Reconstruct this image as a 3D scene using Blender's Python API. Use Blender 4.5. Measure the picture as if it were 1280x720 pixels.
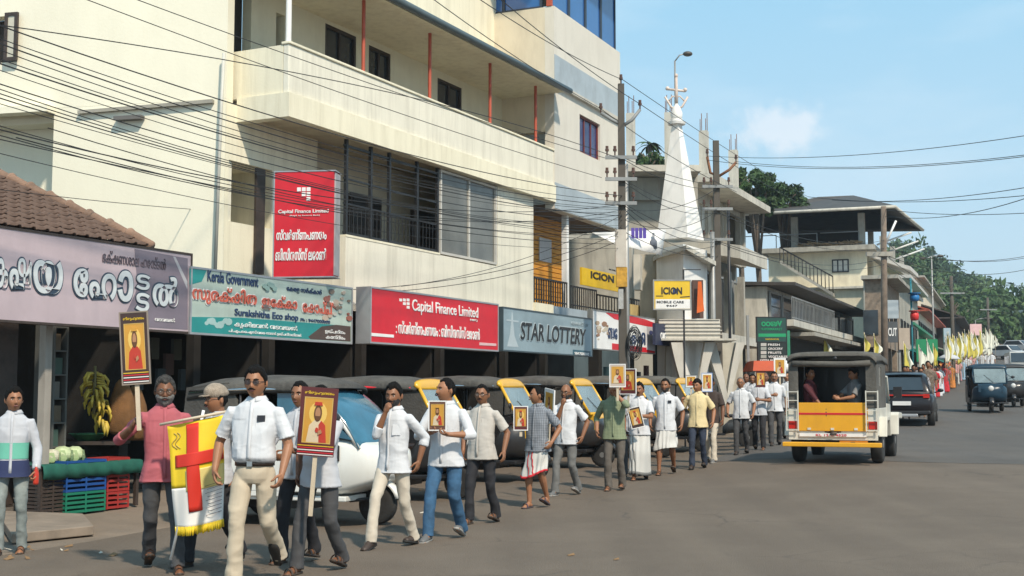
import bpy, bmesh, math, random
from mathutils import Vector, Matrix, noise
for _o in list(bpy.data.objects): bpy.data.objects.remove(_o)
random.seed(7)
SC = bpy.context.scene
COL = SC.collection
PI = math.pi
# ------------------------------------------------------------------ camera
F_PX, HORIZON, CAM_H = 1600.0, 493.0, 1.53
PITCH = math.atan((HORIZON - 360) / F_PX)
cd = bpy.data.cameras.new('camera'); cam = bpy.data.objects.new('camera', cd); COL.objects.link(cam)
cam.location = (0, 0, CAM_H); cam.rotation_euler = (PI/2 + PITCH, 0, 0)
cd.sensor_width = 36; cd.lens = 36*F_PX/1280; cd.clip_end = 3000; cd.clip_start = .1
SC.camera = cam
# ------------------------------------------------------------------ world, sun, exposure
SUN_EL, SUN_AZ = 47.0, 153.0      # compass-like: 180 = straight behind the camera, less = from the right
w = bpy.data.worlds.new('World'); SC.world = w; w.use_nodes = True
nt = w.node_tree; nt.nodes.clear()
def _n(t, **k):
    n = nt.nodes.new(t)
    for a, b in k.items(): setattr(n, a, b)
    return n
L = nt.links.new
sky = _n('ShaderNodeTexSky', sky_type='NISHITA', sun_disc=False)
sky.sun_elevation = math.radians(SUN_EL); sky.sun_rotation = math.radians(SUN_AZ)
sky.air_density = 1.0; sky.dust_density = 2.0; sky.ozone_density = 1.0; sky.altitude = 700
bg = _n('ShaderNodeBackground'); bg.inputs[1].default_value = 0.125
out = _n('ShaderNodeOutputWorld')
geo = _n('ShaderNodeTexCoord')
# pale humid veil that thickens to the horizon, and a little cloud
sep = _n('ShaderNodeSeparateXYZ'); L(geo.outputs['Generated'], sep.inputs[0])
veil = _n('ShaderNodeMapRange'); veil.inputs[1].default_value = 0.0; veil.inputs[2].default_value = .55
veil.inputs[3].default_value = .92; veil.inputs[4].default_value = .75; L(sep.outputs[2], veil.inputs[0])
mix1 = _n('ShaderNodeMix', data_type='RGBA'); L(veil.outputs[0], mix1.inputs[0]); L(sky.outputs[0], mix1.inputs[6])
vc = _n('ShaderNodeMix', data_type='RGBA'); vr = _n('ShaderNodeMapRange'); vr.inputs[2].default_value = .34; L(sep.outputs[2], vr.inputs[0]); L(vr.outputs[0], vc.inputs[0])
vc.inputs[6].default_value = (4.6, 5.7, 6.4, 1); vc.inputs[7].default_value = (2.5, 5.0, 6.7, 1); L(vc.outputs[2], mix1.inputs[7])
mp = _n('ShaderNodeMapping'); mp.inputs['Scale'].default_value = (2.2, 2.2, 7.5); L(geo.outputs['Generated'], mp.inputs[0])
nz = _n('ShaderNodeTexNoise'); nz.inputs['Scale'].default_value = 2.1; nz.inputs['Detail'].default_value = 7; nz.inputs['Roughness'].default_value = .55
L(mp.outputs[0], nz.inputs[0])
cr = _n('ShaderNodeMapRange'); cr.inputs[1].default_value = .5; cr.inputs[2].default_value = .78; cr.inputs[4].default_value = .30; L(nz.outputs[0], cr.inputs[0])
mix2 = _n('ShaderNodeMix', data_type='RGBA'); L(cr.outputs[0], mix2.inputs[0]); L(mix1.outputs[2], mix2.inputs[6])
mix2.inputs[7].default_value = (6.3, 6.9, 7.3, 1)
# one small cumulus low over the roofs
vm = _n('ShaderNodeVectorMath', operation='DISTANCE')
CL = Vector((972-640, F_PX*math.cos(PITCH)+(360-160)*-math.sin(PITCH), F_PX*math.sin(PITCH)+(360-160)*math.cos(PITCH))).normalized()
mp2 = _n('ShaderNodeMapping'); mp2.inputs['Scale'].default_value = (1, 1, 1.5); L(geo.outputs['Generated'], mp2.inputs[0])
vm.inputs[1].default_value = (CL.x, CL.y, CL.z*1.5); 
nz2 = _n('ShaderNodeTexNoise'); nz2.inputs['Scale'].default_value = 38; nz2.inputs['Detail'].default_value = 6; nz2.inputs['Roughness'].default_value = .6
L(geo.outputs['Generated'], nz2.inputs[0]); L(mp2.outputs[0], vm.inputs[0])
ad = _n('ShaderNodeMath', operation='MULTIPLY_ADD'); L(nz2.outputs[0], ad.inputs[0]); ad.inputs[1].default_value = -.075; L(vm.outputs['Value'], ad.inputs[2])
c2 = _n('ShaderNodeMapRange', interpolation_type='SMOOTHSTEP'); c2.inputs[1].default_value = .002; c2.inputs[2].default_value = -.026; c2.inputs[4].default_value = .5; L(ad.outputs[0], c2.inputs[0])
mix3 = _n('ShaderNodeMix', data_type='RGBA'); L(c2.outputs[0], mix3.inputs[0]); L(mix2.outputs[2], mix3.inputs[6]); mix3.inputs[7].default_value = (7.0, 7.0, 7.2, 1)
L(mix3.outputs[2], bg.inputs[0]); L(bg.outputs[0], out.inputs[0])
sd = bpy.data.lights.new('sun', 'SUN'); sun = bpy.data.objects.new('sun', sd); COL.objects.link(sun)
sd.energy = 4.0; sd.angle = math.radians(3); sd.color = (1.0, .88, .72)
_az, _el = math.radians(SUN_AZ), math.radians(SUN_EL)
SUNV = Vector((math.sin(_az)*math.cos(_el), math.cos(_az)*math.cos(_el), math.sin(_el)))
sun.rotation_euler = SUNV.to_track_quat('Z', 'Y').to_euler()
SC.view_settings.view_transform = 'Standard'; SC.view_settings.look = 'None'; SC.view_settings.exposure = 0.26; SC.view_settings.gamma = 1
SC.cycles.use_denoising = True
SC.cycles.max_bounces = 6; SC.cycles.diffuse_bounces = 3; SC.cycles.glossy_bounces = 3; SC.cycles.transparent_max_bounces = 8

# ------------------------------------------------------------------ pixel <-> place helpers (1280x720 photo pixels)
CP, SP = math.cos(PITCH), math.sin(PITCH)
def ray(px, py): return Vector((px-640, F_PX*CP + (py-360)*SP, F_PX*SP - (py-360)*CP))
def pt(px, py, Y):
    r = ray(px, py); t = Y/r.y
    return Vector((r.x*t, Y, CAM_H + r.z*t))
def sstep(a, b, x):
    t = min(1, max(0, (x-a)/(b-a))); return t*t*(3-2*t)
_PR = [(-60, 0), (16, 0), (23, .1), (30, .2), (39, .46), (47, .76), (80, 1.7), (111, 3.6), (160, 7.6), (240, 13.5), (400, 20), (1600, 30)]
def gz(x, y):
    z = _PR[-1][1]
    for (a, za), (b, zb) in zip(_PR, _PR[1:]):
        if y <= b: z = za + (zb-za)*max(0, (y-a)/(b-a)); break
    return z + .14*sstep(2.8, 5.6, x - max(0, (y-25))*.2)*sstep(10, 22, y)*(1-sstep(45, 70, y))
def gpt(px, Y, off=0):
    x = (px-640)/1605.5*Y
    return Vector((x, Y, gz(x, Y)+off))
class Frame:
    """upright plane through the point seen at px (ground distance Y) that runs towards the vanishing column vpx;
    local x = along the plane away from the camera, local y = behind it, z = world height"""
    def __init__(s, px, Y, vpx=None, ang=None):
        s.o = Vector(((px-640)/1605.5*Y, Y, 0))
        if ang is None: ang = math.atan2(1605.5, vpx-640)
        s.a = ang; s.u = Vector((math.cos(ang), math.sin(ang), 0)); s.v = Vector((-math.sin(ang), math.cos(ang), 0))
    def at(s, px, py, d=0):
        r = ray(px, py); c = Vector((0, 0, CAM_H))
        t = (s.o + s.v*d - c).dot(s.v)/r.dot(s.v); p = c + r*t
        return (p - s.o).dot(s.u), p.z
    def s(s, px, d=0): return s.at(px, HORIZON, d)[0]
    def z(s, px, py, d=0): return s.at(px, py, d)[1]
    def w(s, x, d, z): return s.o + s.u*x + s.v*d + Vector((0, 0, z))
    def sub(s, x, d, turn=0):
        f = Frame.__new__(Frame); f.o = s.o + s.u*x + s.v*d; f.a = s.a + turn
        f.u = Vector((math.cos(f.a), math.sin(f.a), 0)); f.v = Vector((-math.sin(f.a), math.cos(f.a), 0)); return f

# ------------------------------------------------------------------ materials
MATS = {}
def mat(name, col, rough=.7, metal=0, var=.12, scale=2.5, bump=.15, bscale=60, dirt=0, dcol=(.12, .1, .08), dscale=(1.2, 1.2, .25), alpha=None, spec=None, trans=None, emit=None, coat=0, grain=0, sss=0):
    if name in MATS: return MATS[name]
    m = bpy.data.materials.new(name); m.use_nodes = True; nt = m.node_tree; N = nt.nodes; K = nt.links.new
    b = N['Principled BSDF']
    c4 = tuple(col)+(1,)
    b.inputs['Roughness'].default_value = rough; b.inputs['Metallic'].default_value = metal
    if spec is not None: b.inputs['Specular IOR Level'].default_value = spec
    if coat: b.inputs['Coat Weight'].default_value = coat; b.inputs['Coat Roughness'].default_value = .08
    if trans: b.inputs['Transmission Weight'].default_value = trans
    if alpha is not None: b.inputs['Alpha'].default_value = alpha
    tc = N.new('ShaderNodeTexCoord')
    n1 = N.new('ShaderNodeTexNoise'); n1.inputs['Scale'].default_value = scale; n1.inputs['Detail'].default_value = 5; n1.inputs['Roughness'].default_value = .6
    K(tc.outputs['Object'], n1.inputs[0])
    mr = N.new('ShaderNodeMapRange'); mr.inputs[1].default_value = .3; mr.inputs[2].default_value = .7
    mr.inputs[3].default_value = 1-var; mr.inputs[4].default_value = 1+var; K(n1.outputs[0], mr.inputs[0])
    mx = N.new('ShaderNodeVectorMath'); mx.operation = 'SCALE'; mx.inputs[0].default_value = tuple(col); K(mr.outputs[0], mx.inputs['Scale'])
    last = mx.outputs[0]
    if grain:
        ng = N.new('ShaderNodeTexNoise'); ng.inputs['Scale'].default_value = 90; ng.inputs['Detail'].default_value = 3; K(tc.outputs['Object'], ng.inputs[0])
        mg = N.new('ShaderNodeMapRange'); mg.inputs[1].default_value = .3; mg.inputs[2].default_value = .7; mg.inputs[3].default_value = 1-grain; mg.inputs[4].default_value = 1+grain
        K(ng.outputs[0], mg.inputs[0]); mv = N.new('ShaderNodeVectorMath'); mv.operation = 'SCALE'; K(last, mv.inputs[0]); K(mg.outputs[0], mv.inputs['Scale']); last = mv.outputs[0]
    if dirt:
        mp = N.new('ShaderNodeMapping'); mp.inputs['Scale'].default_value = dscale; K(tc.outputs['Object'], mp.inputs[0])
        n2 = N.new('ShaderNodeTexNoise'); n2.inputs['Scale'].default_value = 2.2; n2.inputs['Detail'].default_value = 8; n2.inputs['Roughness'].default_value = .68; K(mp.outputs[0], n2.inputs[0])
        r2 = N.new('ShaderNodeMapRange'); r2.inputs[1].default_value = .46; r2.inputs[2].default_value = .74; r2.inputs[4].default_value = dirt; K(n2.outputs[0], r2.inputs[0])
        m2 = N.new('ShaderNodeMix'); m2.data_type = 'RGBA'; K(r2.outputs[0], m2.inputs[0]); K(last, m2.inputs[6]); m2.inputs[7].default_value = tuple(dcol)+(1,); last = m2.outputs[2]
    K(last, b.inputs['Base Color'])
    if bump:
        n3 = N.new('ShaderNodeTexNoise'); n3.inputs['Scale'].default_value = bscale; n3.inputs['Detail'].default_value = 4; K(tc.outputs['Object'], n3.inputs[0])
        bp = N.new('ShaderNodeBump'); bp.inputs['Strength'].default_value = bump; bp.inputs['Distance'].default_value = .02; K(n3.outputs[0], bp.inputs['Height']); K(bp.outputs[0], b.inputs['Normal'])
    m.diffuse_color = c4
    MATS[name] = m; return m

# ------------------------------------------------------------------ objects
def tag(o, label=None, cat=None, group=None, kind=None):
    if label: o['label'] = label
    if cat: o['category'] = cat
    if group: o['group'] = group
    if kind: o['kind'] = kind
    return o
def thing(name, label, cat, loc=(0, 0, 0), rz=0, group=None):
    o = bpy.data.objects.new(name, None); COL.objects.link(o); o.empty_display_size = .2
    o.location = loc; o.rotation_euler = (0, 0, rz)
    return tag(o, label, cat, group)
KIDS = {}
def copy_tree(o, parent=None):
    c = o.copy(); COL.objects.link(c)
    if parent is not None: c.parent = parent
    KIDS[c.name] = []
    for ch in KIDS.get(o.name, []):
        k = copy_tree(ch, c); KIDS[c.name].append(k)
    return c
class MB:
    def __init__(s): s.v = []; s.f = []; s.m = []; s.sm = []; s.mi = 0; s.smooth = False; s.M = None
    def add(s, vs, fs, smooth=None):
        b = len(s.v)
        if s.M is not None: vs = [s.M @ Vector(v) for v in vs]
        s.v += [tuple(v) for v in vs]; s.f += [tuple(i+b for i in f) for f in fs]
        s.m += [s.mi]*len(fs); s.sm += [s.smooth if smooth is None else smooth]*len(fs); return s
    def box(s, x0, x1, y0, y1, z0, z1):
        if x0 > x1: x0, x1 = x1, x0
        if y0 > y1: y0, y1 = y1, y0
        if z0 > z1: z0, z1 = z1, z0
        return s.add([(x0, y0, z0), (x1, y0, z0), (x1, y1, z0), (x0, y1, z0), (x0, y0, z1), (x1, y0, z1), (x1, y1, z1), (x0, y1, z1)],
              [(0, 3, 2, 1), (4, 5, 6, 7), (0, 1, 5, 4), (1, 2, 6, 5), (2, 3, 7, 6), (3, 0, 4, 7)], False)
    def hexa(s, p):      # 8 points: bottom 4 ccw, top 4
        return s.add(p, [(0, 3, 2, 1), (4, 5, 6, 7), (0, 1, 5, 4), (1, 2, 6, 5), (2, 3, 7, 6), (3, 0, 4, 7)], False)
    def prism(s, poly, y0, y1):   # poly in (x,z), extruded along y
        n = len(poly); vs = [(x, y0, z) for x, z in poly] + [(x, y1, z) for x, z in poly]
        fs = [tuple(range(n)), tuple(range(2*n-1, n-1, -1))] + [(i, i+n, (i+1) % n+n, (i+1) % n) for i in range(n)]
        return s.add(vs, fs, False)
    def prismz(s, poly, z0, z1):
        n = len(poly); vs = [(x, y, z0) for x, y in poly] + [(x, y, z1) for x, y in poly]
        fs = [tuple(range(n-1, -1, -1)), tuple(range(n, 2*n))] + [(i, (i+1) % n, (i+1) % n+n, i+n) for i in range(n)]
        return s.add(vs, fs, False)
    def loft(s, rings, cap=True, smooth=True, closed=True):
        n = len(rings[0]); vs = [p for r in rings for p in r]; fs = []
        for j in range(len(rings)-1):
            for i in range(n if closed else n-1):
                a = j*n+i; b = j*n+(i+1) % n; fs.append((a, b, b+n, a+n))
        if cap and closed:
            fs.append(tuple(range(n-1, -1, -1))); fs.append(tuple(range((len(rings)-1)*n, len(rings)*n)))
        return s.add(vs, fs, smooth)
    def tube(s, pts, r, n=8, smooth=True, round_end=False):
        pts = [Vector(p) for p in pts]; m = len(pts); rs = [r]*m if not hasattr(r, '__len__') else list(r)
        if round_end:
            d0 = (pts[0]-pts[1]).normalized(); d1 = (pts[-1]-pts[-2]).normalized()
            a, b = pts[0], pts[-1]; ra, rb = rs[0], rs[-1]
            pre = [(a+d0*ra*.97, ra*.25), (a+d0*ra*.8, ra*.6), (a+d0*ra*.45, ra*.89)]; post = [(b+d1*rb*.45, rb*.89), (b+d1*rb*.8, rb*.6), (b+d1*rb*.97, rb*.25)]
            pts = [p for p, _ in pre]+pts+[p for p, _ in post]; rs = [q for _, q in pre]+rs+[q for _, q in post]; m = len(pts)
        rings = []; ref = None
        for i in range(m):
            t = (pts[min(i+1, m-1)] - pts[max(i-1, 0)])
            if t.length < 1e-9: t = Vector((0, 0, 1))
            t.normalize()
            if ref is None: ref = t.orthogonal().normalized()
            a = (ref-t*ref.dot(t))
            a = a.normalized() if a.length > 1e-6 else t.orthogonal().normalized()
            ref = a; b = t.cross(a).normalized()
            rings.append([pts[i]+(a*math.cos(2*PI*k/n)+b*math.sin(2*PI*k/n))*rs[i] for k in range(n)])
        return s.loft(rings, smooth=smooth)
    def cyl(s, c, r, h, axis='z', n=20, r2=None, smooth=True):
        c = Vector(c); ax = {'x': Vector((1, 0, 0)), 'y': Vector((0, 1, 0)), 'z': Vector((0, 0, 1))}[axis]
        a = ax.orthogonal().normalized(); b = ax.cross(a); r2 = r if r2 is None else r2
        vs = [c+(a*math.cos(2*PI*k/n)+b*math.sin(2*PI*k/n))*r for k in range(n)] + [c+ax*h+(a*math.cos(2*PI*k/n)+b*math.sin(2*PI*k/n))*r2 for k in range(n)]
        s.add(vs, [(k, (k+1) % n, (k+1) % n+n, k+n) for k in range(n)], smooth)
        return s.add(vs, [tuple(range(n-1, -1, -1)), tuple(range(n, 2*n))], False)
    def ell(s, c, rx, ry, rz, n=14, m=9, M=None):
        vs = []; c = Vector(c)
        for j in range(m+1):
            th = PI*j/m
            for i in range(n):
                ph = 2*PI*i/n; p = Vector((rx*math.sin(th)*math.cos(ph), ry*math.sin(th)*math.sin(ph), rz*math.cos(th)))
                if M is not None: p = M @ p
                vs.append(c+p)
        fs = [(j*n+i, (j+1)*n+i, (j+1)*n+(i+1) % n, j*n+(i+1) % n) for j in range(m) for i in range(n)]
        return s.add(vs, fs, True)
    def sheet(s, grid, smooth=False):  # grid[j][i] points, open surface
        n = len(grid[0]); vs = [p for r in grid for p in r]
        return s.add(vs, [(j*n+i, j*n+i+1, (j+1)*n+i+1, (j+1)*n+i) for j in range(len(grid)-1) for i in range(n-1)], smooth)
    def slab(s, a, b, c, d, t):   # quad a,b,c,d thickened by vector t
        t = Vector(t); a, b, c, d = map(Vector, (a, b, c, d))
        return s.hexa([a, b, c, d, a+t, b+t, c+t, d+t])
    def mesh(s, name, mats):
        me = bpy.data.meshes.new(name); me.from_pydata(s.v, [], s.f)
        for m in (mats if isinstance(mats, (list, tuple)) else [mats]): me.materials.append(m)
        me.polygons.foreach_set('material_index', s.m); me.polygons.foreach_set('use_smooth', s.sm)
        me.update(); return me
    def build(s, name, mats, parent=None, bevel=0, loc=None, rz=0, fix=True, **tags):
        me = s.mesh(name, mats)
        if bevel or fix:
            bm = bmesh.new(); bm.from_mesh(me)
            if bevel:
                bmesh.ops.remove_doubles(bm, verts=bm.verts, dist=1e-5)
                es = [e for e in bm.edges if len(e.link_faces) == 2 and e.calc_face_angle(0) > .6]
                bmesh.ops.bevel(bm, geom=es, offset=bevel, segments=2, profile=.5, affect='EDGES', clamp_overlap=True)
            bmesh.ops.recalc_face_normals(bm, faces=bm.faces); bm.to_mesh(me); bm.free()
        return put(name, me, parent, loc, rz, **tags)
def put(name, me, parent=None, loc=None, rz=0, **tags):
    o = bpy.data.objects.new(name, me); COL.objects.link(o)
    if parent is not None: o.parent = parent; KIDS.setdefault(parent.name, []).append(o)
    if loc is not None: o.location = loc
    if rz: o.rotation_euler = (0, 0, rz)
    return tag(o, **tags)
def struct(o): o['kind'] = 'structure'; return o
TS = bpy.data.scenes.new('baking')
def bake(o):
    TS.collection.objects.link(o); vl = TS.view_layers[0]; vl.update(); dg = vl.depsgraph
    r = bpy.data.meshes.new_from_object(o.evaluated_get(dg), depsgraph=dg); bpy.data.objects.remove(o); return r
def eval_mesh(me, mods, mat_=None, smooth=True):
    """bake a chain of modifiers into a new mesh"""
    o = bpy.data.objects.new('tmp', me)
    for t, kw in mods:
        md = o.modifiers.new(t, t)
        for k, v in kw.items(): setattr(md, k, v)
    r = bake(o)
    if smooth: r.polygons.foreach_set('use_smooth', [True]*len(r.polygons))
    if mat_ is not None:
        r.materials.clear(); r.materials.append(mat_)
    return r
# ------------------------------------------------------------------ lettering (the default font)
def text_mesh(txt, h, mat_, extrude=.003, offset=0, width=None, bold=0, align='LEFT', shear=0, spacing=1):
    """returns mesh in its XZ plane (x right, z up), baseline at 0; h = letter size; width = total width to fit"""
    cu = bpy.data.curves.new('t', 'FONT'); cu.body = txt; cu.size = h; cu.extrude = extrude; cu.offset = offset + bold; cu.shear = shear
    cu.space_character = spacing; cu.resolution_u = 3
    me = bake(bpy.data.objects.new('t', cu)); bpy.data.curves.remove(cu)
    xs = [v.co.x for v in me.vertices] or [0, 1]; x0, x1 = min(xs), max(xs); k = (width/(x1-x0)) if width else 1
    for v in me.vertices:
        x, y, z = v.co; v.co = ((x-x0)*k if align == 'LEFT' else (x-(x0+x1)/2)*k, -z, y)
    me.materials.clear(); me.materials.append(mat_); return me
def lettering(parent, txt, x, y, z, h, mat_, width=None, **k):
    me = text_mesh(txt, h, mat_, width=width, **k)
    return put('lettering', me, parent, (x, y, z))
# ------------------------------------------------------------------ shared materials
CREAM = mat('cream_plaster', (.80, .745, .575), rough=.85, var=.05, scale=.8, bump=.12, bscale=25, dirt=.45, dcol=(.44, .39, .27), dscale=(2.2, 2.2, .16))
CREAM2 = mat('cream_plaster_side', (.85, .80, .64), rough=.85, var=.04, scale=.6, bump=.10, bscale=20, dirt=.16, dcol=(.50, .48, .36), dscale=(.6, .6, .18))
OFFWH = mat('offwhite_plaster', (.76, .72, .60), rough=.85, var=.06, scale=1.2, bump=.12, bscale=30, dirt=.45, dcol=(.36, .33, .26), dscale=(2.4, 2.4, .18))
BEIGE = mat('beige_plaster', (.66, .58, .44), rough=.85, var=.06, scale=.9, bump=.12, bscale=30, dirt=.45, dcol=(.36, .30, .22), dscale=(.8, .8, .2))
WHITEB = mat('white_wall_block', (.66, .62, .54), rough=.85, var=.05, scale=.9, bump=.1, bscale=30, dirt=.35, dcol=(.40, .36, .30), dscale=(.8, .8, .2))
BLUEG = mat('blue_grey_paint', (.36, .42, .46), rough=.8, var=.10, scale=1.4, bump=.1, bscale=30, dirt=.5, dcol=(.22, .24, .25), dscale=(.9, .9, .3))
CONC = mat('weathered_concrete', (.37, .35, .30), rough=.92, var=.16, scale=1.5, bump=.4, bscale=22, dirt=.75, dcol=(.10, .095, .085), dscale=(1.2, 1.2, .25))
CONCL = mat('pale_concrete', (.54, .51, .44), rough=.9, var=.12, scale=1.3, bump=.3, bscale=24, dirt=.6, dcol=(.18, .17, .15), dscale=(1.2, 1.2, .25))
WHITE = mat('white_limewash', (.80, .79, .76), rough=.8, var=.05, scale=1.5, bump=.15, bscale=28, dirt=.35, dcol=(.42, .40, .37), dscale=(1.5, 1.5, .3))
BLACK = mat('black_metal', (.018, .018, .02), rough=.45, var=.2, bump=.05)
IRON = mat('galvanised_iron', (.32, .32, .31), rough=.55, metal=.6, var=.2, bump=.1)
STEEL = mat('painted_steel_grey', (.24, .25, .25), rough=.5, var=.15, bump=.05)
DKWOOD = mat('dark_wood', (.05, .035, .028), rough=.6, var=.3, scale=6, bump=.2)
GLASSD = mat('dark_glass', (.03, .04, .05), rough=.08, var=.2, scale=.7, bump=0, spec=.8)
GLASSB = mat('blue_glass', (.03, .12, .33), rough=.10, var=.15, scale=.5, bump=0, spec=.9)
GLASSG = mat('grey_film_glass', (.15, .15, .135), rough=.22, var=.2, scale=1.5, bump=0, spec=.6)
REDP = mat('red_oxide_paint', (.42, .08, .04), rough=.55, var=.15, bump=.05)
DARKIN = mat('dark_shop_interior', (.020, .018, .016), rough=.9, var=.4, scale=1.5, bump=.2)  # interior shade put into the colour so the shops stay dark
SHADEW = mat('shade_dark_wall', (.022, .019, .016), rough=.9, var=.35, scale=1.5, bump=.2)  # near black: shop shade put into the colour of piers and walls
ORANGE = mat('orange_boarding', (.62, .27, .03), rough=.6, var=.15, scale=3, bump=.1, dirt=.4, dcol=(.30, .12, .02))
ROOFD = mat('dark_sheet_roof', (.055, .05, .047), rough=.75, var=.25, scale=1.5, bump=.3, bscale=15, dirt=.4, dcol=(.12, .10, .08))
RUST = mat('rusty_steel', (.20, .09, .045), rough=.85, var=.4, scale=8, bump=.3)
# ------------------------------------------------------------------ ground and road
def sheet_terrain(name, xs, ys, m, off=0, clip=None):
    mb = MB(); mb.smooth = True
    mb.sheet([[Vector((x, y, gz(x, y)+off)) for x in xs] for y in ys], True)
    return struct(mb.build(name, m, fix=False))
def lin(a, b, n): return [a+(b-a)*i/n for i in range(n+1)]
DUST = mat('dusty_earth', (.20, .155, .115), rough=.95, var=.22, scale=.6, bump=.5, bscale=18, grain=.2, dirt=.5, dcol=(.12, .10, .08), dscale=(.6, .6, .6))
ys_ = lin(-12, 60, 144) + lin(64, 240, 44) + [300, 400, 600, 1000, 1600]
sheet_terrain('ground', [-700, -300, -120, -60, -30] + lin(-20, 40, 120) + [60, 90, 160, 350, 700], ys_, DUST, -.018)
def asphalt(name, col, seedoff, wear):
    m = mat(name, col, rough=.9, var=.10, scale=.35, bump=.55, bscale=70, grain=.16, dirt=.55, dcol=tuple(c*1.35+.01 for c in col), dscale=(.25, .25, .25))
    nt = m.node_tree; N = nt.nodes; K = nt.links.new; b = N['Principled BSDF']; src = b.inputs['Base Color'].links[0].from_socket
    tc = N.new('ShaderNodeTexCoord'); mp = N.new('ShaderNodeMapping'); mp.inputs['Rotation'].default_value = (0, 0, math.radians(20.8)); mp.inputs['Scale'].default_value = (1.3, .05, 1); K(tc.outputs['Object'], mp.inputs[0])
    n = N.new('ShaderNodeTexNoise'); n.inputs['Scale'].default_value = 1.0; n.inputs['Detail'].default_value = 6; K(mp.outputs[0], n.inputs[0])
    r = N.new('ShaderNodeMapRange'); r.inputs[1].default_value = .42; r.inputs[2].default_value = .70; r.inputs[4].default_value = wear; K(n.outputs[0], r.inputs[0])
    mx = N.new('ShaderNodeMix'); mx.data_type = 'RGBA'; K(r.outputs[0], mx.inputs[0]); K(src, mx.inputs[6]); mx.inputs[7].default_value = (.17, .135, .10, 1)
    # fine cracks
    v = N.new('ShaderNodeTexVoronoi'); v.feature = 'DISTANCE_TO_EDGE'; v.inputs['Scale'].default_value = .9
    n4 = N.new('ShaderNodeTexNoise'); n4.inputs['Scale'].default_value = 3; n4.inputs['Detail'].default_value = 5; K(tc.outputs['Object'], n4.inputs[0])
    ad = N.new('ShaderNodeMix'); ad.data_type = 'RGBA'; ad.inputs[0].default_value = .22; K(tc.outputs['Object'], ad.inputs[6]); K(n4.outputs['Color'], ad.inputs[7]); K(ad.outputs[2], v.inputs[0])
    r2 = N.new('ShaderNodeMapRange'); r2.inputs[1].default_value = 0; r2.inputs[2].default_value = .016; r2.inputs[3].default_value = .6; r2.inputs[4].default_value = 0; K(v.outputs['Distance'], r2.inputs[0])
    n5 = N.new('ShaderNodeTexNoise'); n5.inputs['Scale'].default_value = .35; K(tc.outputs['Object'], n5.inputs[0]); r3 = N.new('ShaderNodeMapRange'); r3.inputs[1].default_value = .5; r3.inputs[2].default_value = .62; K(n5.outputs[0], r3.inputs[0])
    mu = N.new('ShaderNodeMath'); mu.operation = 'MULTIPLY'; K(r2.outputs[0], mu.inputs[0]); K(r3.outputs[0], mu.inputs[1])
    m3 = N.new('ShaderNodeMix'); m3.data_type = 'RGBA'; K(mu.outputs[0], m3.inputs[0]); K(mx.outputs[2], m3.inputs[6]); m3.inputs[7].default_value = (.04, .035, .03, 1)
    # pebbly aggregate and long faint tyre polish
    n6 = N.new('ShaderNodeTexNoise'); n6.inputs['Scale'].default_value = 260; n6.inputs['Detail'].default_value = 2; K(tc.outputs['Object'], n6.inputs[0])
    r6 = N.new('ShaderNodeMapRange'); r6.inputs[1].default_value = .35; r6.inputs[2].default_value = .68; r6.inputs[3].default_value = .72; r6.inputs[4].default_value = 1.38; K(n6.outputs[0], r6.inputs[0])
    mp7 = N.new('ShaderNodeMapping'); mp7.inputs['Rotation'].default_value = (0, 0, math.radians(20.8)); mp7.inputs['Scale'].default_value = (.9, .02, 1); K(tc.outputs['Object'], mp7.inputs[0])
    n7 = N.new('ShaderNodeTexNoise'); n7.inputs['Scale'].default_value = 1.6; n7.inputs['Detail'].default_value = 3; K(mp7.outputs[0], n7.inputs[0])
    r7 = N.new('ShaderNodeMapRange'); r7.inputs[1].default_value = .35; r7.inputs[2].default_value = .65; r7.inputs[3].default_value = .95; r7.inputs[4].default_value = 1.05; K(n7.outputs[0], r7.inputs[0])
    mm = N.new('ShaderNodeMath'); mm.operation = 'MULTIPLY'; K(r6.outputs[0], mm.inputs[0]); K(r7.outputs[0], mm.inputs[1])
    vs_ = N.new('ShaderNodeVectorMath'); vs_.operation = 'SCALE'; K(m3.outputs[2], vs_.inputs[0]); K(mm.outputs[0], vs_.inputs['Scale'])
    K(vs_.outputs[0], b.inputs['Base Color']); return m
ASPH = asphalt('old_asphalt', (.118, .090, .066), 0, .24)
ASPH2 = asphalt('newer_asphalt', (.085, .076, .068), 3, .16)
RA = math.atan2(1605.5, 1250-640); RU = Vector((math.cos(RA), math.sin(RA), 0)); RV = Vector((-RU.y, RU.x, 0))
def road_sheet(name, m, s0, s1, w0, w1, off, ns, edge=None, wob=.12):
    """strip along the road direction: s along, w to the left of the line through (5.5, 24)"""
    mb = MB(); O = Vector((5.5, 24, 0)); g = []
    for i in range(ns+1):
        s = s0+(s1-s0)*i/ns; row = []
        for j in range(25):
            w_ = w0+(w1-w0)*j/24
            if edge: w_ = min(w_, edge(s)) if j == 24 else w_
            w2 = w_ + (wob*noise.noise(Vector((s*.5, j*3.1, 0))) if j in (0, 24) else 0)
            s2 = s + (.25*noise.noise(Vector((w_*.8, 7.7, 0))) if i == 0 else 0)
            p = O+RU*s2+RV*w2; row.append(Vector((p.x, p.y, gz(p.x, p.y)+off)))
        g.append(row)
    mb.sheet(g, True); return struct(mb.build(name, m, fix=False))
road_sheet('road', ASPH, -40, 60, -9, 5.6, .004, 120)
road_sheet('road_far', ASPH, 60, 260, -9, 3.2, .004, 90)
road_sheet('road_newer_surface', ASPH2, 1.0, 120, -9, 2.2, .008, 100)

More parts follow.
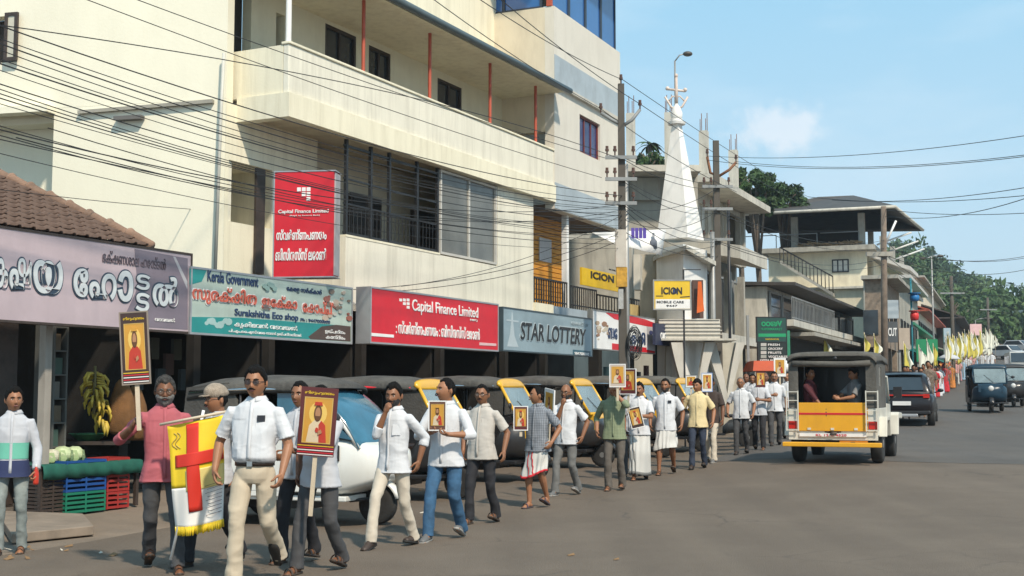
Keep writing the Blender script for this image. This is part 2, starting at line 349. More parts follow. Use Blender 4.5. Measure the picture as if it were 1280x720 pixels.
# ------------------------------------------------------------------ window builder used by every building
def window(root, x0, x1, z0, z1, y, fm, gm, n=2, name='window', fw=.05, rail=0, depth=.08, sill=None, **t):
    """frame proud of the wall plane y (towards -y), panes set back; parts: window > pane"""
    f = MB(); f.box(x0, x1, y-depth*.5, y+depth*.5, z1-fw, z1); f.box(x0, x1, y-depth*.5, y+depth*.5, z0, z0+fw)
    f.box(x0, x0+fw, y-depth*.5+.001, y+depth*.5-.001, z0+fw, z1-fw); f.box(x1-fw, x1, y-depth*.5+.001, y+depth*.5-.001, z0+fw, z1-fw)
    w_ = (x1-x0-fw)/n
    for i in range(1, n): f.box(x0+w_*i, x0+w_*i+fw, y-depth*.4, y+depth*.4, z0+fw, z1-fw)
    for r in range(rail):
        zz = z0+(z1-z0)*(r+1)/(rail+1)
        for i in range(n): f.box(x0+w_*i+fw, x0+w_*(i+1), y-depth*.3, y+depth*.3, zz-fw*.4, zz+fw*.4)
    fo = f.build(name, fm, root, **t)
    for i in range(n):
        p = MB(); p.box(x0+w_*i+fw, x0+w_*(i+1), y-.006+.001*i, y+.006+.001*i, z0+fw, z1-fw); p.build('pane', gm, fo)
    if sill: s = MB(); s.box(x0-.06, x1+.06, y-depth-.08, y-depth*.5-.002, z0-.06, z0-.002); s.build('sill', sill, fo)
    return fo
def holed_wall(mb, x0, x1, y0, y1, z0, z1, holes):
    """box wall split round rectangular holes (x0,x1,z0,z1)"""
    xs = sorted({x0, x1, *[h[0] for h in holes], *[h[1] for h in holes]}); xs = [x for x in xs if x0 <= x <= x1]
    for a, b in zip(xs, xs[1:]):
        m = (a+b)/2; hs = sorted([(max(z0, h[2]), min(z1, h[3])) for h in holes if h[0] <= m <= h[1]]); z = z0
        for h in hs:
            if h[0] > z+1e-4: mb.box(a, b, y0, y1, z, h[0])
            z = max(z, h[1])
        if z < z1-1e-4: mb.box(a, b, y0, y1, z, z1)

# ------------------------------------------------------------------ main cream building
F0 = Frame(355, 21.3, 1440)
D1, DG = 1.05, .12
def froot(F, name, label, cat, **k): return thing(name, label, cat, F.o, F.a, **k)
A = froot(F0, 'cream_building', 'long cream painted building with a balcony over shops and a red post verandah', 'building')
S0, S1 = 0.0, F0.s(693, 0)
SL = F0.s(276, D1)
ZS, ZP = 6.20, 7.46            # balcony soffit, parapet top
sG0, sG1, sG2, sG3 = F0.s(430, DG), F0.s(549, DG), F0.s(622, DG), F0.s(667, DG)
zgb = F0.z(470, 303, DG)
# balcony
m = MB(); m.box(S0, S1, 0, .12, ZS+.42, ZP); m.build('balcony_parapet', OFFWH, A, bevel=.015)
m = MB(); m.box(S0, .12, .123, D1+.25, ZS+.42, ZP-.002); m.build('balcony_parapet', CREAM, A)
m = MB(); m.box(S0-.05, S1+.02, -.05, .16, ZS, ZS+.417); m.box(S0-.05, .16, .163, D1, ZS, ZS+.415); m.build('balcony_fascia', CREAM, A)
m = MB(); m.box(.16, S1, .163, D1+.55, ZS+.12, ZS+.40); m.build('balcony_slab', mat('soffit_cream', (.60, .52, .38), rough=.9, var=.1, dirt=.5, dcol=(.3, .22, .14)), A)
m = MB(); m.box(-.02, S1, -.03, .15, ZP+.002, ZP+.05); m.build('coping', CREAM, A, bevel=.012)
# wall under the balcony, left of the grille, with a recess at the corner
rh = (SL+.10, F0.s(336, D1), F0.z(300, 279, D1), F0.z(300, 203, D1))
m = MB(); holed_wall(m, SL, sG0+.4, D1, D1+.2, 2.9, ZS+.30, [rh]); m.build('first_floor_wall', CREAM, A)
m = MB(); m.box(rh[0]+.003, rh[1]-.003, D1+1.0, D1+1.1, rh[2]-.1, rh[3]); m.box(rh[1]+.001, rh[1]+.1, D1+.201, D1+1.0, rh[2]-.1, rh[3]+.05)
m.box(SL+.2, rh[1], D1+.201, D1+1.0, rh[3]+.002, rh[3]+.1); m.box(SL+.2, rh[1], D1+.201, D1+1.0, rh[2]-.1, rh[2]-.002); m.build('recess', CREAM, A)
m = MB(); m.box(rh[0]+.28, rh[0]+1.0, D1+.86, D1+.995, rh[2]+.003, rh[3]-.15); m.build('shutter', DKWOOD, A)
m = MB(); m.box(F0.s(334, .7), F0.s(345, .7), D1-.05, D1-.002, F0.z(340, 345, D1), F0.z(340, 215, D1)); m.build('door_frame', DKWOOD, A)
# enclosed corridor with black grille
m = MB(); m.box(sG0, sG3, DG, DG+.15, 3.05, zgb); m.box(sG0, sG0+.15, DG+.151, D1, 3.05, zgb-.01); m.build('corridor_parapet', OFFWH, A)
m = MB(); m.box(sG0, sG1, DG-.01, DG+.16, zgb+.001, zgb+.04); m.build('corridor_sill', CREAM, A)
m = MB(); m.box(sG2, sG3, DG, DG+.15, zgb+.002, ZS-.002); m.box(sG3-.15, sG3, DG+.151, D1+1.2, 3.05, ZS-.003); m.build('end_wall', OFFWH, A)
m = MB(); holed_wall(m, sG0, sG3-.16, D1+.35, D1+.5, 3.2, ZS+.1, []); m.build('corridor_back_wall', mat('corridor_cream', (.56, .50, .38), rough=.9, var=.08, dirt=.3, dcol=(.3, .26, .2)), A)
for a, b, c, d in ((431, 470, 240, 308), (511, 541, 262, 330)):
    x0, x1 = F0.s(a, D1+.35), F0.s(b, D1+.35); g = MB(); zt = F0.z(a, c, D1+.35); zb = F0.z(a, d, D1+.35)
    do = MB().box(x0, x1, D1+.25, D1+.345, zb, zt).build('door', DKWOOD, A)
    q = MB()
    for k in range(2):
        for r in range(3): w_ = (x1-x0)/2; q.box(x0+w_*k+.06, x0+w_*(k+1)-.06, D1+.235, D1+.249, zb+.1+(zt-zb)/3*r, zb+(zt-zb)/3*(r+1)-.06)
    q.build('door_panel', mat('near_black_wood', (.018, .014, .012), rough=.5), do)
g = MB()
for a in (433, 464, 487.5, 522.5): s_ = F0.s(a, DG); MB().box(s_-.03, s_+.03, DG+.03, DG+.09, zgb+.04, ZS).build('grille_post', BLACK, A)
g.box(sG1-.05, sG1+.01, DG+.03, DG+.09, zgb+.04, ZS); g.build('grille_post', BLACK, A)
for i, (zz, t_) in enumerate(((zgb+.08, .045), (zgb+.62, .03), (zgb+1.08, .03), (ZS-.12, .045))): MB().box(sG0, sG1-.05, DG+.045, DG+.075, zz-t_/2, zz+t_/2).build('grille_rail', BLACK, A)
g = MB(); n_ = 26
for i in range(n_):
    s_ = sG0+(sG1-sG0)*(i+.5)/n_; g.box(s_-.006, s_+.006, DG+.05, DG+.062, zgb+.1, zgb+.6)
g.build('grille_bars', BLACK, A)
window(A, sG1+.05, sG2-.02, zgb+.03, ZS-.02, DG+.06, mat('pale_window_frame', (.55, .53, .48), rough=.5), GLASSG, n=2, fw=.05, depth=.10)
# upper storey
ZU = 9.75
whs = []
for a, b, ta, bb in ((401, 441, 26, 92), (457, 485, 54, 118), (545, 576, 96, 160)):
    x0, x1 = F0.s(a, D1+.35), F0.s(b, D1+.35); zt = F0.z(a, ta, D1+.35); whs.append((x0, x1, zt-1.35, zt))
dhs = [(F0.s(283, D1+.35)+.02, F0.s(306, D1+.35), 6.5, 8.75), (F0.s(338, D1+.35), F0.s(349, D1+.35), 6.5, 8.6)]
m = MB(); holed_wall(m, SL, S1+.3, D1+.35, D1+.55, ZS+.42, ZU, whs+dhs); m.build('upper_wall', mat('verandah_cream', (.70, .66, .50), rough=.85, var=.05, dirt=.25, dcol=(.45, .38, .26)), A)
for h in whs: window(A, *h, D1+.42, mat('black_brown_frame', (.03, .022, .02), rough=.5), GLASSD, n=2, fw=.07, rail=1, depth=.12)
for h in dhs: MB().box(h[0], h[1], D1+.56, D1+.60, h[2], h[3]).build('door', mat('near_black_wood', (.018, .014, .012), rough=.5), A)
zE = F0.z(693, 110, -.3)
def eave(sx): return zE
for a in (450, 535, 612, 670):
    s_ = F0.s(a, .06)
    p = MB(); p.cyl((s_, .06, ZP+.051), .035, zE-ZP-.02, n=10); p.build('verandah_post', REDP, A)
    MB().box(s_-.03, s_+.03, -.12, D1+.34, zE+.05, zE+.14).build('roof_beam', mat('grey_brown_steel', (.16, .13, .11), rough=.6), A)
s_ = F0.s(354, .06); MB().cyl((s_, .06, ZP+.051), .05, 2.6, n=10).build('verandah_post', WHITE, A, label='white painted verandah post at the near corner')
# corrugated roof (real corrugation) and gutter
g = []; n_ = 220; x0, x1 = -.25, S1-.03
m = MB(); g1 = [[Vector((x0+(x1-x0)*i/n_, y, z+.025*math.sin(i*PI/1.5))) for i in range(n_+1)] for y, z in ((-.42, zE+.12), (D1+.8, zE+.62))]
m.sheet(g1); me_ = eval_mesh(m.mesh('corrugated_roof', ROOFD), [('SOLIDIFY', dict(thickness=.01, offset=0))], mat('corrugated_sheet', (.16, .17, .17), rough=.6, var=.25, dirt=.5), False); put('corrugated_roof', me_, A)
MB().box(x0, x1, -.30, D1+.7, zE+.02, zE+.05).build('verandah_ceiling', CREAM, A)
MB().tube([(x0, -.46, zE+.05), (x1, -.46, zE+.03)], .075, 10).build('gutter', mat('teal_grey_gutter', (.08, .11, .12), rough=.45), A)
MB().box(SL-.0, S1+.2, D1+.56, D1+.7, ZU, ZU+2.2).build('roof_wall', CREAM, A)
# end wall facing the camera
cw = F0.w(SL, D1, 0)
FL = Frame.__new__(Frame); FL.a = math.atan2(-.235, .972); FL.o = cw; FL.u = Vector((math.cos(FL.a), math.sin(FL.a), 0)); FL.v = Vector((-math.sin(FL.a), math.cos(FL.a), 0))
E = A
def inA(F, mb):   # move geometry written in frame F into building A's frame
    M = Matrix.Translation(F0.o) @ Matrix.Rotation(F0.a, 4, 'Z'); M2 = Matrix.Translation(F.o) @ Matrix.Rotation(F.a, 4, 'Z'); Q = M.inverted() @ M2
    mb.v = [tuple(Q @ Vector(v)) for v in mb.v]; return mb
xL = FL.s(-90); xw = FL.s(57); zl = FL.z(160, 130)
hw = (FL.s(-34), FL.s(8), FL.z(8, 78), FL.z(8, 20))
m = MB(); holed_wall(m, xL, -.001, .0, .25, zl, 13, [hw]); m.box(xw, -.002, .002, .252, 2.75, zl-.001); m.box(xL, xw, .7, .95, 2.75, zl-.001); m.box(xw-.1, xw-.001, .26, .7, 2.75, zl-.003); m.box(xL, xw-.11, .255, .69, zl-.2, zl-.002)
inA(FL, m).build('end_wall', CREAM2, A)
m = MB(); m.box(xL, xw+.02, -.25, -.003, zl-.10, zl+.02); inA(FL, m).build('ledge', CREAM2, A)
m = MB(); a_, b_ = FL.at(100, 137), FL.at(268, 123); m.slab((a_[0], -.003, a_[1]-.09), (b_[0], -.003, b_[1]-.09), (b_[0], -.08, b_[1]-.09), (a_[0], -.08, a_[1]-.09), (0, 0, .06)); inA(FL, m).build('ledge', mat('grey_cement', (.33, .31, .26), rough=.9), A)
m = MB(); a_, b_ = FL.at(147, 150), FL.at(181, 147); m.box(a_[0], b_[0], -.14, -.004, a_[1]-.03, a_[1]+.04); inA(FL, m).build('tube_light', mat('dull_grey_fitting', (.14, .13, .12), rough=.6), A)
m = MB(); m.box(*hw[:2], .26, .3, *hw[2:]); inA(FL, m).build('window_dark', mat('near_black_wood', (.018, .014, .012), rough=.5), A)
m = MB(); x0, z0 = FL.at(9, 78); x1, z1 = FL.at(27, 17); fw = .06
m.box(x0, x1, -.12, -.07, z0, z0+fw); m.box(x0, x1, -.12, -.07, z1-fw, z1); m.box(x0, x0+fw, -.12, -.07, z0+fw, z1-fw); m.box(x1-fw, x1, -.12, -.07, z0+fw, z1-fw)
so_ = inA(FL, m).build('open_shutter', DKWOOD, A); m = MB(); m.box(x0+fw, x1-fw, -.10, -.09, z0+fw, z1-fw); inA(FL, m).build('pane', mat('frosted_pane', (.55, .52, .42), rough=.3, bump=0), so_)
# drain pipe at the corner
m = MB(); cu_ = []
p1 = [F0.w(S0+.9, -.02, ZS+1.12), F0.w(S0+.25, -.12, ZS+1.02), FL.w(.0, -.12, FL.z(291, 68)), FL.w(-.05, -.10, FL.z(285, 150)), FL.w(-.10, -.1, 3.4)]
inv = (Matrix.Translation(F0.o) @ Matrix.Rotation(F0.a, 4, 'Z')).inverted(); m.tube([inv @ p for p in p1[2:]], .03, 8); m.build('drain_pipe', mat('pvc_pipe', (.55, .54, .48), rough=.5), A)
# ground floor: dark open shops
s9 = F0.s(690, .2)
for x_ in [F0.s(p_, .5) for p_ in (236, 330, 446, 545, 626)]+[s9]:
    MB().box(x_-.08, x_+.08, .35, .5, 0, 3.04).build('pier', SHADEW, A)
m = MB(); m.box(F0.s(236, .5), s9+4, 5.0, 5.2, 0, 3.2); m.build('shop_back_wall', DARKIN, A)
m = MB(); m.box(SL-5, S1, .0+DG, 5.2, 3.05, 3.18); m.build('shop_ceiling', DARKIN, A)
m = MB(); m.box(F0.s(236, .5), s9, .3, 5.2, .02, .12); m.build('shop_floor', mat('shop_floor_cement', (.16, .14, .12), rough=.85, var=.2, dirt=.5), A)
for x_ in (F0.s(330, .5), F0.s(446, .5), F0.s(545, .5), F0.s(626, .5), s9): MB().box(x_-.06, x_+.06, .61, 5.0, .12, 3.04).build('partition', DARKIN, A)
rs = random.Random(3)
for a_, b_ in ((338, 440), (452, 540), (550, 620)):
    x0, x1 = F0.s(a_, 3.8), F0.s(b_, 3.8)
    sh = MB()
    for zz in (.5, 1.0, 1.5, 2.0, 2.5): sh.box(x0+.2, x1-.2, 4.2, 4.7, zz, zz+.03)
    so_ = sh.build('shelf', mat('dull_shelf', (.09, .07, .05), rough=.8), A)
    x_ = x0+.25
    while x_ < x1-.5:
        for zz in (.53, 1.03, 1.53, 2.03):
            if rs.random() < .8:
                w_ = rs.uniform(.12, .3); h_ = rs.uniform(.15, .38)
                MB().box(x_, x_+w_, 4.25, 4.25+rs.uniform(.15, .35), zz+.002, zz+h_).build('goods_box', mat('goods_%d' % rs.randrange(5), [(.16, .05, .03), (.05, .10, .14), (.17, .14, .06), (.05, .10, .05), (.14, .13, .12)][rs.randrange(5)], rough=.6), so_)
        x_ += rs.uniform(.32, .5)

# ------------------------------------------------------------------ tall block at the end of the cream building
T0 = F0.w(S1, -.02, 0); FT = Frame.__new__(Frame); FT.a = math.atan2(1605.5, 1375-640); FT.o = T0; FT.u = Vector((math.cos(FT.a), math.sin(FT.a), 0)); FT.v = Vector((-math.sin(FT.a), math.cos(FT.a), 0))
T = froot(FT, 'tall_block', 'tall beige block with blue glass top storey and grey band behind the first pole', 'building')
sT = FT.s(778); zw = FT.z(698, 11); zr = zw+2.0; zb1, zb0 = FT.z(697, 70), FT.z(697, 105); zl1, zl0 = FT.z(697, 229), FT.z(697, 262)
wn = (FT.s(726), FT.s(752), FT.z(726, 190), FT.z(726, 143))
m = MB(); holed_wall(m, 0, sT, 0, .25, zl0, zw, [wn]); m.box(sT-.25, sT-.002, .251, 6, zl0, zw-.002); m.build('street_wall', WHITEB, T)
x_front = -2.9    # front wall steps left behind the verandah roof
m = MB(); m.box(.002, .25, .251, 6.8, zE-.9, zw-.003); m.build('front_wall', BEIGE, T)
for a, b, c, d in ((.003, sT-.003, zb0, zb1), (.003, sT-.003, zl0+.02, zl1)): MB().box(a, b, -.012, -.002, c, d).build('painted_band', BLUEG, T)
MB().box(-.03, sT, -.10, .0, zb0-.10, zb0-.012).build('ledge', CONCL, T)
n_ = 4; ww = (sT-.15)/n_
for i in range(n_): window(T, .06+ww*i, .06+ww*(i+1)-.02, zw+.01, zr-.02, .12, mat('dark_blue_frame', (.03, .04, .06), rough=.4), GLASSB, n=1, fw=.05)
MB().box(-.02, .05, .06, .2, zw+.01, zr-.02).build('corner_post', REDP, T)
y_ = .35
for wd in (2.1, 3.6):
    f = MB(); f.box(.06, .14, y_, y_+wd, zw+.01, zw+.06); f.box(.06, .14, y_, y_+.06, zw+.06, zr-.03); f.box(.06, .14, y_+wd-.06, y_+wd, zw+.06, zr-.03); f.box(.06, .14, y_+wd/2-.03, y_+wd/2+.03, zw+.06, zr-.03)
    fo = f.build('window', mat('dark_blue_frame', (.03, .04, .06), rough=.4), T)
    for q in range(2): MB().box(.095, .105, y_+.06+q*wd/2, y_+wd/2-.03+q*wd/2-.03*q, zw+.06, zr-.03).build('pane', GLASSB, fo)
    MB().box(.03, .2, y_+wd+.02, y_+wd+.55, zw+.003, zr-.03).build('pier', BEIGE, T)
    y_ += wd+.6
m = MB(); m.hexa([(-1.2, -.6, zr), (sT+1.0, -.75, zr-.05), (sT+1.0, 7, zr-.05), (-1.2, 7, zr), (-1.2, -.6, zr+.12), (sT+1.0, -.75, zr+.07), (sT+1.0, 7, zr+.3), (-1.2, 7, zr+.3)]); m.build('roof', ROOFD, T)
window(T, *wn, .1, mat('maroon_frame', (.16, .03, .025), rough=.5), mat('deep_blue_pane', (.03, .05, .14), rough=.15, bump=0), n=3, fw=.05)
MB().box(0, sT, .25, 6, zl0, zl0+.12).build('underside', mat('brown_soffit', (.14, .10, .075), rough=.9, var=.3, dirt=.5), T)  # brown underside with darker patches
# first-floor balcony under the block: orange boarded bay, railings, dark blue wall
zf = F0.z(700, 384, .2)
sO0, sO1 = F0.s(667, .9), F0.s(709, .9)
bo = MB(); bo.box(sO0-.2, sO1, .95, 1.1, zf-.1, 6.1); bo_ = bo.build('bay_back', ORANGE, A)
zz = zf
while zz < 6.0:
    MB().box(sO0-.2, sO1, .905, .948, zz, zz+.105).build('board', ORANGE, A, label='orange horizontal board of the bay'); zz += .125
MB().box(F0.s(674, .9), F0.s(689, .9), .88, .903, F0.z(680, 327, .9), F0.z(680, 298, .9)).build('notice', mat('grey_white_paper', (.52, .5, .5), rough=.7), A)
MB().box(F0.s(709, .2), F0.s(709, .2)+.14, .2, .34, zf, 6.1).build('pillar', WHITE, A)
MB().box(sG3+.003, S1+6.5, DG+.02, 6, zf-.35, zf).build('balcony_slab', BLUEG, A)
MB().box(sG3+.003, F0.s(690, DG), DG-.05, DG+.018, zf-.45, zf+.01).build('slab_edge', CREAM, A)
MB().box(sO1+.01, S1+6.5, 3.2, 3.4, zf, 6.1).build('blue_inner_wall', mat('deep_blue_wall', (.02, .05, .11), rough=.7, var=.2), A)
MB().box(S1+6.3, S1+6.5, DG+.3, 3.2, zf, 6.1).build('end_wall', CONCL, A)
def railing(root, x0, x1, y, z0, z1, step=.13, m_=None, name='railing', r=.012):
    g = MB(); g.box(x0, x1, y-.02, y+.02, z1-.03, z1+.01); g.box(x0, x1, y-.012, y+.012, z0+.08, z0+.11); n = max(1, int((x1-x0)/step))
    for i in range(n+1): x_ = x0+(x1-x0)*i/n; g.box(x_-r, x_+r, y-r, y+r, z0, z1-.03)
    return g.build(name, m_ or BLACK, root)
rz_ = F0.z(700, 352, .15)
railing(A, sG3+.1, F0.s(709, .15), .15, zf, rz_); railing(A, F0.s(714, .15), F0.s(746, .15), .15, zf, rz_-.05); railing(A, F0.s(747, .15), F0.s(786, .15), .15, zf, rz_-.15, step=.2); railing(A, F0.s(788, .15), F0.s(815, .15), .15, zf, rz_-.1)
# ground floor under it
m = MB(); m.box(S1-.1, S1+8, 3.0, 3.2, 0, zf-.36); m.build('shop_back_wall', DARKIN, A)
for p_ in (742, 783, 822): x_ = F0.s(p_, .5); MB().box(x_-.12, x_+.12, .3, .6, 0, zf-.36).build('pier', SHADEW, A)
MB().box(F0.s(783, .1), F0.s(822, .1), .0, .2, F0.z(800, 402, .1), F0.z(800, 383, .1)).build('fascia', mat('yellowish_wall', (.55, .42, .18), rough=.85, var=.2, dirt=.6), A)
for i in range(7):      # hanging goods and half-drawn things in the shops
    x_ = F0.s(748+i*10, .8); MB().box(x_-.1, x_+.1, .75, .85, 1.2, 2.4-.1*(i % 3)).build('hanging_goods', mat('goods_h%d' % (i % 3), [(.12, .05, .04), (.03, .08, .10), (.09, .08, .07)][i % 3], rough=.8), A)
# ------------------------------------------------------------------ low tiled house with the hotel board, left edge
LH = froot(F0, 'tiled_shop_house', 'low shop house with old clay tiled roof at the left edge, beside the cream building', 'shop house')
DH = -.55
xl, xr = F0.s(-60, DH), F0.s(236, DH)
TILE = mat('old_clay_tile', (.125, .078, .058), rough=.9, var=.35, scale=3, bump=.5, bscale=30, dirt=.65, dcol=(.07, .05, .04), dscale=(2, 2, 2))
TILE2 = mat('ridge_tile_grey', (.27, .17, .12), rough=.9, var=.3, scale=3, bump=.5, bscale=30, dirt=.6, dcol=(.10, .08, .065), dscale=(2, 2, 2))
# roof plane seen over the board: eave behind the board top, hip edge from (0,225) to (175,308)
pe0, pe1 = F0.w(xl-1, .1, 0), F0.w(F0.s(186, .1), .1, 0)
ze = F0.z(175, 308, .1)
zr0 = F0.z(-60, 196, 2.2)
# roof sheet: eave along the street, rising inwards (local y), gable verge on the right side
R0 = (F0.s(182, .1), .1, ze-.02); 
r_top = F0.at(0, 224, 3.0)
def roof_pt(u, v):   # u 0..1 along the verge from eave to top, v metres to the left of the verge
    x = R0[0]+(r_top[0]-R0[0])*u; y = R0[1]+(3.0-R0[1])*u; z = R0[2]+(r_top[1]-R0[2])*u
    return Vector((x-v, y, z))
MB().slab(roof_pt(0, 0), roof_pt(0, 7), roof_pt(1.6, 7), roof_pt(1.6, 0), (0, 0, -.05)).build('roof_deck', DKWOOD, LH)
vd = (roof_pt(1, 0)-roof_pt(0, 0)); vl = vd.length; rows = int(vl*1.6/.27)
tm = MB(); tm.smooth = True
W_, H_ = .235, .33
nrm = Vector((0, 0, 1))
prof_ = [(0, 0), (.02, .028), (.055, .034), (.085, .012), (.14, .006), (.20, .010), (.235, .0)]
tx = Vector((-1, 0, 0)); ty = vd.normalized(); tn = tx.cross(ty).normalized(); tn = tn if tn.z > 0 else -tn
vs = []
for q in (0, 1):
    for t in (0, .016):
        for a, b in prof_: vs.append(tx*a+ty*(H_*q)+tn*(b+t+(.022 if q == 0 else 0)))
n7 = 7
fs = [(7+i, 7+i+1, 21+i+1, 21+i) for i in range(6)] + [(i+1, i, 14+i, 14+i+1) for i in range(6)] + [(i, i+1, 7+i+1, 7+i) for i in range(6)]
tm.add(vs, fs); tme = tm.mesh('tile', TILE)
tcount = 0
for r in range(rows):
    for c in range(24):
        u_ = r*.27/vl; p = roof_pt(u_, c*W_+.02)
        o = put('tile', tme, LH, p+tn*(.012+.006*random.random())); o.rotation_euler = (random.uniform(-.02, .02), random.uniform(-.02, .02), random.uniform(-.03, .03)); tcount += 1
        if tcount >= 290: break
    if tcount >= 290: break
for i in range(16):
    a = roof_pt(i*.42/vl, -.03)+tn*.05; b = roof_pt((i*.42+.47)/vl, -.03)+tn*.07
    MB().tube([a, a.lerp(b, .92), a.lerp(b, .93), b], [.075, .085, .10, .10], 10).build('ridge_tile', TILE2, LH)
m = MB(); g0 = roof_pt(0, .03); g1_ = roof_pt(1.6, .03)
m.slab(g0+Vector((0, 0, -.06)), g1_+Vector((0, 0, -.06)), g1_+Vector((-.04, 0, -.06)), g0+Vector((-.04, 0, -.06)), (0, 0, -.16)); m.build('barge_board', DKWOOD, LH)
# gable wall and walls, dark open front
m = MB(); m.box(R0[0]-.3, R0[0]-.12, .3, 5.4, 0, ze-.3); m.build('side_wall', SHADEW, LH)
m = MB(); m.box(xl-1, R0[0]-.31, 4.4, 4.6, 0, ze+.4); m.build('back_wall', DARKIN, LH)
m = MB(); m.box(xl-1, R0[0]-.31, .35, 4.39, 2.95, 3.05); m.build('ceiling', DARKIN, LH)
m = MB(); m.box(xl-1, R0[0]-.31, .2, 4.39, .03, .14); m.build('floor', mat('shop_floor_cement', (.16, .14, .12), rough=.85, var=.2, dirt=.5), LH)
xp = F0.s(56, -.3); MB().box(xp-.055, xp+.055, -.35, -.24, 0, 2.75).build('post', mat('dull_white_post', (.34, .31, .27), rough=.7, dirt=.4), LH)
xp2 = F0.s(2, .3); MB().box(xp2-.2, xp2+.15, .2, .35, .1, 2.9).build('door_leaf', DKWOOD, LH)
# shelves and rack along the post
sx0, sx1 = F0.s(66, .2), F0.s(84, .2)
g = MB(); g.box(sx0, sx0+.03, .2, .55, .15, 2.6); g.box(sx1-.03, sx1, .2, .55, .15, 2.6)
for k in range(7): g.box(sx0+.03, sx1-.03, .2, .55, .5+.32*k, .52+.32*k)
rk = g.build('rack', mat('dull_rack', (.10, .10, .09), rough=.7), LH)
for k in range(6):
    MB().box(sx0+.05, sx1-.06-.04*(k % 2), .24, .5, .522+.32*k, .522+.32*k+.22).build('packet', mat('packet_%d' % (k % 3), [(.13, .12, .10), (.05, .09, .07), (.14, .10, .06)][k % 3], rough=.6), rk)
for i in range(16):     # hanging packets at the back, faint in the dark
    x_ = F0.s(88+i*9.5, 1.6); MB().box(x_-.1, x_+.1, 1.6, 1.66, 1.6+.25*(i % 3), 1.95+.25*(i % 3)).build('hanging_packet', mat('hang_%d' % (i % 3), [(.05, .07, .08), (.09, .05, .04), (.08, .08, .06)][i % 3], rough=.5), LH)

# ------------------------------------------------------------------ generic street block
def block(name, label, cat, F, x1, depth, z0, z1, wm, parent_struct=None):
    r = froot(F, name, label, cat); MB().box(0, x1, 0, depth, z0, z1).build('wall', wm, r); return r
def mkframe(px, Y, vpx): return Frame(px, Y, vpx)
# --- grey concrete frame building behind the spire
FG = mkframe(868, 43, 1335); zt = FG.z(893, 212)
zt = FG.z(893, 214, -1.0)
G = froot(FG, 'concrete_frame_building', 'unfinished grey concrete building with rebar columns on its roof behind the white spire', 'building')
xe = FG.s(967, -1.0)-.3; xm = FG.s(905)
zc = FG.z(962, 323, -1.7)      # canopy top
xc_ = FG.s(962, -1.7); fw_ = -6.5                     # front wall runs to the left behind the spire (perpendicular => local +y); left part sits further back
m = MB(); m.box(0, .2, 0, 9, 0, zt-.3); m.build('front_wall', CONCL, G)
m = MB(); holed_wall(m, .21, xe, 0, .2, zc, zt-.3, [(.9, 2.1, zc+.5, zc+1.7), (2.6, 4.2, zc+.2, zt-.5), (5.0, xe-.6, zc+.2, zt-.5)]); m.build('street_wall', CONC, G)
MB().box(.2, xe, 2.6, 2.8, 0, zt-.3).build('inner_wall', DARKIN, G); MB().box(xe-.25, xe-.02, .3, 9, 0, zt-.31).build('end_wall', CONC, G)
window(G, .9, 2.1, zc+.5, zc+1.7, .1, CONC, mat('pale_pane', (.35, .34, .30), rough=.4, bump=0), n=2, fw=.06)
for x_ in (2.6, 4.3, xe-.5): MB().box(x_, x_+.28, -.12, .18, zc+.01, zt-.31).build('column', CONC, G)
MB().hexa([(-.7, -1.0, zt-.3), (xe+.3, -1.0, zt-.26), (xe+.3, 9, zt-.26), (-.7, 9, zt-.3), (-.7, -1.0, zt-.05), (xe+.3, -1.0, zt-.02), (xe+.3, 9, zt-.02), (-.7, 9, zt-.05)]).build('roof_slab', CONCL, G)
MB().hexa([(-.3, -1.7, zc-.45), (xc_, -1.7, zc-.45), (xc_, .0, zc-.1), (-.3, 0, zc-.1), (-.3, -1.7, zc), (xc_, -1.7, zc), (xc_, .0, zc+.22), (-.3, 0, zc+.22)]).build('canopy', CONCL, G)
MB().box(0, xe, 0, .2, 0, 3.3).build('shop_wall', DARKIN, G)
MB().box(0, xe, -.9, .0, 3.3, 3.6).build('ledge', CONCL, G)
for i in range(7):
    x_ = .4+i*(xe-.8)/6.5
    window(G, x_, x_+(xe-.8)/6.5-.12, 3.7, zc-.55, .25, STEEL, GLASSD if i % 3 else mat('curtained_pane', (.25, .23, .18), rough=.5), n=1, fw=.07)
for x_ in (1.9, 4.0, 6.1): MB().box(x_, x_+.22, -.3, -.05, 3.61, zc-.46).build('column', CONC, G)
# roof stubs with reinforcement
def stub(px0, px1, ptop, pbot, Y):
    a, b = pt(px0, pbot, Y), pt(px1, ptop, Y); w_ = b.x-a.x
    q = (Matrix.Translation(FG.o) @ Matrix.Rotation(FG.a, 4, 'Z')).inverted() @ Vector((a.x+w_/2, Y, 0))
    s_ = MB().box(q.x-w_*.4, q.x+w_*.4, q.y-w_*.4, q.y+w_*.4, a.z, b.z).build('roof_column', CONCL, G)
    k = MB()
    for i in (-1, 1):
        for j in (-1, 1): k.cyl((q.x+i*w_*.28, q.y+j*w_*.28, b.z), .014, .55+.12*i, n=5)
    k.build('rebar', RUST, s_)
stub(831, 841, 141, 215, 45); stub(874, 886, 164, 218, 45); stub(911, 923, 188, 240, 50); stub(783, 794, 142, 210, 45)
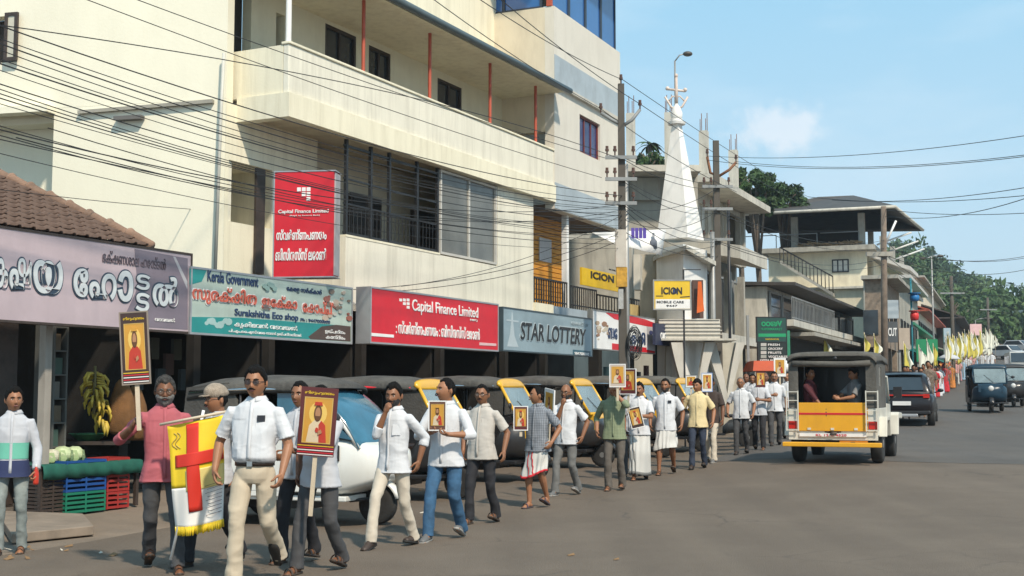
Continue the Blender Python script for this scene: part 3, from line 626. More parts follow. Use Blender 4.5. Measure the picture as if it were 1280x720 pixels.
# wall left of the spire and its little roof
FH = mkframe(786, 40, 1335)
H = froot(FH, 'grey_side_building', 'plain grey walled building between the tall block and the white spire', 'building')
a = FH.s(786); m = MB()
M_ = (Matrix.Translation(FH.o) @ Matrix.Rotation(FH.a, 4, 'Z')).inverted()
def perp_box(root, Mi, px0, px1, py0, py1, Y, th, name, mm, grow=0):
    """a camera-facing wall between two pixels at distance Y"""
    A_, B_ = pt(px0, py1, Y), pt(px1, py0, Y+0); d = (B_-A_); d.z = 0
    mb = MB(); c = [Mi @ Vector((A_.x, A_.y, 0)), Mi @ Vector((B_.x, B_.y, 0)), Mi @ Vector((B_.x+.1, B_.y+th, 0)), Mi @ Vector((A_.x+.1, A_.y+th, 0))]
    mb.prismz([(p.x, p.y) for p in c], A_.z, B_.z); return mb.build(name, mm, root)
perp_box(H, M_, 780, 872, 214, 540, 41, 6, 'wall', mat('grey_beige_wall', (.36, .34, .29), rough=.9, var=.08, dirt=.35), 0)
A_, B_ = pt(778, 208, 40.3), pt(826, 212, 40.3)
perp_box(H, M_, 776, 876, 206, 214, 39.8, 7.4, 'roof_slab', CONCL)
perp_box(H, M_, 788, 822, 222, 250, 40.8, .15, 'vent_grid', CONC)
# wall with balcony under it (behind the poles)
perp_box(H, M_, 792, 800, 318, 362, 34.5, .4, 'column', CONCL)
perp_box(H, M_, 800, 830, 318, 400, 36, .4, 'low_wall', mat('beige_grey_wall', (.42, .38, .30), rough=.9, var=.1, dirt=.5), 0)

# --- white chapel with the spire
FC = mkframe(856, 34.5, 1335)
CH = froot(FC, 'white_spire_chapel', 'small white chapel shrine with a tall four sided spire, dome and ornate cross', 'chapel')
Mi = (Matrix.Translation(FC.o) @ Matrix.Rotation(FC.a, 4, 'Z')).inverted()
def wl(p): return Mi @ Vector(p)
zb = pt(850, 300, 35.5).z; zt2 = pt(849, 156, 35.5).z; cx = wl(gpt(852.5, 35.5)); cx2 = wl(gpt(849.5, 35.5)); kk = 35.5/1605.5
def sq(c, w_, z, rot=0): return [Vector((c.x+w_*math.cos(rot+PI/4+i*PI/2), c.y+w_*math.sin(rot+PI/4+i*PI/2), z)) for i in range(4)]
rt = math.radians(-12)
m = MB(); rr = []
for t in [0, .25, .5, .75, 1]: rr.append(sq(cx.lerp(cx2, t), (31*kk)*(1-t)+(6.5*kk)*t, zb+(zt2-zb)*t, rt))
m.loft(rr, smooth=False); m.build('spire', WHITE, CH)
c2_ = Vector((cx2.x, cx2.y, zt2))
m = MB(); m.cyl(c2_+Vector((0, 0, .001)), .24, .07, n=20, r2=.26); m.cyl(c2_+Vector((0, 0, .073)), .17, .08, n=20); m.build('ring', WHITE, CH)
m = MB(); m.smooth = True; m.loft([[c2_+Vector((r_*math.cos(2*PI*i/18), r_*math.sin(2*PI*i/18), z_)) for i in range(18)] for r_, z_ in [(.14, .15), (.16, .22), (.17, .32), (.13, .42), (.10, .50), (.05, .56), (.035, .65)]]); m.build('dome', WHITE, CH)
m = MB(); ct = c2_+Vector((0, 0, .6)); U_ = Vector((math.cos(-FC.a), math.sin(-FC.a), 0))
m.tube([ct, ct+Vector((0, 0, .78))], [.05, .04], 8); m.tube([ct+Vector((0, 0, .42))-U_*.24, ct+Vector((0, 0, .36))+U_*.26], .035, 8)
for s_ in (-1, 1): m.ell(ct+Vector((0, 0, .42-.02*s_))+U_*.25*s_, .06, .06, .06, 8, 6); m.tube([ct+U_*s_*.24+Vector((0, 0, .06)), ct+U_*s_*.10+Vector((0, 0, .22)), ct+Vector((0, 0, .18))], .022, 6); m.tube([ct+U_*s_*.32+Vector((0, 0, .20)), ct+U_*s_*.16+Vector((0, 0, -.08)), ct+U_*s_*.05+Vector((0, 0, -.15))], .03, 6)
m.ell(ct+Vector((0, 0, .80)), .055, .055, .07, 8, 6); m.build('cross', mat('weathered_white_cross', (.66, .58, .52), rough=.7, var=.2, scale=6, dirt=.5, dcol=(.35, .16, .10)), CH)
OFFCH = mat('shaded_limewash', (.55, .52, .46), rough=.85, var=.10, scale=1.5, bump=.2, dirt=.5, dcol=(.28, .25, .2), dscale=(1.5, 1.5, .3))  # beige limewash, the shadow on the lower chapel put into its darker tone
def pbox(root, px0, px1, py0, py1, Y, th, name, mm, dx=0, **t):
    a_, b_ = pt(px0, py1, Y), pt(px1, py0, Y); mb = MB(); mb.M = Mi
    mb.box(a_.x, b_.x, Y, Y+th, a_.z, b_.z); return mb.build(name, mm, root, **t)
# body: left face and right face of the shrine
m = MB(); m.M = Mi; Pq = [gpt(822, 35.6), gpt(856, 34.3), gpt(886, 35.9), gpt(850, 37.5)]
m.prismz([(p.x, p.y) for p in Pq], 0, zb-.25); m.build('body', WHITE, CH)
m = MB(); m.M = Mi; zg = pt(858, 316, 34).z; e0, e1, e2, e3 = pt(822, 323, 35.2), pt(858, 312, 33.7), pt(895, 332, 35.6), pt(858, 318, 37.5)
m.slab(e0, e1, Vector((e3.x, 37.4, e3.z+.15)), Vector((e0.x-.1, 37, e0.z)), (0, 0, .12)); m.slab(e1, e2, Vector((e2.x+.1, 37.4, e2.z)), Vector((e3.x, 37.4, e3.z+.15)), (0, 0, .12)); m.build('gable_roof', CONCL, CH)
pbox(CH, 866, 879, 350, 398, 34.75, .12, 'niche', mat('dark_niche', (.09, .05, .04), rough=.8), 0)
m = MB(); m.M = Mi; a_ = pt(874.5, 352, 34.6); m.add([a_+Vector((-.045, 0, 0)), a_+Vector((.045, 0, 0)), a_+Vector((.11, -.02, -.80)), a_+Vector((-.09, -.02, -.86))], [(0, 1, 2, 3)])
me_ = eval_mesh(m.mesh('saffron_cloth', mat('saffron_cloth', (.62, .12, .02), rough=.8)), [('SOLIDIFY', dict(thickness=.02))], MATS['saffron_cloth'], False); put('saffron_cloth', me_, CH)
# louvred white ledge under it and the curved shells of the porch
pbox(CH, 824, 900, 399, 423, 34.2, 1.0, 'louvre_wall', OFFCH, 0)
for i, py in enumerate((399, 403.5, 408, 412.5, 417)): pbox(CH, 824.2, 899.5+1*i, py, py+.9, 34.17-.004*i, .9, 'louvre', OFFCH, 0)
pbox(CH, 823, 922, 423, 425.5, 33.9, 1.8, 'porch_slab', CONCL)
pbox(CH, 832, 928, 428, 560, 36.2, .3, 'porch_back', mat('porch_beige', (.46, .42, .34), rough=.85, dirt=.5), 0)
for i, (pa, pb_, pc, wd) in enumerate(((846, 852, 868, 9), (888, 876, 872, 8), (888, 902, 912, 9), (926, 914, 908, 7), (838, 834, 836, 6))):
    m = MB(); m.smooth = True; g = []
    for j in range(9):
        t = j/8; px = (1-t)**2*pa+2*t*(1-t)*pb_+t*t*pc; py = 428+t*90; q = pt(px, py, 33.9+.25*i); w_ = wd*.8*(1-.75*t)*33.9/1605.5
        g.append([q+Vector((-w_, 0, 0)), q+Vector((w_, 0, 0)), q+Vector((w_, .35, 0)), q+Vector((-w_, .35, 0))])
    m.M = Mi; m.loft(g, smooth=False); m.build('curved_fin', OFFCH, CH)

# --- dark glass fronted shop block before the big roofed house
FB = mkframe(966, 50, 1335)
Bk = froot(FB, 'glass_front_shops', 'two storey shop row with dark glass upper floor and thin dark eave behind the jeep', 'building')
xb = FB.s(1072); ze_ = FB.z(966, 341, -1.0)
MB().box(0, xb, .2, 8, 0, ze_-.1).build('wall', CONCL, Bk)
MB().hexa([(-.3, -1.0, ze_-.12), (xb+.3, -1.0, ze_-.12), (xb, 8, ze_+.2), (-.3, 8, ze_+.2), (-.3, -1.0, ze_), (xb+.3, -1.0, ze_), (xb, 8, ze_+.4), (-.3, 8, ze_+.4)]).build('eave_roof', ROOFD, Bk)
MB().box(-3.2, 4.5, 3, 8, ze_+.45, FB.z(966, 312)).build('rear_wall', mat('dusty_cream', (.50, .45, .36), rough=.9, dirt=.6, dcol=(.2, .17, .13)), Bk); zs_ = FB.z(980, 404); 
npn = 9
for i in range(npn):
    x_ = .3+i*(xb-.5)/npn; window(Bk, x_, x_+(xb-.5)/npn-.15, zs_+.1, ze_-.25, .12, STEEL, GLASSD if i not in (2, 5) else mat('blue_pane', (.05, .09, .14), rough=.15, bump=0), n=1, fw=.08)
MB().box(-.2, xb, -.9, .19, zs_-.25, zs_).build('balcony_slab', CONCL, Bk)
railing(Bk, 0, xb*.45, -.8, zs_, zs_+.9, .3, STEEL)
MB().box(-.1, xb, -.2, .19, 0, zs_-.6).build('shop_wall', DARKIN, Bk)
MB().box(2, xb, -1.3, -.21, zs_-.55, zs_-.4).build('awning', CONC, Bk)
# dirty parapet wall seen over the jeep
FP = mkframe(1014, 62, 1320); P_ = froot(FP, 'dirty_parapet_building', 'low building with mould streaked concrete parapet seen over the jeep', 'building')
z1_, z0_ = FP.z(1014, 404), FP.z(1014, 432)
x1p = FP.s(1104); streak = mat('mouldy_parapet', (.44, .41, .36), rough=.95, var=.15, dirt=.95, dcol=(.07, .065, .06), dscale=(2.2, 2.2, .35))
MB().box(0, x1p, 0, .3, z0_, z1_).build('parapet', streak, P_); MB().box(.002, x1p, .02, 8, 0, z0_).build('wall', DARKIN, P_); MB().box(-.1, x1p, -1.2, -.003, z0_-.15, z0_).build('awning', CONC, P_)
MB().box(.3, .302+.2, .3, 8, z0_, z1_-.003).build('side_parapet', streak, P_)

# --- big roofed house
FR = mkframe(1086, 80, 1300); RH = froot(FR, 'big_roofed_house', 'tall cream house with a huge dark overhanging roof and open top floor full of debris', 'house')
Mr = (Matrix.Translation(FR.o) @ Matrix.Rotation(FR.a, 4, 'Z')).inverted()
zr_, zd, zl_, zp_ = FR.z(1086, 264), FR.z(1086, 310), FR.z(1086, 362), FR.z(1086, 404)
dF = (Mr @ gpt(962, 82.5)).y      # how far the front wall runs back to the left
xs_ = FR.s(1146)
CRM = mat('aged_cream_wall', (.74, .67, .50), rough=.9, var=.08, scale=.6, bump=.2, dirt=.5, dcol=(.30, .25, .19), dscale=(.5, .5, .2))
hole = []
m = MB(); m.box(.0, .25, 0, dF, 0, zl_-.02); m.box(.5, .75, 0, dF, zl_-.015, zd-.3); m.build('front_wall', CRM, RH)
m = MB(); m.box(.251, xs_, 0, .25, 0, zl_-.03); m.box(.751, xs_, .3, .55, zl_-.012, zd-.3); m.build('street_wall', CRM, RH)
MB().box(-.4, xs_, -.6, dF+.5, zd-.3, zd).build('deck_slab', CONC, RH)
MB().box(-.3, xs_, -.8, .6, zl_-.012+.3-.32, zl_+.1).build('floor_slab', CONCL, RH) if False else MB().box(-.35, .49, -.5, dF, zl_-.015, zl_+.12).build('floor_slab', CONCL, RH)
# window in the front wall
A_, B_ = Mr @ gpt(1041, 80.5), Mr @ gpt(1063, 80.3)
y1w, y0w = A_.y, B_.y; zw1, zw0 = FR.z(1086, 325), FR.z(1086, 341)
f = MB(); f.box(.43, .498, y0w, y1w, zw1-.08, zw1); f.box(.43, .498, y0w, y1w, zw0, zw0+.08)
for i in range(4): yy = y0w+(y1w-y0w-.08)*i/3; f.box(.431, .497, yy, yy+.08, zw0+.08, zw1-.08)
fo = f.build('window', BLACK, RH)
for i in range(3): yy = y0w+(y1w-y0w-.08)*i/3; MB().box(.46, .48, yy+.08, yy+(y1w-y0w-.08)/3, zw0+.08, zw1-.08).build('pane', mat('bright_pane', (.62, .58, .50), rough=.4, bump=0), fo)
# lower corner door bay with a thin railing
c_ = MB(); c_.box(.8, 3.6, -.012, -.002, zp_-.1, zl_-.4); c_.build('door_bay', DARKIN, RH)
for i in range(4): MB().box(.8+i*.9, .88+i*.9, -.06, -.013, zp_-.1, zl_-.4).build('mullion', CONCL, RH)
railing(RH, .6, 4, -.4, zp_-.1, zp_+.9, .3, mat('white_rail', (.6, .6, .58), rough=.5), r=.02)
MB().box(-.3, xs_, -1.0, -.003, zp_-.4, zp_-.1).build('lower_slab', CONCL, RH)
# roof
ev0, ev1 = Mr @ pt(955, 272, 82), Mr @ pt(1095, 262, 79.2)
ze1 = ev1.z; hi0, hi1 = Mr @ pt(1010, 249, 88), Mr @ pt(1052, 247, 90)
fl = Vector((-1.6, ev0.y+1.5, ze1)); fr = Vector((-1.4, -2.0, ze1)); xs2 = FR.s(1147, -2.6); br = Vector((xs2, -3.2, ze1-.9)); bl_ = Vector((xs2, dF+2, ze1-.5))
r0 = Vector((6.5, dF*.62, hi0.z)); r1 = Vector((9.5, dF*.30, hi1.z)); r2_ = Vector((max(12, xs2-6), dF*.35, hi1.z-.3))
m = MB(); dn = Vector((0, 0, -.18))
m.add([fl, fr, r1, r0], [(0, 1, 2, 3)]); m.add([fr, br, r2_, r1], [(0, 1, 2, 3)]); m.add([fl, r0, r2_, bl_], [(0, 1, 2, 3)]); m.add([br, bl_, r2_], [(0, 1, 2)]); m.add([r0, r1, r2_], [(0, 1, 2)])
me_ = eval_mesh(m.mesh('roof', ROOFD), [('SOLIDIFY', dict(thickness=.16, offset=0))], ROOFD, False); put('roof', me_, RH)
g = MB(); g.tube([fl, fr], .10, 6); g.tube([fr, br], .10, 6); g.build('eave_trim', CONCL, RH)
# the street side flap hanging low
if 0: m = MB(); m.slab(fr+Vector((1, .3, -.1)), br+Vector((0, .3, -.1)), br+Vector((0, -1.6, -3.4)), fr+Vector((14, -1.6, -3.4)), (0, .1, .1)); m.build('side_flap', ROOFD, RH)
for px_, Yc in ((996, 82.1), (1081, 80.2)):
    q = Mr @ gpt(px_, Yc); MB().box(q.x-.2+.3, q.x+.2+.3, q.y-.2, q.y+.2, zd+.002, ze1-.05).build('column', CONC, RH)
for x_ in (6, 13, 20, 27): MB().box(x_, x_+.35, .2, .55, zd+.002, ze1-.05).build('column', CONC, RH)
MB().box(6, 6.2, 1, dF, zd+.002, ze1-.1).build('inner_wall', DARKIN, RH)
for q in range(4): g = MB(); g.tube([(.1, .4+q*2.6, zd+.9), (.1, 2.8+q*2.6, zd+.9)], .03, 6); g.tube([(.1, .4+q*2.6, zd), (.1, .4+q*2.6, zd+.9)], .03, 6); g.build('rail', STEEL, RH)
rs = random.Random(5); g = MB()
for i in range(160):
    x_, y_ = rs.uniform(-.2, .9), rs.uniform(.3, dF*.66); a = rs.uniform(0, PI); l = rs.uniform(.1, .45); z_ = zd+rs.uniform(.02, .28); dx, dy = math.cos(a)*l, math.sin(a)*l
    g.tube([(x_-dx, y_-dy, z_), (x_+dx, y_+dy, z_+rs.uniform(-.05, .15))], rs.uniform(.015, .04), 4)
d_ = g.build('debris', mat('straw_debris', (.30, .20, .11), rough=.95, var=.4, scale=5), RH); d_['kind'] = 'stuff'
for i, (x_, zz) in enumerate(((1.0, zd-.6), (4.5, zl_+.7))): MB().hexa([(x_, -2.6, zz-1.0), (x_+5.5, -2.6, zz-1.0), (x_+5.5, -.02, zz), (x_, -.02, zz), (x_, -2.6, zz-.75), (x_+5.5, -2.6, zz-.75), (x_+5.5, -.02, zz+.15), (x_, -.02, zz+.15)]).build('sun_shade', mat('pale_sheet', (.52, .50, .46), rough=.7, dirt=.3), RH)
for i in range(3): MB().tube([(1+i*5, -.6, zd+.1), (2.2+i*5, -2.6, ze1-1.2)], .06, 6).build('strut', mat('white_rail', (.6, .6, .58)), RH)
# outside stair with dark railing on the left part of the front
q0, q1 = Mr @ pt(975, 316, 81.2), Mr @ pt(1040, 352, 79.6)
m = MB(); m.slab((-.9, q0.y, q0.z-.7), (-.9, q1.y, q1.z-.9), (-.05, q1.y, q1.z-.9), (-.05, q0.y, q0.z-.7), (0, 0, .22)); st_ = m.build('stair_flight', CONC, RH)
for i in range(15): t = i/14; y_ = q0.y+(q1.y-q0.y)*t; z_ = q0.z+(q1.z-q0.z)*t; MB().tube([(-.88, y_, z_-.55-.15*t), (-.88, y_, z_+.35)], .03, 5).build('baluster', BLACK, RH)
MB().tube([(-.88, q0.y, q0.z+.35), (-.88, q1.y, q1.z+.35)], .045, 6).build('handrail', BLACK, RH)

# --- row of small shops far along the street
def shop(name, label, px, Y, vpx, pxe, ztop_py, wm, roofc=None, awn=None, cat='shop', roof='slab', dp=7):
    F = mkframe(px, Y, vpx); g0 = gz(F.o.x, F.o.y)-1.2; zt_ = F.z(px, ztop_py); xe_ = F.s(pxe); r = froot(F, name, label, cat)
    zf_ = gz(F.o.x, F.o.y)+2.6
    MB().box(0, xe_, 0, dp, zf_, zt_).build('wall', wm, r); MB().box(.01, xe_, .8, dp-.01, g0, zf_-.003).build('shop_front', DARKIN, r)
    for i in range(int(xe_/3.2)+1): MB().box(min(i*3.2, xe_-.3), min(i*3.2+.3, xe_), 0, .3, g0, zf_-.004).build('pier', wm, r)
    nw = int(xe_/2.4)
    if zt_-zf_ > 1.8:
        for i in range(nw):
            window(r, .5+i*2.4, 1.7+i*2.4, zf_+.6, min(zt_-.35, zf_+1.8), -.02, BLACK, GLASSD, n=2, fw=.07)
        f_ = MB(); f_.box(-.045, -.003, .3, 1.0, zf_+.6, min(zt_-.35, zf_+1.8)); f_.build('window', GLASSD, r)
    if roof == 'slab': MB().box(-.4, xe_+.2, -.7, dp+.1, zt_, zt_+.18).build('roof', roofc or CONCL, r)
    elif roof == 'pitch': MB().prism([(0, 0)]*0 or [(-.6, zt_), (xe_+.4, zt_), (xe_+.4, zt_+.12), (-.6, zt_+.12)], -.8, 3.5).build('eave', roofc, r); m = MB(); m.hexa([(-.6, -.9, zt_+.0), (xe_+.4, -.9, zt_), (xe_+.4, 3.5, zt_+1.5), (-.6, 3.5, zt_+1.5), (-.6, -.9, zt_+.13), (xe_+.4, -.9, zt_+.13), (xe_+.4, 3.5, zt_+1.63), (-.6, 3.5, zt_+1.63)]); m.build('roof', roofc, r)
    if awn:
        m = MB(); m.hexa([(0, -1.8, zf_-.5), (xe_, -1.8, zf_-.5), (xe_, -.002, zf_+.1), (0, -.002, zf_+.1), (0, -1.8, zf_-.42), (xe_, -1.8, zf_-.42), (xe_, -.002, zf_+.2), (0, -.002, zf_+.2)]); m.build('awning', awn, r)
    return r, F, xe_, zf_, zt_
BRICK = mat('brick_brown', (.26, .20, .15), rough=.9, var=.3, scale=5, bump=.4, dirt=.4)
GREENP = mat('green_paint', (.02, .20, .11), rough=.6, var=.15, dirt=.3); TEAL = mat('teal_net', (.04, .24, .22), rough=.8, var=.2)
REDSH = mat('red_roof_sheet', (.30, .06, .035), rough=.7, var=.3, dirt=.5, dcol=(.12, .06, .05))
shop('brown_shop', 'narrow brown walled shop beside the leaning pole right of the big roofed house', 1108, 62, 1270, 1127, 352, BRICK, CONC, None, dp=.9)
shop('cluttered_shop', 'dark shop with a pale sheet roof right of the brown shop', 1127, 74, 1266, 1150, 352, CONC, mat('pale_sheet', (.52, .50, .46)), TEAL, dp=2)
shop('green_awning_shop', 'low shop with bright green awnings behind the green board', 1132, 84, 1262, 1160, 408, GREENP, GREENP, GREENP, dp=3)
shop('red_roofed_shops', 'far row of shops under a rusty red sheet roof', 1150, 98, 1262, 1196, 392, OFFWH, REDSH, CONC, roof='pitch')
shop('beige_upper_house', 'far beige two storey house above the red roof', 1150, 118, 1262, 1190, 352, BEIGE, CONC, None, cat='house')
shop('far_shop_row', 'last dark shop row on the left kerb before the wooded hill', 1196, 122, 1262, 1222, 402, SHADEW, ROOFD, None, roof='pitch')
# white house on the right
F_ = mkframe(1262, 170, 1600)
wh = froot(F_, 'white_flat_house', 'small white flat roofed house on the slope at the right edge', 'house')
z0_, z1_ = F_.z(1262, 440), F_.z(1262, 409); xw_ = 12
Mi_ = (Matrix.Translation(F_.o) @ Matrix.Rotation(F_.a, 4, 'Z')).inverted()
m = MB(); m.M = Mi_; a_ = gpt(1262, 170); m.box(a_.x, a_.x+10, 170, 178, z0_-4, z1_); m.build('wall', WHITE, wh)
m = MB(); m.M = Mi_; m.box(a_.x-2.2, a_.x+11, 169, 179, z1_+.003, z1_+.35); m.build('roof_slab', WHITE, wh)
m = MB(); m.M = Mi_; m.box(a_.x+3, a_.x+7, 171.5, 176, z1_+.353, z1_+2.4); m.build('roof_room', WHITE, wh)
for i in range(2): m = MB(); m.M = Mi_; m.box(a_.x+1+i*4, a_.x+2.4+i*4, 169.93, 169.99, z0_+.2, z0_+1.5); m.build('window', GLASSD, wh)
# ------------------------------------------------------------------ sign boards
def fit_text(txt, w, h, m, extrude=.003, off=0, shear=0, pad=0):
    me = text_mesh(txt, 1.0, m, extrude=extrude, offset=off, shear=shear)
    xs = [v.co.x for v in me.vertices]; zs = [v.co.z for v in me.vertices]
    if not xs: return me
    kx = (w+2*pad)/(max(xs)-min(xs)); kz = (h+2*pad)/(max(zs)-min(zs)); x0, z0 = min(xs), min(zs)
    for v in me.vertices: v.co = ((v.co.x-x0)*kx-pad, v.co.y, (v.co.z-z0)*kz-pad)
    return me
class Sign:
    """board in frame F between two columns; everything printed on it is placed by its place on the board"""
    def __init__(s, name, label, F, px0, px1, t0, b0, d, m, depth=.12, edge=None, cat='sign board', group=None):
        s.root = thing(name, label, cat, F.o, F.a, group); s.F = F; s.d = d
        s.x0, s.x1 = F.s(px0, d), F.s(px1, d); s.z1, s.z0 = F.z(px0, t0, d), F.z(px0, b0, d)
        MB().box(s.x0, s.x1, d, d+depth, s.z0, s.z1).build('board', m, s.root); s.px = px0, px1
        if edge:
            e = MB(); t = .03
            for a, b, c, e2 in ((s.x0-t, s.x1+t, s.z1, s.z1+t), (s.x0-t, s.x1+t, s.z0-t, s.z0), (s.x0-t, s.x0, s.z0, s.z1), (s.x1, s.x1+t, s.z0, s.z1)): e.box(a, b, d-.01, d+depth+.01, c, e2)
            e.build('frame', edge, s.root)
        s.k = 0
    def text(s, txt, px0, px1, py0, py1, m, outline=None, ow=.03, off=.008, shear=0):
        """py0 top, py1 bottom, measured at px0..px1's middle"""
        x0, x1 = s.F.s(px0, s.d), s.F.s(px1, s.d); pm = (px0+px1)/2; z1, z0 = s.F.z(pm, py0, s.d), s.F.z(pm, py1, s.d)
        if outline:
            me = fit_text(txt, x1-x0, z1-z0, outline, .004, off=off+ow, shear=shear, pad=.02); put('lettering', me, s.root, (x0, s.d-.006, z0))
            me = fit_text(txt, x1-x0, z1-z0, m, .009, off=off, shear=shear); return put('lettering', me, s.root, (x0, s.d-.012, z0))
        me = fit_text(txt, x1-x0, z1-z0, m, .005, off=off, shear=shear); return put('lettering', me, s.root, (x0, s.d-.008, z0))
    def poly(s, pts, m, name='printed_shape', lift=.003):
        s.k += 1; l = lift+.0006*s.k
        q = [s.F.at(px, py, s.d) for px, py in pts]; mb = MB(); mb.prism([(a, b) for a, b in q], s.d-l, s.d-.0005); return mb.build(name, m, s.root)
    def disc(s, px, py, r, m, n=14, sx=1): return s.poly([(px+r*sx*math.cos(2*PI*i/n), py+r*math.sin(2*PI*i/n)) for i in range(n)], m)
def pm(name, c, r=.45): return mat('print_'+name, c, rough=r, var=.10, bump=.3, bscale=2.5, scale=2, dirt=.18, dcol=tuple(.55*q+.04 for q in c))
PW, PK, PR = pm('white', (.78, .77, .75)), pm('black', (.02, .02, .022)), pm('red', (.60, .012, .025))
PCO, PT, PNAVY, PY = pm('coral', (.62, .13, .08)), pm('teal', (.02, .25, .24)), pm('navy', (.02, .045, .12)), pm('yellow', (.70, .46, .02))
ALU = mat('aluminium_edge', (.42, .42, .43), rough=.4, metal=.5, var=.1)
def vend(txt): return txt
lil = mat('lilac_flex', (.48, .385, .41), rough=.4, var=.10, scale=1.2, bump=.5, bscale=2.5, dirt=.3, dcol=(.30, .25, .28))
s = Sign('hotel_sign', 'long lilac board with big outlined white lettering over the first shop at the left edge', F0, -20, 235, 282, 398, -.75, lil, .10, DKWOOD)
s.poly([(168, 311), (234.5, 323), (234.5, 412), (150, 407), (172, 360)], pm('dusk_lilac', (.20, .165, .20)))
s.poly([(216, 320.5), (219, 321), (234, 352), (234, 362)], pm('grey_streak', (.42, .41, .43)))
OUT = pm('dark_blue_outline', (.03, .05, .08)); LET = pm('pale_letter', (.60, .63, .64))
s.text('ക', -16, 4, 322, 359, LET, OUT, .045, .022); s.text('ഷ', 6, 33, 322, 362, LET, OUT, .045, .022); s.text('യ', 36, 73, 325, 367, LET, OUT, .045, .022)
s.text('േ', 87, 105, 335, 371, LET, OUT, .045, .022); s.text('ഹ', 107, 141, 341, 374, LET, OUT, .045, .022); s.text('ാ', 143, 162, 338, 377, LET, OUT, .045, .022)
s.text('ട', 166, 183, 343, 362, LET, OUT, .04, .018); s.text('ട', 166, 183, 366, 389, LET, OUT, .04, .018); s.text('ൽ', 187, 219, 345, 383, LET, OUT, .045, .022)
s.text('ഭക്ഷണശാല ഹോട്ടൽ', 123, 203, 317, 332, pm('dark_lilac', (.10, .08, .10)), off=.004); s.text('നടവയൽ', 191, 216, 397, 402, PW)
MB().box(s.x0, s.x1, s.d+.3, s.d+.35, s.z0+.1, s.z0+.15).build('bracket_rail', IRON, s.root)
for q in range(4): x_ = s.x0+(s.x1-s.x0)*(q+.5)/4; MB().box(x_-.02, x_+.02, s.d+.101, DG+.6, s.z0+.3, s.z0+.34).build('bracket', IRON, s.root)
# eco shop
pale = mat('pale_green_flex', (.42, .50, .44), rough=.4, var=.10, scale=1.2, bump=.5, bscale=3, dirt=.25, dcol=(.25, .27, .22))
s = Sign('eco_shop_sign', 'teal and pale green board with coral lettering and farm pictures next to the lilac board', F0, 237, 438, 335, 415, -.78, pale, .08, ALU)
s.poly([(237, 335.5), (258, 338), (252, 352), (237, 356)], PT); s.poly([(237, 396), (300, 397), (430, 407), (438, 409), (438, 427), (237, 415)], PT)
s.poly([(385, 421), (402, 408), (420, 406), (438, 408), (438, 427), (388, 424)], pm('dark_brown', (.08, .05, .04)))
for i in range(9): s.disc(258+i*3.4, 407-3*math.sin(i*1.1)-3, 2.6+(i % 3), pm('pale_line', (.35, .50, .48)), 9)
rs = random.Random(11)
for i in range(22): s.disc(405+rs.random()*31, 362+rs.random()*36, rs.uniform(1.5, 4), pm('farm_%d' % (i % 4), [(.30, .10, .07), (.48, .38, .30), (.22, .16, .12), (.5, .46, .40)][i % 4]), 7)
for i in range(5): s.disc(330+i*3, 358+3*math.sin(i*2), 3, pm('emblem_grey', (.24, .36, .33)), 8)
s.text('Kerala Government', 256, 320, 341, 355, PNAVY, off=.012); s.text('േകരള സർക്കാർ', 356, 400, 359, 367, PNAVY, off=.010)
s.text('സുരക്ഷിത', 237, 318, 359, 382, PCO, PW, .012, .020); s.text('ഇേക്കാ', 325, 369, 370, 388, PCO, PW, .012, .020); s.text('േഷാപ്പ്', 376, 414, 376, 392, PCO, PW, .012, .020)
s.text('Surakshitha Eco shop', 291, 371, 389, 400, PNAVY, off=.016); s.text('04936 000000' if 0 else 'Ph : 9447000000', 374, 411, 399, 403, PNAVY, off=.004)
s.text('കൃഷിഭവൻ നടവയൽ', 291, 370, 404, 413, PW, off=.010); s.text('പി.എം.കെ.എസ്.വൈ നാടൻ ഉത്പന്നങ്ങൾ', 284, 375, 414, 419, PW, off=.004)
s.text('ഉത്പന്നം', 405, 430, 412, 418, PW, off=.004); s.text('കേന്ദ്രം', 406, 430, 419, 424, PW, off=.004)
# red horizontal light box
s = Sign('red_shop_sign', 'long red light box with white lettering between the eco board and the lottery board', F0, 463, 622, 360, 427, -1.05, PR, .28, ALU)
def logo(s, px, py, q):
    for (i, j) in ((0, 0), (1, 0), (2, 0), (1, 1), (2, 1), (2, 2)): s.poly([(px+i*q, py+j*q), (px+i*q+q*.75, py+j*q+q*.1), (px+i*q+q*.75, py+j*q+q*.85), (px+i*q, py+j*q+q*.75)], PW, 'logo_block')
logo(s, 499, 373, 4.6)
s.text('Capital Finance Limited', 514, 597, 379, 397, PW, off=.010); s.text('(NBFC)', 587, 596, 399, 402, PW)
s.text(': സ്വർണ്ണപണയം : ബിസിനസ്സ് ലോൺ', 494, 599, 405, 421, PW, off=.014)
s.poly([(464, 416), (492, 418.5), (492, 422), (464, 420)], PW); s.poly([(599, 428), (620, 429.5), (620, 432.5), (599, 431.5)], pm('pale_pink', (.7, .45, .45)))
# star lottery
lot = mat('steel_blue_flex', (.25, .33, .37), rough=.35, var=.22, scale=.9, bump=.03)
s = Sign('lottery_sign', 'steel blue board reading STAR LOTTERY with a tower drawing at its left end', F0, 629, 740, 385, 437, -1.0, lot, .12, mat('dark_slate_frame', (.05, .075, .09), rough=.4))
TW = pm('pale_steel', (.45, .52, .55)); s.poly([(640, 388), (643, 420), (648, 434), (634, 433), (637.5, 418)], TW); s.poly([(633, 399), (648, 401), (648, 403), (633, 401)], TW)
s.text('STAR LOTTERY', 650, 732, 407, 428, PK, TW, .012, .010, shear=.12); s.poly([(716, 437), (738, 439), (738, 446), (716, 444)], pm('deep_teal', (.03, .10, .14))); s.text('MEENANGADI' if 0 else '9847000000', 718, 736, 440.5, 444, PW)
s.text('NADAVAYAL' if 0 else 'KERALA STATE', 714, 736, 403, 407, TW, off=.003)
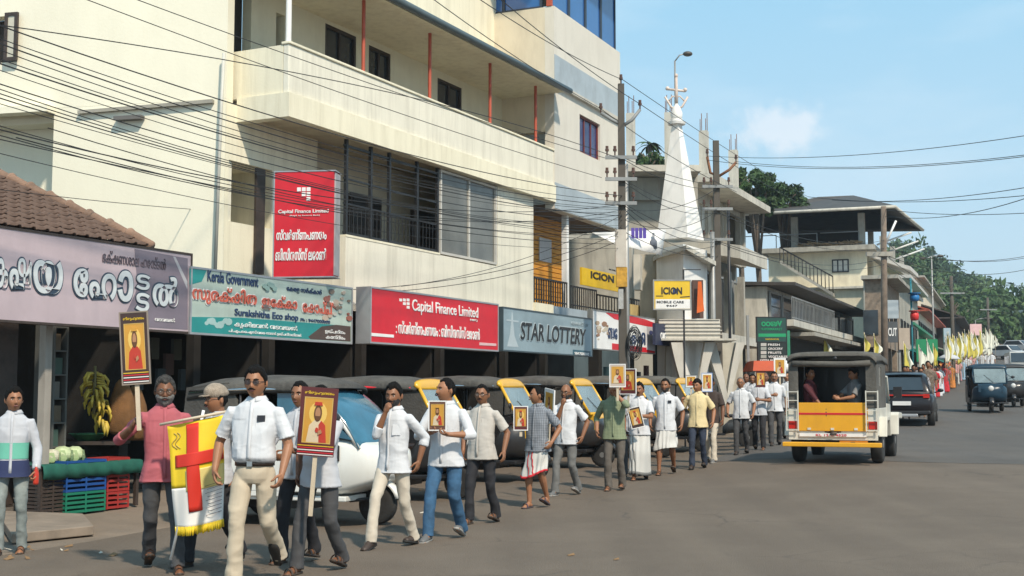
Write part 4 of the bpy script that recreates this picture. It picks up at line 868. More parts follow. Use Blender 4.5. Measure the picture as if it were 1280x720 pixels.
# bakery board
s = Sign('bakery_sign', 'white and red board with blue lettering right of the blue lottery board', F0, 741.5, 819, 388, 435, -1.0, PW, .12, IRON)
s.poly([(757, 391), (768, 390.5), (806, 399), (819, 404), (819, 410), (790, 404), (768, 399)], PR); s.poly([(765, 429), (819, 436), (819, 443), (765, 438)], PR)
for i in range(14): s.disc(745+rs.random()*16, 402+rs.random()*30, rs.uniform(1, 3.4), pm('food_%d' % (i % 3), [(.42, .30, .20), (.30, .16, .09), (.55, .48, .38)][i % 3]), 7)
s.text('ബേ', 760, 772, 410, 424, PNAVY, off=.03); s.text('ക്കറി', 774, 807, 414, 430, PNAVY, off=.03)
s.poly([(808, 408), (818, 409), (818, 439), (808, 437)], pm('pale_grey', (.5, .5, .52))); s.disc(813, 416, 3, pm('phone_ring', (.05, .06, .16)), 10, .8)
# navy cloth board
s = Sign('textile_sign', 'navy blue board with white lettering right of the bakery board', F0, 820, 861, 404, 431, -1.3, pm('navy_board', (.022, .03, .07)), .08)
s.text('വസ്ത്രാലയം', 826, 857, 414, 426, PW, off=.03); s.text('PH 4462', 852, 859, 431, 433, PW)
# yellow sign in the recess
s = Sign('recess_sign', 'yellow board with black lettering behind the first floor railing', F0, 728, 775, 334, 356, .6, PY, .06)
s.text('ICION', 739, 768, 342, 351, PK, off=.03); s.text('MOBILE', 762, 772, 337, 339, PK)
# yellow and white sign on a bracket pole
FY = Frame.__new__(Frame); FY.o = gpt(818, 31.5); FY.o.z = 0; FY.a = math.radians(4); FY.u = Vector((math.cos(FY.a), math.sin(FY.a), 0)); FY.v = Vector((-FY.u.y, FY.u.x, 0))
s = Sign('icion_sign', 'yellow over white hanging board beside the second pole, in front of the chapel', FY, 819, 864, 351, 386, 0, PY, .08, IRON)
s.poly([(819.4, 374), (863.8, 374), (863.8, 385.8), (819.4, 385.8)], PW); s.text('ICION', 828, 854, 359, 368, PK, off=.03); s.disc(844, 364, 3.4, pm('ink_blue', (.03, .05, .14))); s.text('MOBILE CARE', 822, 856, 376, 379, PK, off=.01); s.text('9447', 834, 848, 381, 383.5, PK)
s.poly([(820, 369.5), (829, 369.5), (829, 370.5), (820, 370.5)], PK); s.poly([(850, 371), (862, 370), (862, 371.3), (850, 372)], PK)
x_ = FY.s(857); MB().box(x_-.02, x_+.02, .081, .12, 0, FY.z(857, 336)).build('pole', BLACK, s.root); MB().box(x_, FY.s(879), .085, .115, FY.z(857, 337), FY.z(857, 336)).build('arm', BLACK, s.root)
# flex banner under the tall block
a, b, c, d = pt(740, 291, 32.5), pt(832, 287, 33.5), pt(827, 319, 33.3), pt(771, 306, 32.3)
bn = thing('flex_banner', 'white printed banner with a purple block stretched out behind the first pole', 'banner', a); L0 = lambda p: p-a
g = MB(); NN = 10; row = lambda p, q: [L0(p.lerp(q, i/NN))+Vector((0, .06*math.sin(i*1.3), 0)) for i in range(NN+1)]
g.sheet([row(a, b), row(a.lerp(d, .55), b.lerp(c, .5)), row(d, c)], True); me_ = eval_mesh(g.mesh('sheet', PW), [('SOLIDIFY', dict(thickness=.012))], PW); put('sheet', me_, bn)
g = MB(); g.box(0, .40, -.02, -.008, 0, .28); 
for i in range(4): MB().box(i*.10, i*.10+.085, -.02, -.008, 0, .27).build('printed_block', pm('purple', (.10, .06, .36)), bn, loc=L0(pt(789, 298, 32.75)))
m = MB(); m.smooth = True; m.loft([[Vector((r_*math.cos(t), r_*.1*math.sin(t), z_)) for t in [2*PI*i/8 for i in range(8)]] for r_, z_ in ((.09, 0), (.09, .2), (.03, .28), (.03, .42))]); m.build('printed_bottle', pm('slate', (.16, .18, .22)), bn, loc=L0(pt(817, 311, 33.1)))
# ID pair of green and dark boards by the chapel
FN = Frame.__new__(Frame); FN.o = gpt(948, 42); FN.o.z = 0; FN.a = math.radians(3); FN.u = Vector((math.cos(FN.a), math.sin(FN.a), 0)); FN.v = Vector((-FN.u.y, FN.u.x, 0))
GRN = pm('board_green', (.01, .30, .12)); DGR = pm('board_dark_green', (.015, .06, .05))
s = Sign('green_store_sign', 'dark green board with bright green lettering above the black list board', FN, 948, 984, 397, 427, 0, DGR, .1, BLACK)
s.text('ഠഠയV', 953, 979, 401, 408, GRN, off=.04); s.text('SUPERMARKET', 953, 979, 410, 413, GRN, off=.01); s.poly([(948.2, 417), (983.8, 417), (983.8, 421), (948.2, 421)], GRN); s.text('NADAVAYAL', 958, 975, 423, 425, PY)
s = Sign('list_board', 'black board listing wares in white under the dark green board', FN, 949, 984, 428, 452, -.02, pm('list_black', (.012, .02, .018)), .1, BLACK)
for i, t in enumerate(('FRESH', 'GROCERY', 'FRUITS', 'VEGETABLES')): s.text(t, 961, 966+len(t)*1.9, 429.5+5*i, 432.3+5*i, PW, off=.01); s.poly([(951, 428.8+5*i), (958, 428.8+5*i), (958, 432.6+5*i), (951, 432.6+5*i)], pm('thumb_%d' % (i % 2), [(.45, .45, .42), (.30, .33, .30)][i % 2]))
s.text('OPEN ALL DAYS', 950.5, 982, 449, 451.2, PW, off=.01)
MB().box(s.x0-.35, s.x0-.27, .1, .18, 0, s.z1+.9).build('post', STEEL, s.root); MB().box(s.x1+.04, s.x1+.16, .1, .2, 0, s.z1+.4).build('post', GREENP, s.root, label='green painted post')
# small red roofed kiosk under them
K_ = thing('red_roof_kiosk', 'small kiosk with sloping red roof under the list board', 'kiosk', gpt(960, 41)); k = 41/1605.5
zk = pt(960, 458, 41).z-K_.location.z
m = MB(); m.hexa([(-22*k, -.5, zk-.15), (14*k, -.5, zk-.15), (26*k, 1.4, zk-.15), (-22*k, 1.4, zk-.15), (-17*k, 0, zk+.18), (14*k, 0, zk+.18), (16*k, 1.2, zk+.18), (-17*k, 1.2, zk+.18)]); m.build('roof', mat('red_kiosk_roof', (.45, .08, .03), rough=.6, var=.15), K_)
for a in (-.5, .45): MB().box(a-.03, a+.03, -.3, -.24, 0, zk-.152).build('post', STEEL, K_)
MB().box(-.5, .45, .3, 1.3, 0, 1.1).build('counter', SHADEW, K_); m = MB(); m.smooth = True; m.ell((22*k, .1, zk-.02), .26, .3, .22, 12, 8); m.build('canopy_shell', PW, K_)
# far boards
def flat_board(name, label, px0, px1, py0, py1, Y, m, txt=None, tm=None, posts=True):
    a_ = pt(px0, py1, Y); b_ = pt(px1, py0, Y); g0 = gz(a_.x, Y); r = thing(name, label, 'sign board', (a_.x, Y, g0))
    MB().box(0, b_.x-a_.x, 0, .12, a_.z-g0, b_.z-g0).build('board', m, r)
    if posts:
        for q in (.1, .9): x_ = (b_.x-a_.x)*q; MB().box(x_-.05, x_+.05, .121, .22, -.2, b_.z-g0-.02).build('post', STEEL, r)
    if txt: put('lettering', fit_text(txt, (b_.x-a_.x)*.8, (b_.z-a_.z)*.4, tm, .01, .02), r, ((b_.x-a_.x)*.1, -.015, a_.z-g0+(b_.z-a_.z)*.3))
    return r
gb = flat_board('green_road_board', 'big plain green road board behind the first flags', 1146, 1172, 424, 452, 72, pm('traffic_green', (.01, .22, .09)), None)
flat_board('grey_shop_board', 'faded grey shop board beside the leaning pole above the dark board', 1108, 1123, 375, 398, 60, pm('faded_grey', (.35, .40, .43)), None, None, False)
flat_board('dark_shop_board', 'dark shop board with pale lettering under the faded grey board', 1109, 1122, 402, 428, 59.5, pm('dark_grey_board', (.07, .075, .08)), 'CUT', PW, False)
flat_board('pink_far_board', 'small pale pink board over the far end of the flags', 1213, 1227, 405, 419, 112, pm('pale_pink', (.7, .45, .45)))
flat_board('blue_far_board', 'small pale blue framed board by the green awnings', 1180, 1190, 410, 428, 92, pm('pale_blue', (.35, .45, .52)))
flat_board('beige_notice_wall', 'plain beige hoarding next to the brown shop', 1124, 1137, 410, 437, 64, pm('beige_board', (.42, .35, .28)))

# tall red light box on the facade
ba = math.radians(-7); o3 = pt(342, 346, 21.0); rb = thing('red_light_box', 'tall upright red light box with white lettering fixed at the cream building corner', 'sign board', o3, ba)
kk_ = 21/1605.5; wB, hB = 76*kk_/math.cos(ba), 133*kk_
MB().box(0, wB, 0, .34, 0, hB).build('box', PR, rb); 
MB().box(wB+.001, wB+.02, .03, .34, .02, hB-.02).build('side_panel', mat('ribbed_grey_panel', (.42, .41, .42), rough=.5, var=.1, dirt=.4), rb)
e = MB()
for (x0, x1, z0, z1) in ((-.02, wB+.03, hB, hB+.02), (-.02, wB+.03, -.02, 0), (-.02, 0, 0, hB)): e.box(x0, x1, -.01, .35, z0, z1)
e.build('frame', ALU, rb)
def rbt(txt, x0, x1, y0, y1, off=.012): me = fit_text(txt, (x1-x0)*kk_, (y1-y0)*kk_, PW, .005, off); put('lettering', me, rb, ((x0-341)*kk_, -.008, (346-y1)*kk_))
q = 6.2
for (i, j) in ((0, 0), (1, 0), (2, 0), (1, 1), (2, 1), (2, 2)): MB().box((370+i*q-341)*kk_, (370+i*q+q*.8-341)*kk_, -.008, -.001, (346-233-j*q-q*.8)*kk_, (346-233-j*q)*kk_).build('logo_block', PW, rb)
rbt('Capital Finance Limited', 346, 411, 261, 267, .016); rbt('(Regd. by Reserve Bank)', 361, 400, 268, 270, .004)
rbt('സ്വർണ്ണപണയം', 344, 409, 286, 300, .03); rbt('ബിസിനസ്സ് ലോൺ', 343, 409, 310, 326, .03)
MB().box(wB*.3, wB*.36, .345, 1.4, .4, .46).build('bracket', IRON, rb); MB().box(wB*.7, wB*.76, .345, 1.4, hB-.5, hB-.44).build('bracket', IRON, rb)

# ------------------------------------------------------------------ poles
POLEC = mat('pole_concrete', (.085, .076, .065), rough=.9, var=.15, scale=2, bump=.2, dirt=.5)
CERAM = mat('brown_insulator', (.10, .05, .035), rough=.3, bump=0)
def pole(name, label, px, Y, ptop, r0=.13, r1=.09, m=POLEC, lean=0, square=False, group=None):
    g = gpt(px, Y); zt_ = pt(px, ptop, Y).z-g.z; r = thing(name, label, 'utility pole', g, 0, group)
    mb = MB()
    if square: mb.loft([[Vector((lean*t+s1*w_, s2*w_*.8, zt_*t-.3*(1-t))) for s1, s2 in ((-1, -1), (1, -1), (1, 1), (-1, 1))] for t, w_ in ((0, r0), (1, r1))], smooth=False)
    else: mb.tube([(0, 0, -.3), (lean*.5, 0, zt_*.5), (lean, 0, zt_)], [r0, (r0+r1)/2, r1], 12)
    mb.build('pole_shaft', m, r); return r, zt_, g
def insul(root, p): m = MB(); m.cyl(p, .018, .10, n=6); m.cyl((p[0], p[1], p[2]+.10), .045, .05, n=10); m.cyl((p[0], p[1], p[2]+.16), .035, .06, n=10); m.build('insulator', CERAM, root)
# first pole: tall square concrete + metal companion
p1, h1, g1p = pole('utility_pole', 'tallest concrete utility pole with Y arm at the end of the cream building', 779, 29, 105, .10, .07, square=True)
def pz(px, py, Y, g): p = pt(px, py, Y); return p-g
a = pz(779, 157, 29, g1p)
for px_, py_, px2, py2 in ((765, 150, 751, 141), (790, 150, 800, 137)):
    m = MB(); m.tube([a, pz(px_, py_, 29, g1p), pz(px2, py2, 29, g1p)], .04, 6); m.build('arm', STEEL, p1); insul(p1, pz(px2, py2, 29, g1p))
insul(p1, (0, 0, h1))
for py_ in (198, 225, 255):
    m = MB(); c_ = pz(779, py_, 29, g1p); m.box(c_.x-.42, c_.x+.30, -.16, -.10, c_.z-.04, c_.z+.04); m.build('crossarm', STEEL, p1)
    for dx in (-.38, -.2, .22): insul(p1, (c_.x+dx, -.13, c_.z+.04))
c_ = pz(775, 335, 29, g1p)
MB().box(c_.x-.12, c_.x+.12, -.26, -.14, c_.z, c_.z+.85).build('junction_box', mat('weathered_white_box', (.50, .46, .40), rough=.6, dirt=.6, dcol=(.35, .12, .05)), p1)
MB().box(c_.x-.10, c_.x+.14, -.27, -.14, c_.z-.45, c_.z-.01).build('poster', mat('torn_yellow_poster', (.50, .27, .03), rough=.7, var=.4, scale=7), p1)
MB().box(c_.x-.06, c_.x+.05, -.27, -.14, c_.z-.95, c_.z-.5).build('poster', mat('torn_grey_poster', (.36, .36, .35), rough=.7, var=.3, scale=7), p1)
rs = random.Random(2); c_ = pz(791, 428, 29, g1p); m = MB()
for i in range(16):
    rr_ = rs.uniform(.10, .26); o_ = Vector((c_.x+rs.uniform(-.04, .04), -.12+rs.uniform(-.06, .06), c_.z+rs.uniform(-.08, .08))); tl_ = rs.uniform(-.4, .4)
    m.tube([o_+Vector((rr_*.62*math.cos(t), tl_*rr_*.4*math.sin(t), rr_*1.35*math.sin(t))) for t in [2*PI*k/18 for k in range(19)]], .008, 4)
m.build('cable_coil', BLACK, p1)
p2, h2, g2p = pole('metal_pole', 'shorter metal pole standing right against the tallest concrete pole', 784, 29.4, 205, .075, .06, IRON)
# second pole
pB, hB_, gB = pole('utility_pole', 'concrete utility pole with U shaped bracket in front of the grey frame building', 899, 36, 176, .105, .08, square=True)
a = pz(899, 220, 36, gB)
for px_, py_, px2, py2 in ((888, 216, 884, 196), (912, 212, 920, 203)):
    m = MB(); m.tube([a, pz(px_, py_, 36, gB), pz(px2, py2, 36, gB)], .04, 6); m.build('arm', RUST, pB); insul(pB, pz(px2, py2, 36, gB))
for py_ in (234, 262, 300):
    m = MB(); c_ = pz(899, py_, 36, gB); m.box(c_.x-.5, c_.x+.36, -.16, -.10, c_.z-.04, c_.z+.04); m.build('crossarm', STEEL, pB)
    for dx in (-.45, -.25, .25): insul(pB, (c_.x+dx, -.13, c_.z+.04))
pole('metal_pole', 'thin metal pole close beside the pole with the U shaped bracket', 893, 35.6, 290, .07, .06, IRON)
pole('metal_pole', 'thin dark stay pole between the chapel and the U bracket pole', 913.5, 37, 262, .045, .04, BLACK)
pC, hC_, gC = pole('utility_pole', 'old leaning wooden looking pole in front of the corner of the big roofed house', 1106, 58, 258, .17, .12, mat('old_pole', (.17, .13, .10), rough=.95, var=.3, scale=3, bump=.5), lean=.15)
m = MB(); c_ = pz(1106, 318, 58, gC); m.box(c_.x-.9, c_.x+.3, -.25, -.12, c_.z-.1, c_.z+.1); m.build('crossarm', CONC, pC)
m = MB(); m.tube([pz(1107, 305, 58, gC), pz(1120, 276, 58, gC)], .05, 6); m.build('stay_arm', PW, pC)
for i, (px_, Y_, pt_) in enumerate(((1193, 84, 345), (1238, 120, 372))): pr, hh, gg = pole('utility_pole', ['slim far utility pole with one cross arm over the red roof', 'farthest utility pole standing before the wooded hill'][i], px_, Y_, pt_, .14, .11); MB().box(-.8, .8, -.2, -.14, hh-1.2, hh-1.1).build('crossarm', STEEL, pr)
# street lamps
def lamp(label, px, Y, ptop, arms, r=.06, base=None):
    g = gpt(px, Y); h = pt(px, ptop, Y).z-g.z; r_ = thing('street_lamp', label, 'street lamp', g)
    MB().tube([(0, 0, -.3), (0, 0, h)], [r, r*.6], 8).build('lamp_post', IRON, r_)
    for dx, dz in arms:
        k_ = Y/1605.5; m = MB(); m.tube([(0, 0, h-.02), (dx*k_*.4, 0, h+dz*k_*.8), (dx*k_*.8, 0, h+dz*k_)], r*.5, 6); m.build('lamp_arm', IRON, r_)
        m = MB(); m.smooth = True; m.ell((dx*k_*1.1, 0, h+dz*k_), abs(dx)*k_*.42, .12, .09, 12, 8); m.build('lamp_head', mat('dark_lamp_head', (.07, .06, .05), rough=.5), r_)
    return r_
lamp('tall street lamp sticking up behind the white spire', 848, 43, 76, [(15, 9)], .05)
lamp('twin arm street lamp rising over the red roofed shops', 1169, 76, 320, [(10, 0), (-10, -3)], .07)
lamp('low street lamp arm beside the pink board', 1222, 126, 400, [(14, 2)], .06)
# wires
WIRE = mat('black_cable', (.015, .015, .016), rough=.6, bump=0, var=.05)
ORD = 'first second third fourth fifth sixth seventh eighth ninth tenth eleventh twelfth thirteenth fourteenth fifteenth sixteenth seventeenth eighteenth nineteenth twentieth twenty-first twenty-second twenty-third twenty-fourth'.split(); WC = {}
def wire(a, b, sag, r, label, group, n=22):
    a, b = Vector(a), Vector(b); cu = MB(); r *= .9; pts = [a.lerp(b, i/n)-Vector((0, 0, sag*4*(i/n)*(1-i/n))) for i in range(n+1)]
    o = a.copy(); cu.tube([p-o for p in pts], r, 4, smooth=False); ob = cu.build('overhead_wire', WIRE, None, loc=o, fix=False); WC[group] = WC.get(group, 0)+1; tag(ob, '%s %s' % (ORD[WC[group]-1], label), 'wire', group); return ob
LW = ('from the top at the left edge of the wires across the cream building', 'wires strung across the cream building')
Yl = 13.5
for (pl, yl, pr_, yr, sg, r, yy) in [(-40, 18, 779, 245, .30, .010, Yl), (-40, 26, 779, 200, -.3, .009, Yl), (0, -42, 752, 222, .12, .008, 16), (40, -50, 758, 198, .12, .008, 16),
        (-40, 40, 779, 257, .38, .010, Yl), (-40, 48, 778, 260, .42, .007, Yl), (-40, 60, 776, 262, .40, .007, Yl), (-40, 66, 779, 270, .35, .011, Yl), (-40, 92, 779, 275, .40, .009, Yl),
        (-40, 104, 779, 285, .42, .008, Yl), (-40, 110, 779, 290, .38, .009, Yl), (-40, 152, 779, 255, .50, .010, Yl), (-40, 158, 779, 262, .60, .008, Yl), (-40, 165, 776, 300, .25, .008, Yl), (20, 172, 770, 305, .30, .009, 14.5), (-40, 232, 440, 268, .12, .007, 16), (-40, 34, 779, 252, .36, .007, Yl), (-40, 74, 778, 266, .44, .006, Yl), (-40, 98, 779, 282, .45, .007, Yl), (-40, 118, 779, 296, .30, .006, Yl), (-40, 146, 779, 268, .55, .007, Yl), (-40, 182, 779, 310, .35, .006, Yl), (60, 160, 779, 292, .42, .008, 15)]:
    wire(pt(pl, yl, yy), pt(pr_, yr, 29), sg, r, *LW)
LA = ('wire, counted from the tall block outwards, running high to the spire', 'high wires past the tall block')
for (pl, yl, Y0, pr_, yr, Y1) in [(560, -28, 20, 779, 100, 29), (575, -45, 20, 800, 130, 29), (470, -55, 20, 751, 136, 29), (779, 100, 29, 1010, 246, 58), (800, 130, 29, 1015, 262, 58), (751, 136, 29, 921, 240, 36)]:
    wire(pt(pl, yl, Y0), pt(pr_, yr, Y1), .12, .009, *LA)
LB = ('wire, counted down the first pole, between the two concrete poles', 'wires between the two concrete poles')
for yl, yr, sg in [(198, 232, .1), (200, 236, .2), (225, 262, .2), (228, 265, .3), (255, 300, .15), (257, 302, .3), (262, 305, .45), (275, 262, .35), (290, 320, .2), (262, 234, .25)]:
    wire(pt(781, yl, 29), pt(898, yr, 36), sg, .009, *LB)
LCc = ('wire from the top crossing the open sky at the right', 'wires crossing the sky at the right')
for (pl, yl, Y0, pr_, yr, Y1, sg) in [(884, 195, 36, 1340, 160, 24, .25), (920, 202, 36, 1340, 186, 24, .25), (884, 200, 36, 1340, 188, 24, .30), (1040, 250, 58, 1340, 224, 40, .3), (1010, 246, 58, 1340, 238, 40, .3), (1106, 262, 58, 1340, 262, 42, .2), (1106, 270, 58, 1340, 226, 40, .5), (1120, 315, 58, 1340, 305, 60, .6), (1110, 320, 58, 1340, 318, 60, .9), (1169, 322, 76, 1340, 308, 70, .5), (1193, 352, 84, 1340, 351, 80, .3), (1193, 362, 84, 1340, 358, 80, .5)]:
    wire(pt(pl, yl, Y0), pt(pr_, yr, Y1), sg, .010 if Y0 < 50 else .018, *LCc)
LD = ('wire from the top along the street past the leaning pole', 'wires along the street')
for yl, yr in ((262, 300), (266, 310), (302, 322), (304, 330)): wire(pt(899, yl, 36), pt(1106, yr, 58), .5, .012, *LD)
for yl, yr in ((300, 352), (318, 356), (330, 360)): wire(pt(1106, yl, 58), pt(1193, yr, 84), .5, .016, *LD)
LE = ('slack service wire from the left between shop fronts and tallest pole', 'slack service wires')
for (pl, yl, dl, pr_, yr) in [(440, 362, .0, 779, 290), (455, 366, .0, 776, 300), (500, 358, .1, 775, 270)]:
    s_, z_ = F0.at(pl, yl, dl); wire(F0.w(s_, dl-.03, z_), pt(pr_, yr, 29), .25, .008, *LE)
# lantern pair hanging from the teal pole
lg = gpt(1142, 66); lp = thing('teal_pole', 'slim teal pole carrying the blue and red lanterns', 'pole', lg); MB().tube([(0, 0, 0), (0, 0, pt(1142, 348, 66).z-lg.z)], .05, 8).build('shaft', mat('teal_enamel', (.02, .18, .22), rough=.4), lp)
for nm, lb, py_, c_, rx, rz_ in (('paper_lantern', 'round blue lantern on the teal pole', 372, (.01, .16, .42), 12, 10), ('paper_lantern', 'red boxy lantern hanging under the blue one', 395, (.62, .03, .03), 11, 12)):
    p = pt(1142, py_, 66); k_ = 66/1605.5; t_ = thing(nm, lb, 'lantern', p)
    m = MB(); m.smooth = True; m.loft([[Vector((rx*k_*.5*q*math.cos(2*PI*i/12), -.15+rx*k_*.5*q*math.sin(2*PI*i/12), z_*rz_*k_)) for i in range(12)] for q, z_ in ((.4, -.5), (.9, -.42), (1, 0), (.9, .3), (.4, .45))]); m.build('shade', mat(nm+str(py_), c_, rough=.5), t_)
    m = MB(); m.cyl((0, -.15, rz_*k_*.45), rx*k_*.62, .05, n=12); m.build('rim', mat(nm+str(py_)+'r', tuple(q*.7 for q in c_), rough=.5), t_)
# ------------------------------------------------------------------ trees and the hill
def leafmat(n, c): 
    m = mat('foliage_'+n, c, rough=.75, var=.45, scale=.5, bump=0); b = m.node_tree.nodes['Principled BSDF']; b.inputs['Subsurface Weight'].default_value = 0
    return m
LG1, LG2, LG3 = leafmat('dark', (.035, .075, .022)), leafmat('mid', (.055, .11, .03)), leafmat('pale', (.08, .13, .045))
BARK = mat('bark', (.13, .10, .075), rough=.95, var=.3, scale=4, bump=.6)
def crown(cx, cy, cz, rx, ry, rz, n, size, rnd, clumps=14):
    """leaf sized faces gathered in clumps spread through the crown's volume"""
    vs = []; fs = []; cl = []
    for i in range(clumps):
        a = rnd.uniform(0, 2*PI); u = rnd.uniform(-.85, 1); s = math.sqrt(max(0, 1-u*u)); k = rnd.uniform(.35, .95)
        cl.append((cx+rx*k*s*math.cos(a), cy+ry*k*s*math.sin(a), cz+rz*k*u, rnd.uniform(.22, .45)))
    for i in range(n):
        c = cl[rnd.randrange(clumps)]; a = rnd.uniform(0, 2*PI); u = rnd.uniform(-1, 1); s = math.sqrt(1-u*u); k = rnd.random()**.4*c[3]
        p = Vector((c[0]+rx*k*s*math.cos(a), c[1]+ry*k*s*math.sin(a), c[2]+rz*k*u*.8))
        d = Vector((rnd.gauss(0, 1), rnd.gauss(0, 1), rnd.gauss(.3, .7))).normalized(); e = d.orthogonal().normalized(); f = d.cross(e); w_ = size*rnd.uniform(.6, 1.3); q = rnd.uniform(0, PI)
        e, f = e*math.cos(q)+f*math.sin(q), f*math.cos(q)-e*math.sin(q)
        b = len(vs); vs += [p-e*w_, p-f*w_*.45+d*w_*.1, p+e*w_, p+f*w_*.45+d*w_*.1]; fs.append((b, b+1, b+2, b+3))
    return vs, fs
def tree(name, label, px, Y, py_top, wpx, hpx, m, n=2600, size=.16, group=None, seed=0, base=None, trunkr=.22, clumps=18):
    rnd = random.Random(seed or int(px*3+Y)); k = Y/1605.5; g = gpt(px, Y) if base is None else Vector(base); zt_ = pt(px, py_top, Y).z-g.z
    r = thing(name, label, 'tree', g, 0, group); rx, rz = wpx*k/2, hpx*k/2; cz = zt_-rz
    mb = MB(); vs, fs = crown(0, 0, cz, rx*.85, rx*.75, rz*.9, n, size, rnd, clumps); mb.add(vs, fs, False); mb.build('crown', m, r, fix=False)
    t = MB(); t.smooth = True; t.tube([(0, 0, -1), (.1, 0, cz*.4), (0, .1, cz), (.1, 0, cz+rz*.5)], [trunkr, trunkr*.8, trunkr*.5, trunkr*.2], 8)
    for i in range(7): a = rnd.uniform(0, 2*PI); t.tube([(0, 0, cz*.55+rz*.1*i), (rx*.4*math.cos(a), rx*.4*math.sin(a), cz+rz*.1*i), (rx*.75*math.cos(a), rx*.7*math.sin(a), cz+rz*(.2+.1*i))], [trunkr*.45, trunkr*.28, .03], 5)
    t.build('trunk', BARK, r); return r
for i, (px, Y, top, w_, h, m, n) in enumerate([(950, 78, 206, 76, 70, LG1, 6000), (984, 84, 226, 62, 50, LG1, 3600), (928, 74, 210, 36, 46, LG2, 2200), (814, 74, 184, 42, 50, LG2, 3200), (803, 77, 190, 26, 44, LG1, 2200)]):
    tree('broadleaf_tree', ['dark dense tree rising behind the concrete frame building', 'lower dark tree behind the big roofed house', 'lighter green tree beside the rebar columns', 'bright tree between the tall block and the spire', 'dark small tree against the tall block'][i], px, Y, top, w_, h, m, n, .17, seed=i+1)
# palm crown above the small trees
pg = gpt(815, 76); pr = thing('palm_tree', 'palm crown rising over the bushy trees beside the tall block', 'palm', pg); zt_ = pt(815, 182, 76).z-pg.z
MB().tube([(0, 0, -1), (0, 0, zt_)], [.2, .13], 8).build('trunk', BARK, pr)
rnd = random.Random(4)
for i in range(11):
    a = 2*PI*i/11; ln = .95; m = MB(); el = rnd.uniform(.1, .9); g = []
    for j in range(7):
        t = j/6; r_ = ln*t; z_ = zt_+el*ln*t-ln*.9*t*t; c_ = Vector((r_*math.cos(a), r_*math.sin(a), z_)); sd_ = Vector((-math.sin(a), math.cos(a), -.4))*.16*math.sin(PI*min(1, t+.12))
        g.append([c_-sd_, c_+Vector((0, 0, .03)), c_+sd_+Vector((0, 0, .0))])
    m.sheet(g); m.build('frond', LG1, pr, fix=False)
# hill: terrain and wood
def hz_(px): # skyline rows of the wooded hill in the photograph
    P = [(1090, 300), (1120, 318), (1150, 330), (1175, 342), (1200, 352), (1225, 372), (1250, 385), (1280, 402), (1330, 410), (1500, 430)]
    for (a, za), (b, zb) in zip(P, P[1:]):
        if px <= b: return za+(zb-za)*max(0, (px-a)/(b-a))
    return 430
YH = 330
def hill_z(x, y):
    px = 640+x/y*1605.5; top = pt(px, hz_(px)+12, min(y, YH)).z; base = gz(x, y)
    t = sstep(185, YH, y)*(1-sstep(YH+40, YH+200, y)*.7); side = sstep(1195+ (y-185)*.12, 1120, px)
    lo = base-1.0
    tt = max(t, .75*side*sstep(95, 150, y)*(1-sstep(YH+40, YH+200, y)*.7)) if px < 1230 else t
    return lo + (top-lo)*tt
xs_h = lin(20, 330, 60); m = MB(); m.sheet([[Vector((x, y, hill_z(x, y))) for x in [y*(px-640)/1605.5 for px in lin(1040, 1800, 60)]] for y in lin(150, 640, 40)], True)
struct(m.build('hillside', mat('hill_undergrowth', (.04, .075, .028), rough=1, var=.4, scale=.08, bump=.6, bscale=.5), fix=False))
rnd = random.Random(9); vs, fs = [], []; vs2, fs2 = [], []; vs3, fs3 = [], []
for i in range(470):
    y = rnd.uniform(165, YH+30); px = rnd.uniform(1120 if y > 190 else 1180, 1380); x = y*(px-640)/1605.5
    if px > 1225+ (0 if y > 215 else 400) and y < 215: continue
    z = hill_z(x, y); r_ = rnd.uniform(2.5, 5.0); v, f = crown(x, y, z+r_*.8, r_, r_, r_*1.1, 210, .62, rnd, 9)
    V, Fc = ((vs, fs), (vs2, fs2), (vs3, fs3))[rnd.choice((0, 0, 1, 1, 2))]; b = len(V); V += v; Fc += [tuple(q+b for q in ff) for ff in f]
for V, Fc, mm, lb in ((vs, fs, LG1, 'dark green part of the distant wood on the hill'), (vs2, fs2, LG2, 'mid green part of the distant wood on the hill'), (vs3, fs3, LG3, 'pale green part of the distant wood on the hill')):
    m = MB(); m.add(V, Fc, False); o = m.build('hill_wood', mm, None, fix=False); tag(o, lb, 'woodland', None, 'stuff')
for i, (px, Y, top, w_, h, m) in enumerate([(1150, 200, 325, 40, 40, LG1), (1173, 210, 332, 34, 56, LG3), (1218, 230, 346, 34, 40, LG3), (1236, 225, 366, 26, 34, LG2), (1192, 150, 372, 26, 44, LG2), (1205, 145, 382, 24, 50, LG2), (1270, 260, 398, 20, 30, LG3)]):
    tree('tall_tree', ['broad dark tree on the hill behind the big roof', 'tall feathery tree on the hill skyline beside the twin arm lamp', 'tall pale tree standing alone on the hill skyline', 'rounded tree on the slope right of the lone skyline tree', 'bushy tree close behind the far shops', 'lower leafy tree at the end of the far shops', 'small feathery tree at the right edge of the skyline'][i], px, Y, top, w_, h, m, 1500, .45, seed=40+i, base=(Y*(px-640)/1605.5, Y, hill_z(Y*(px-640)/1605.5, Y)), trunkr=.35, clumps=12)
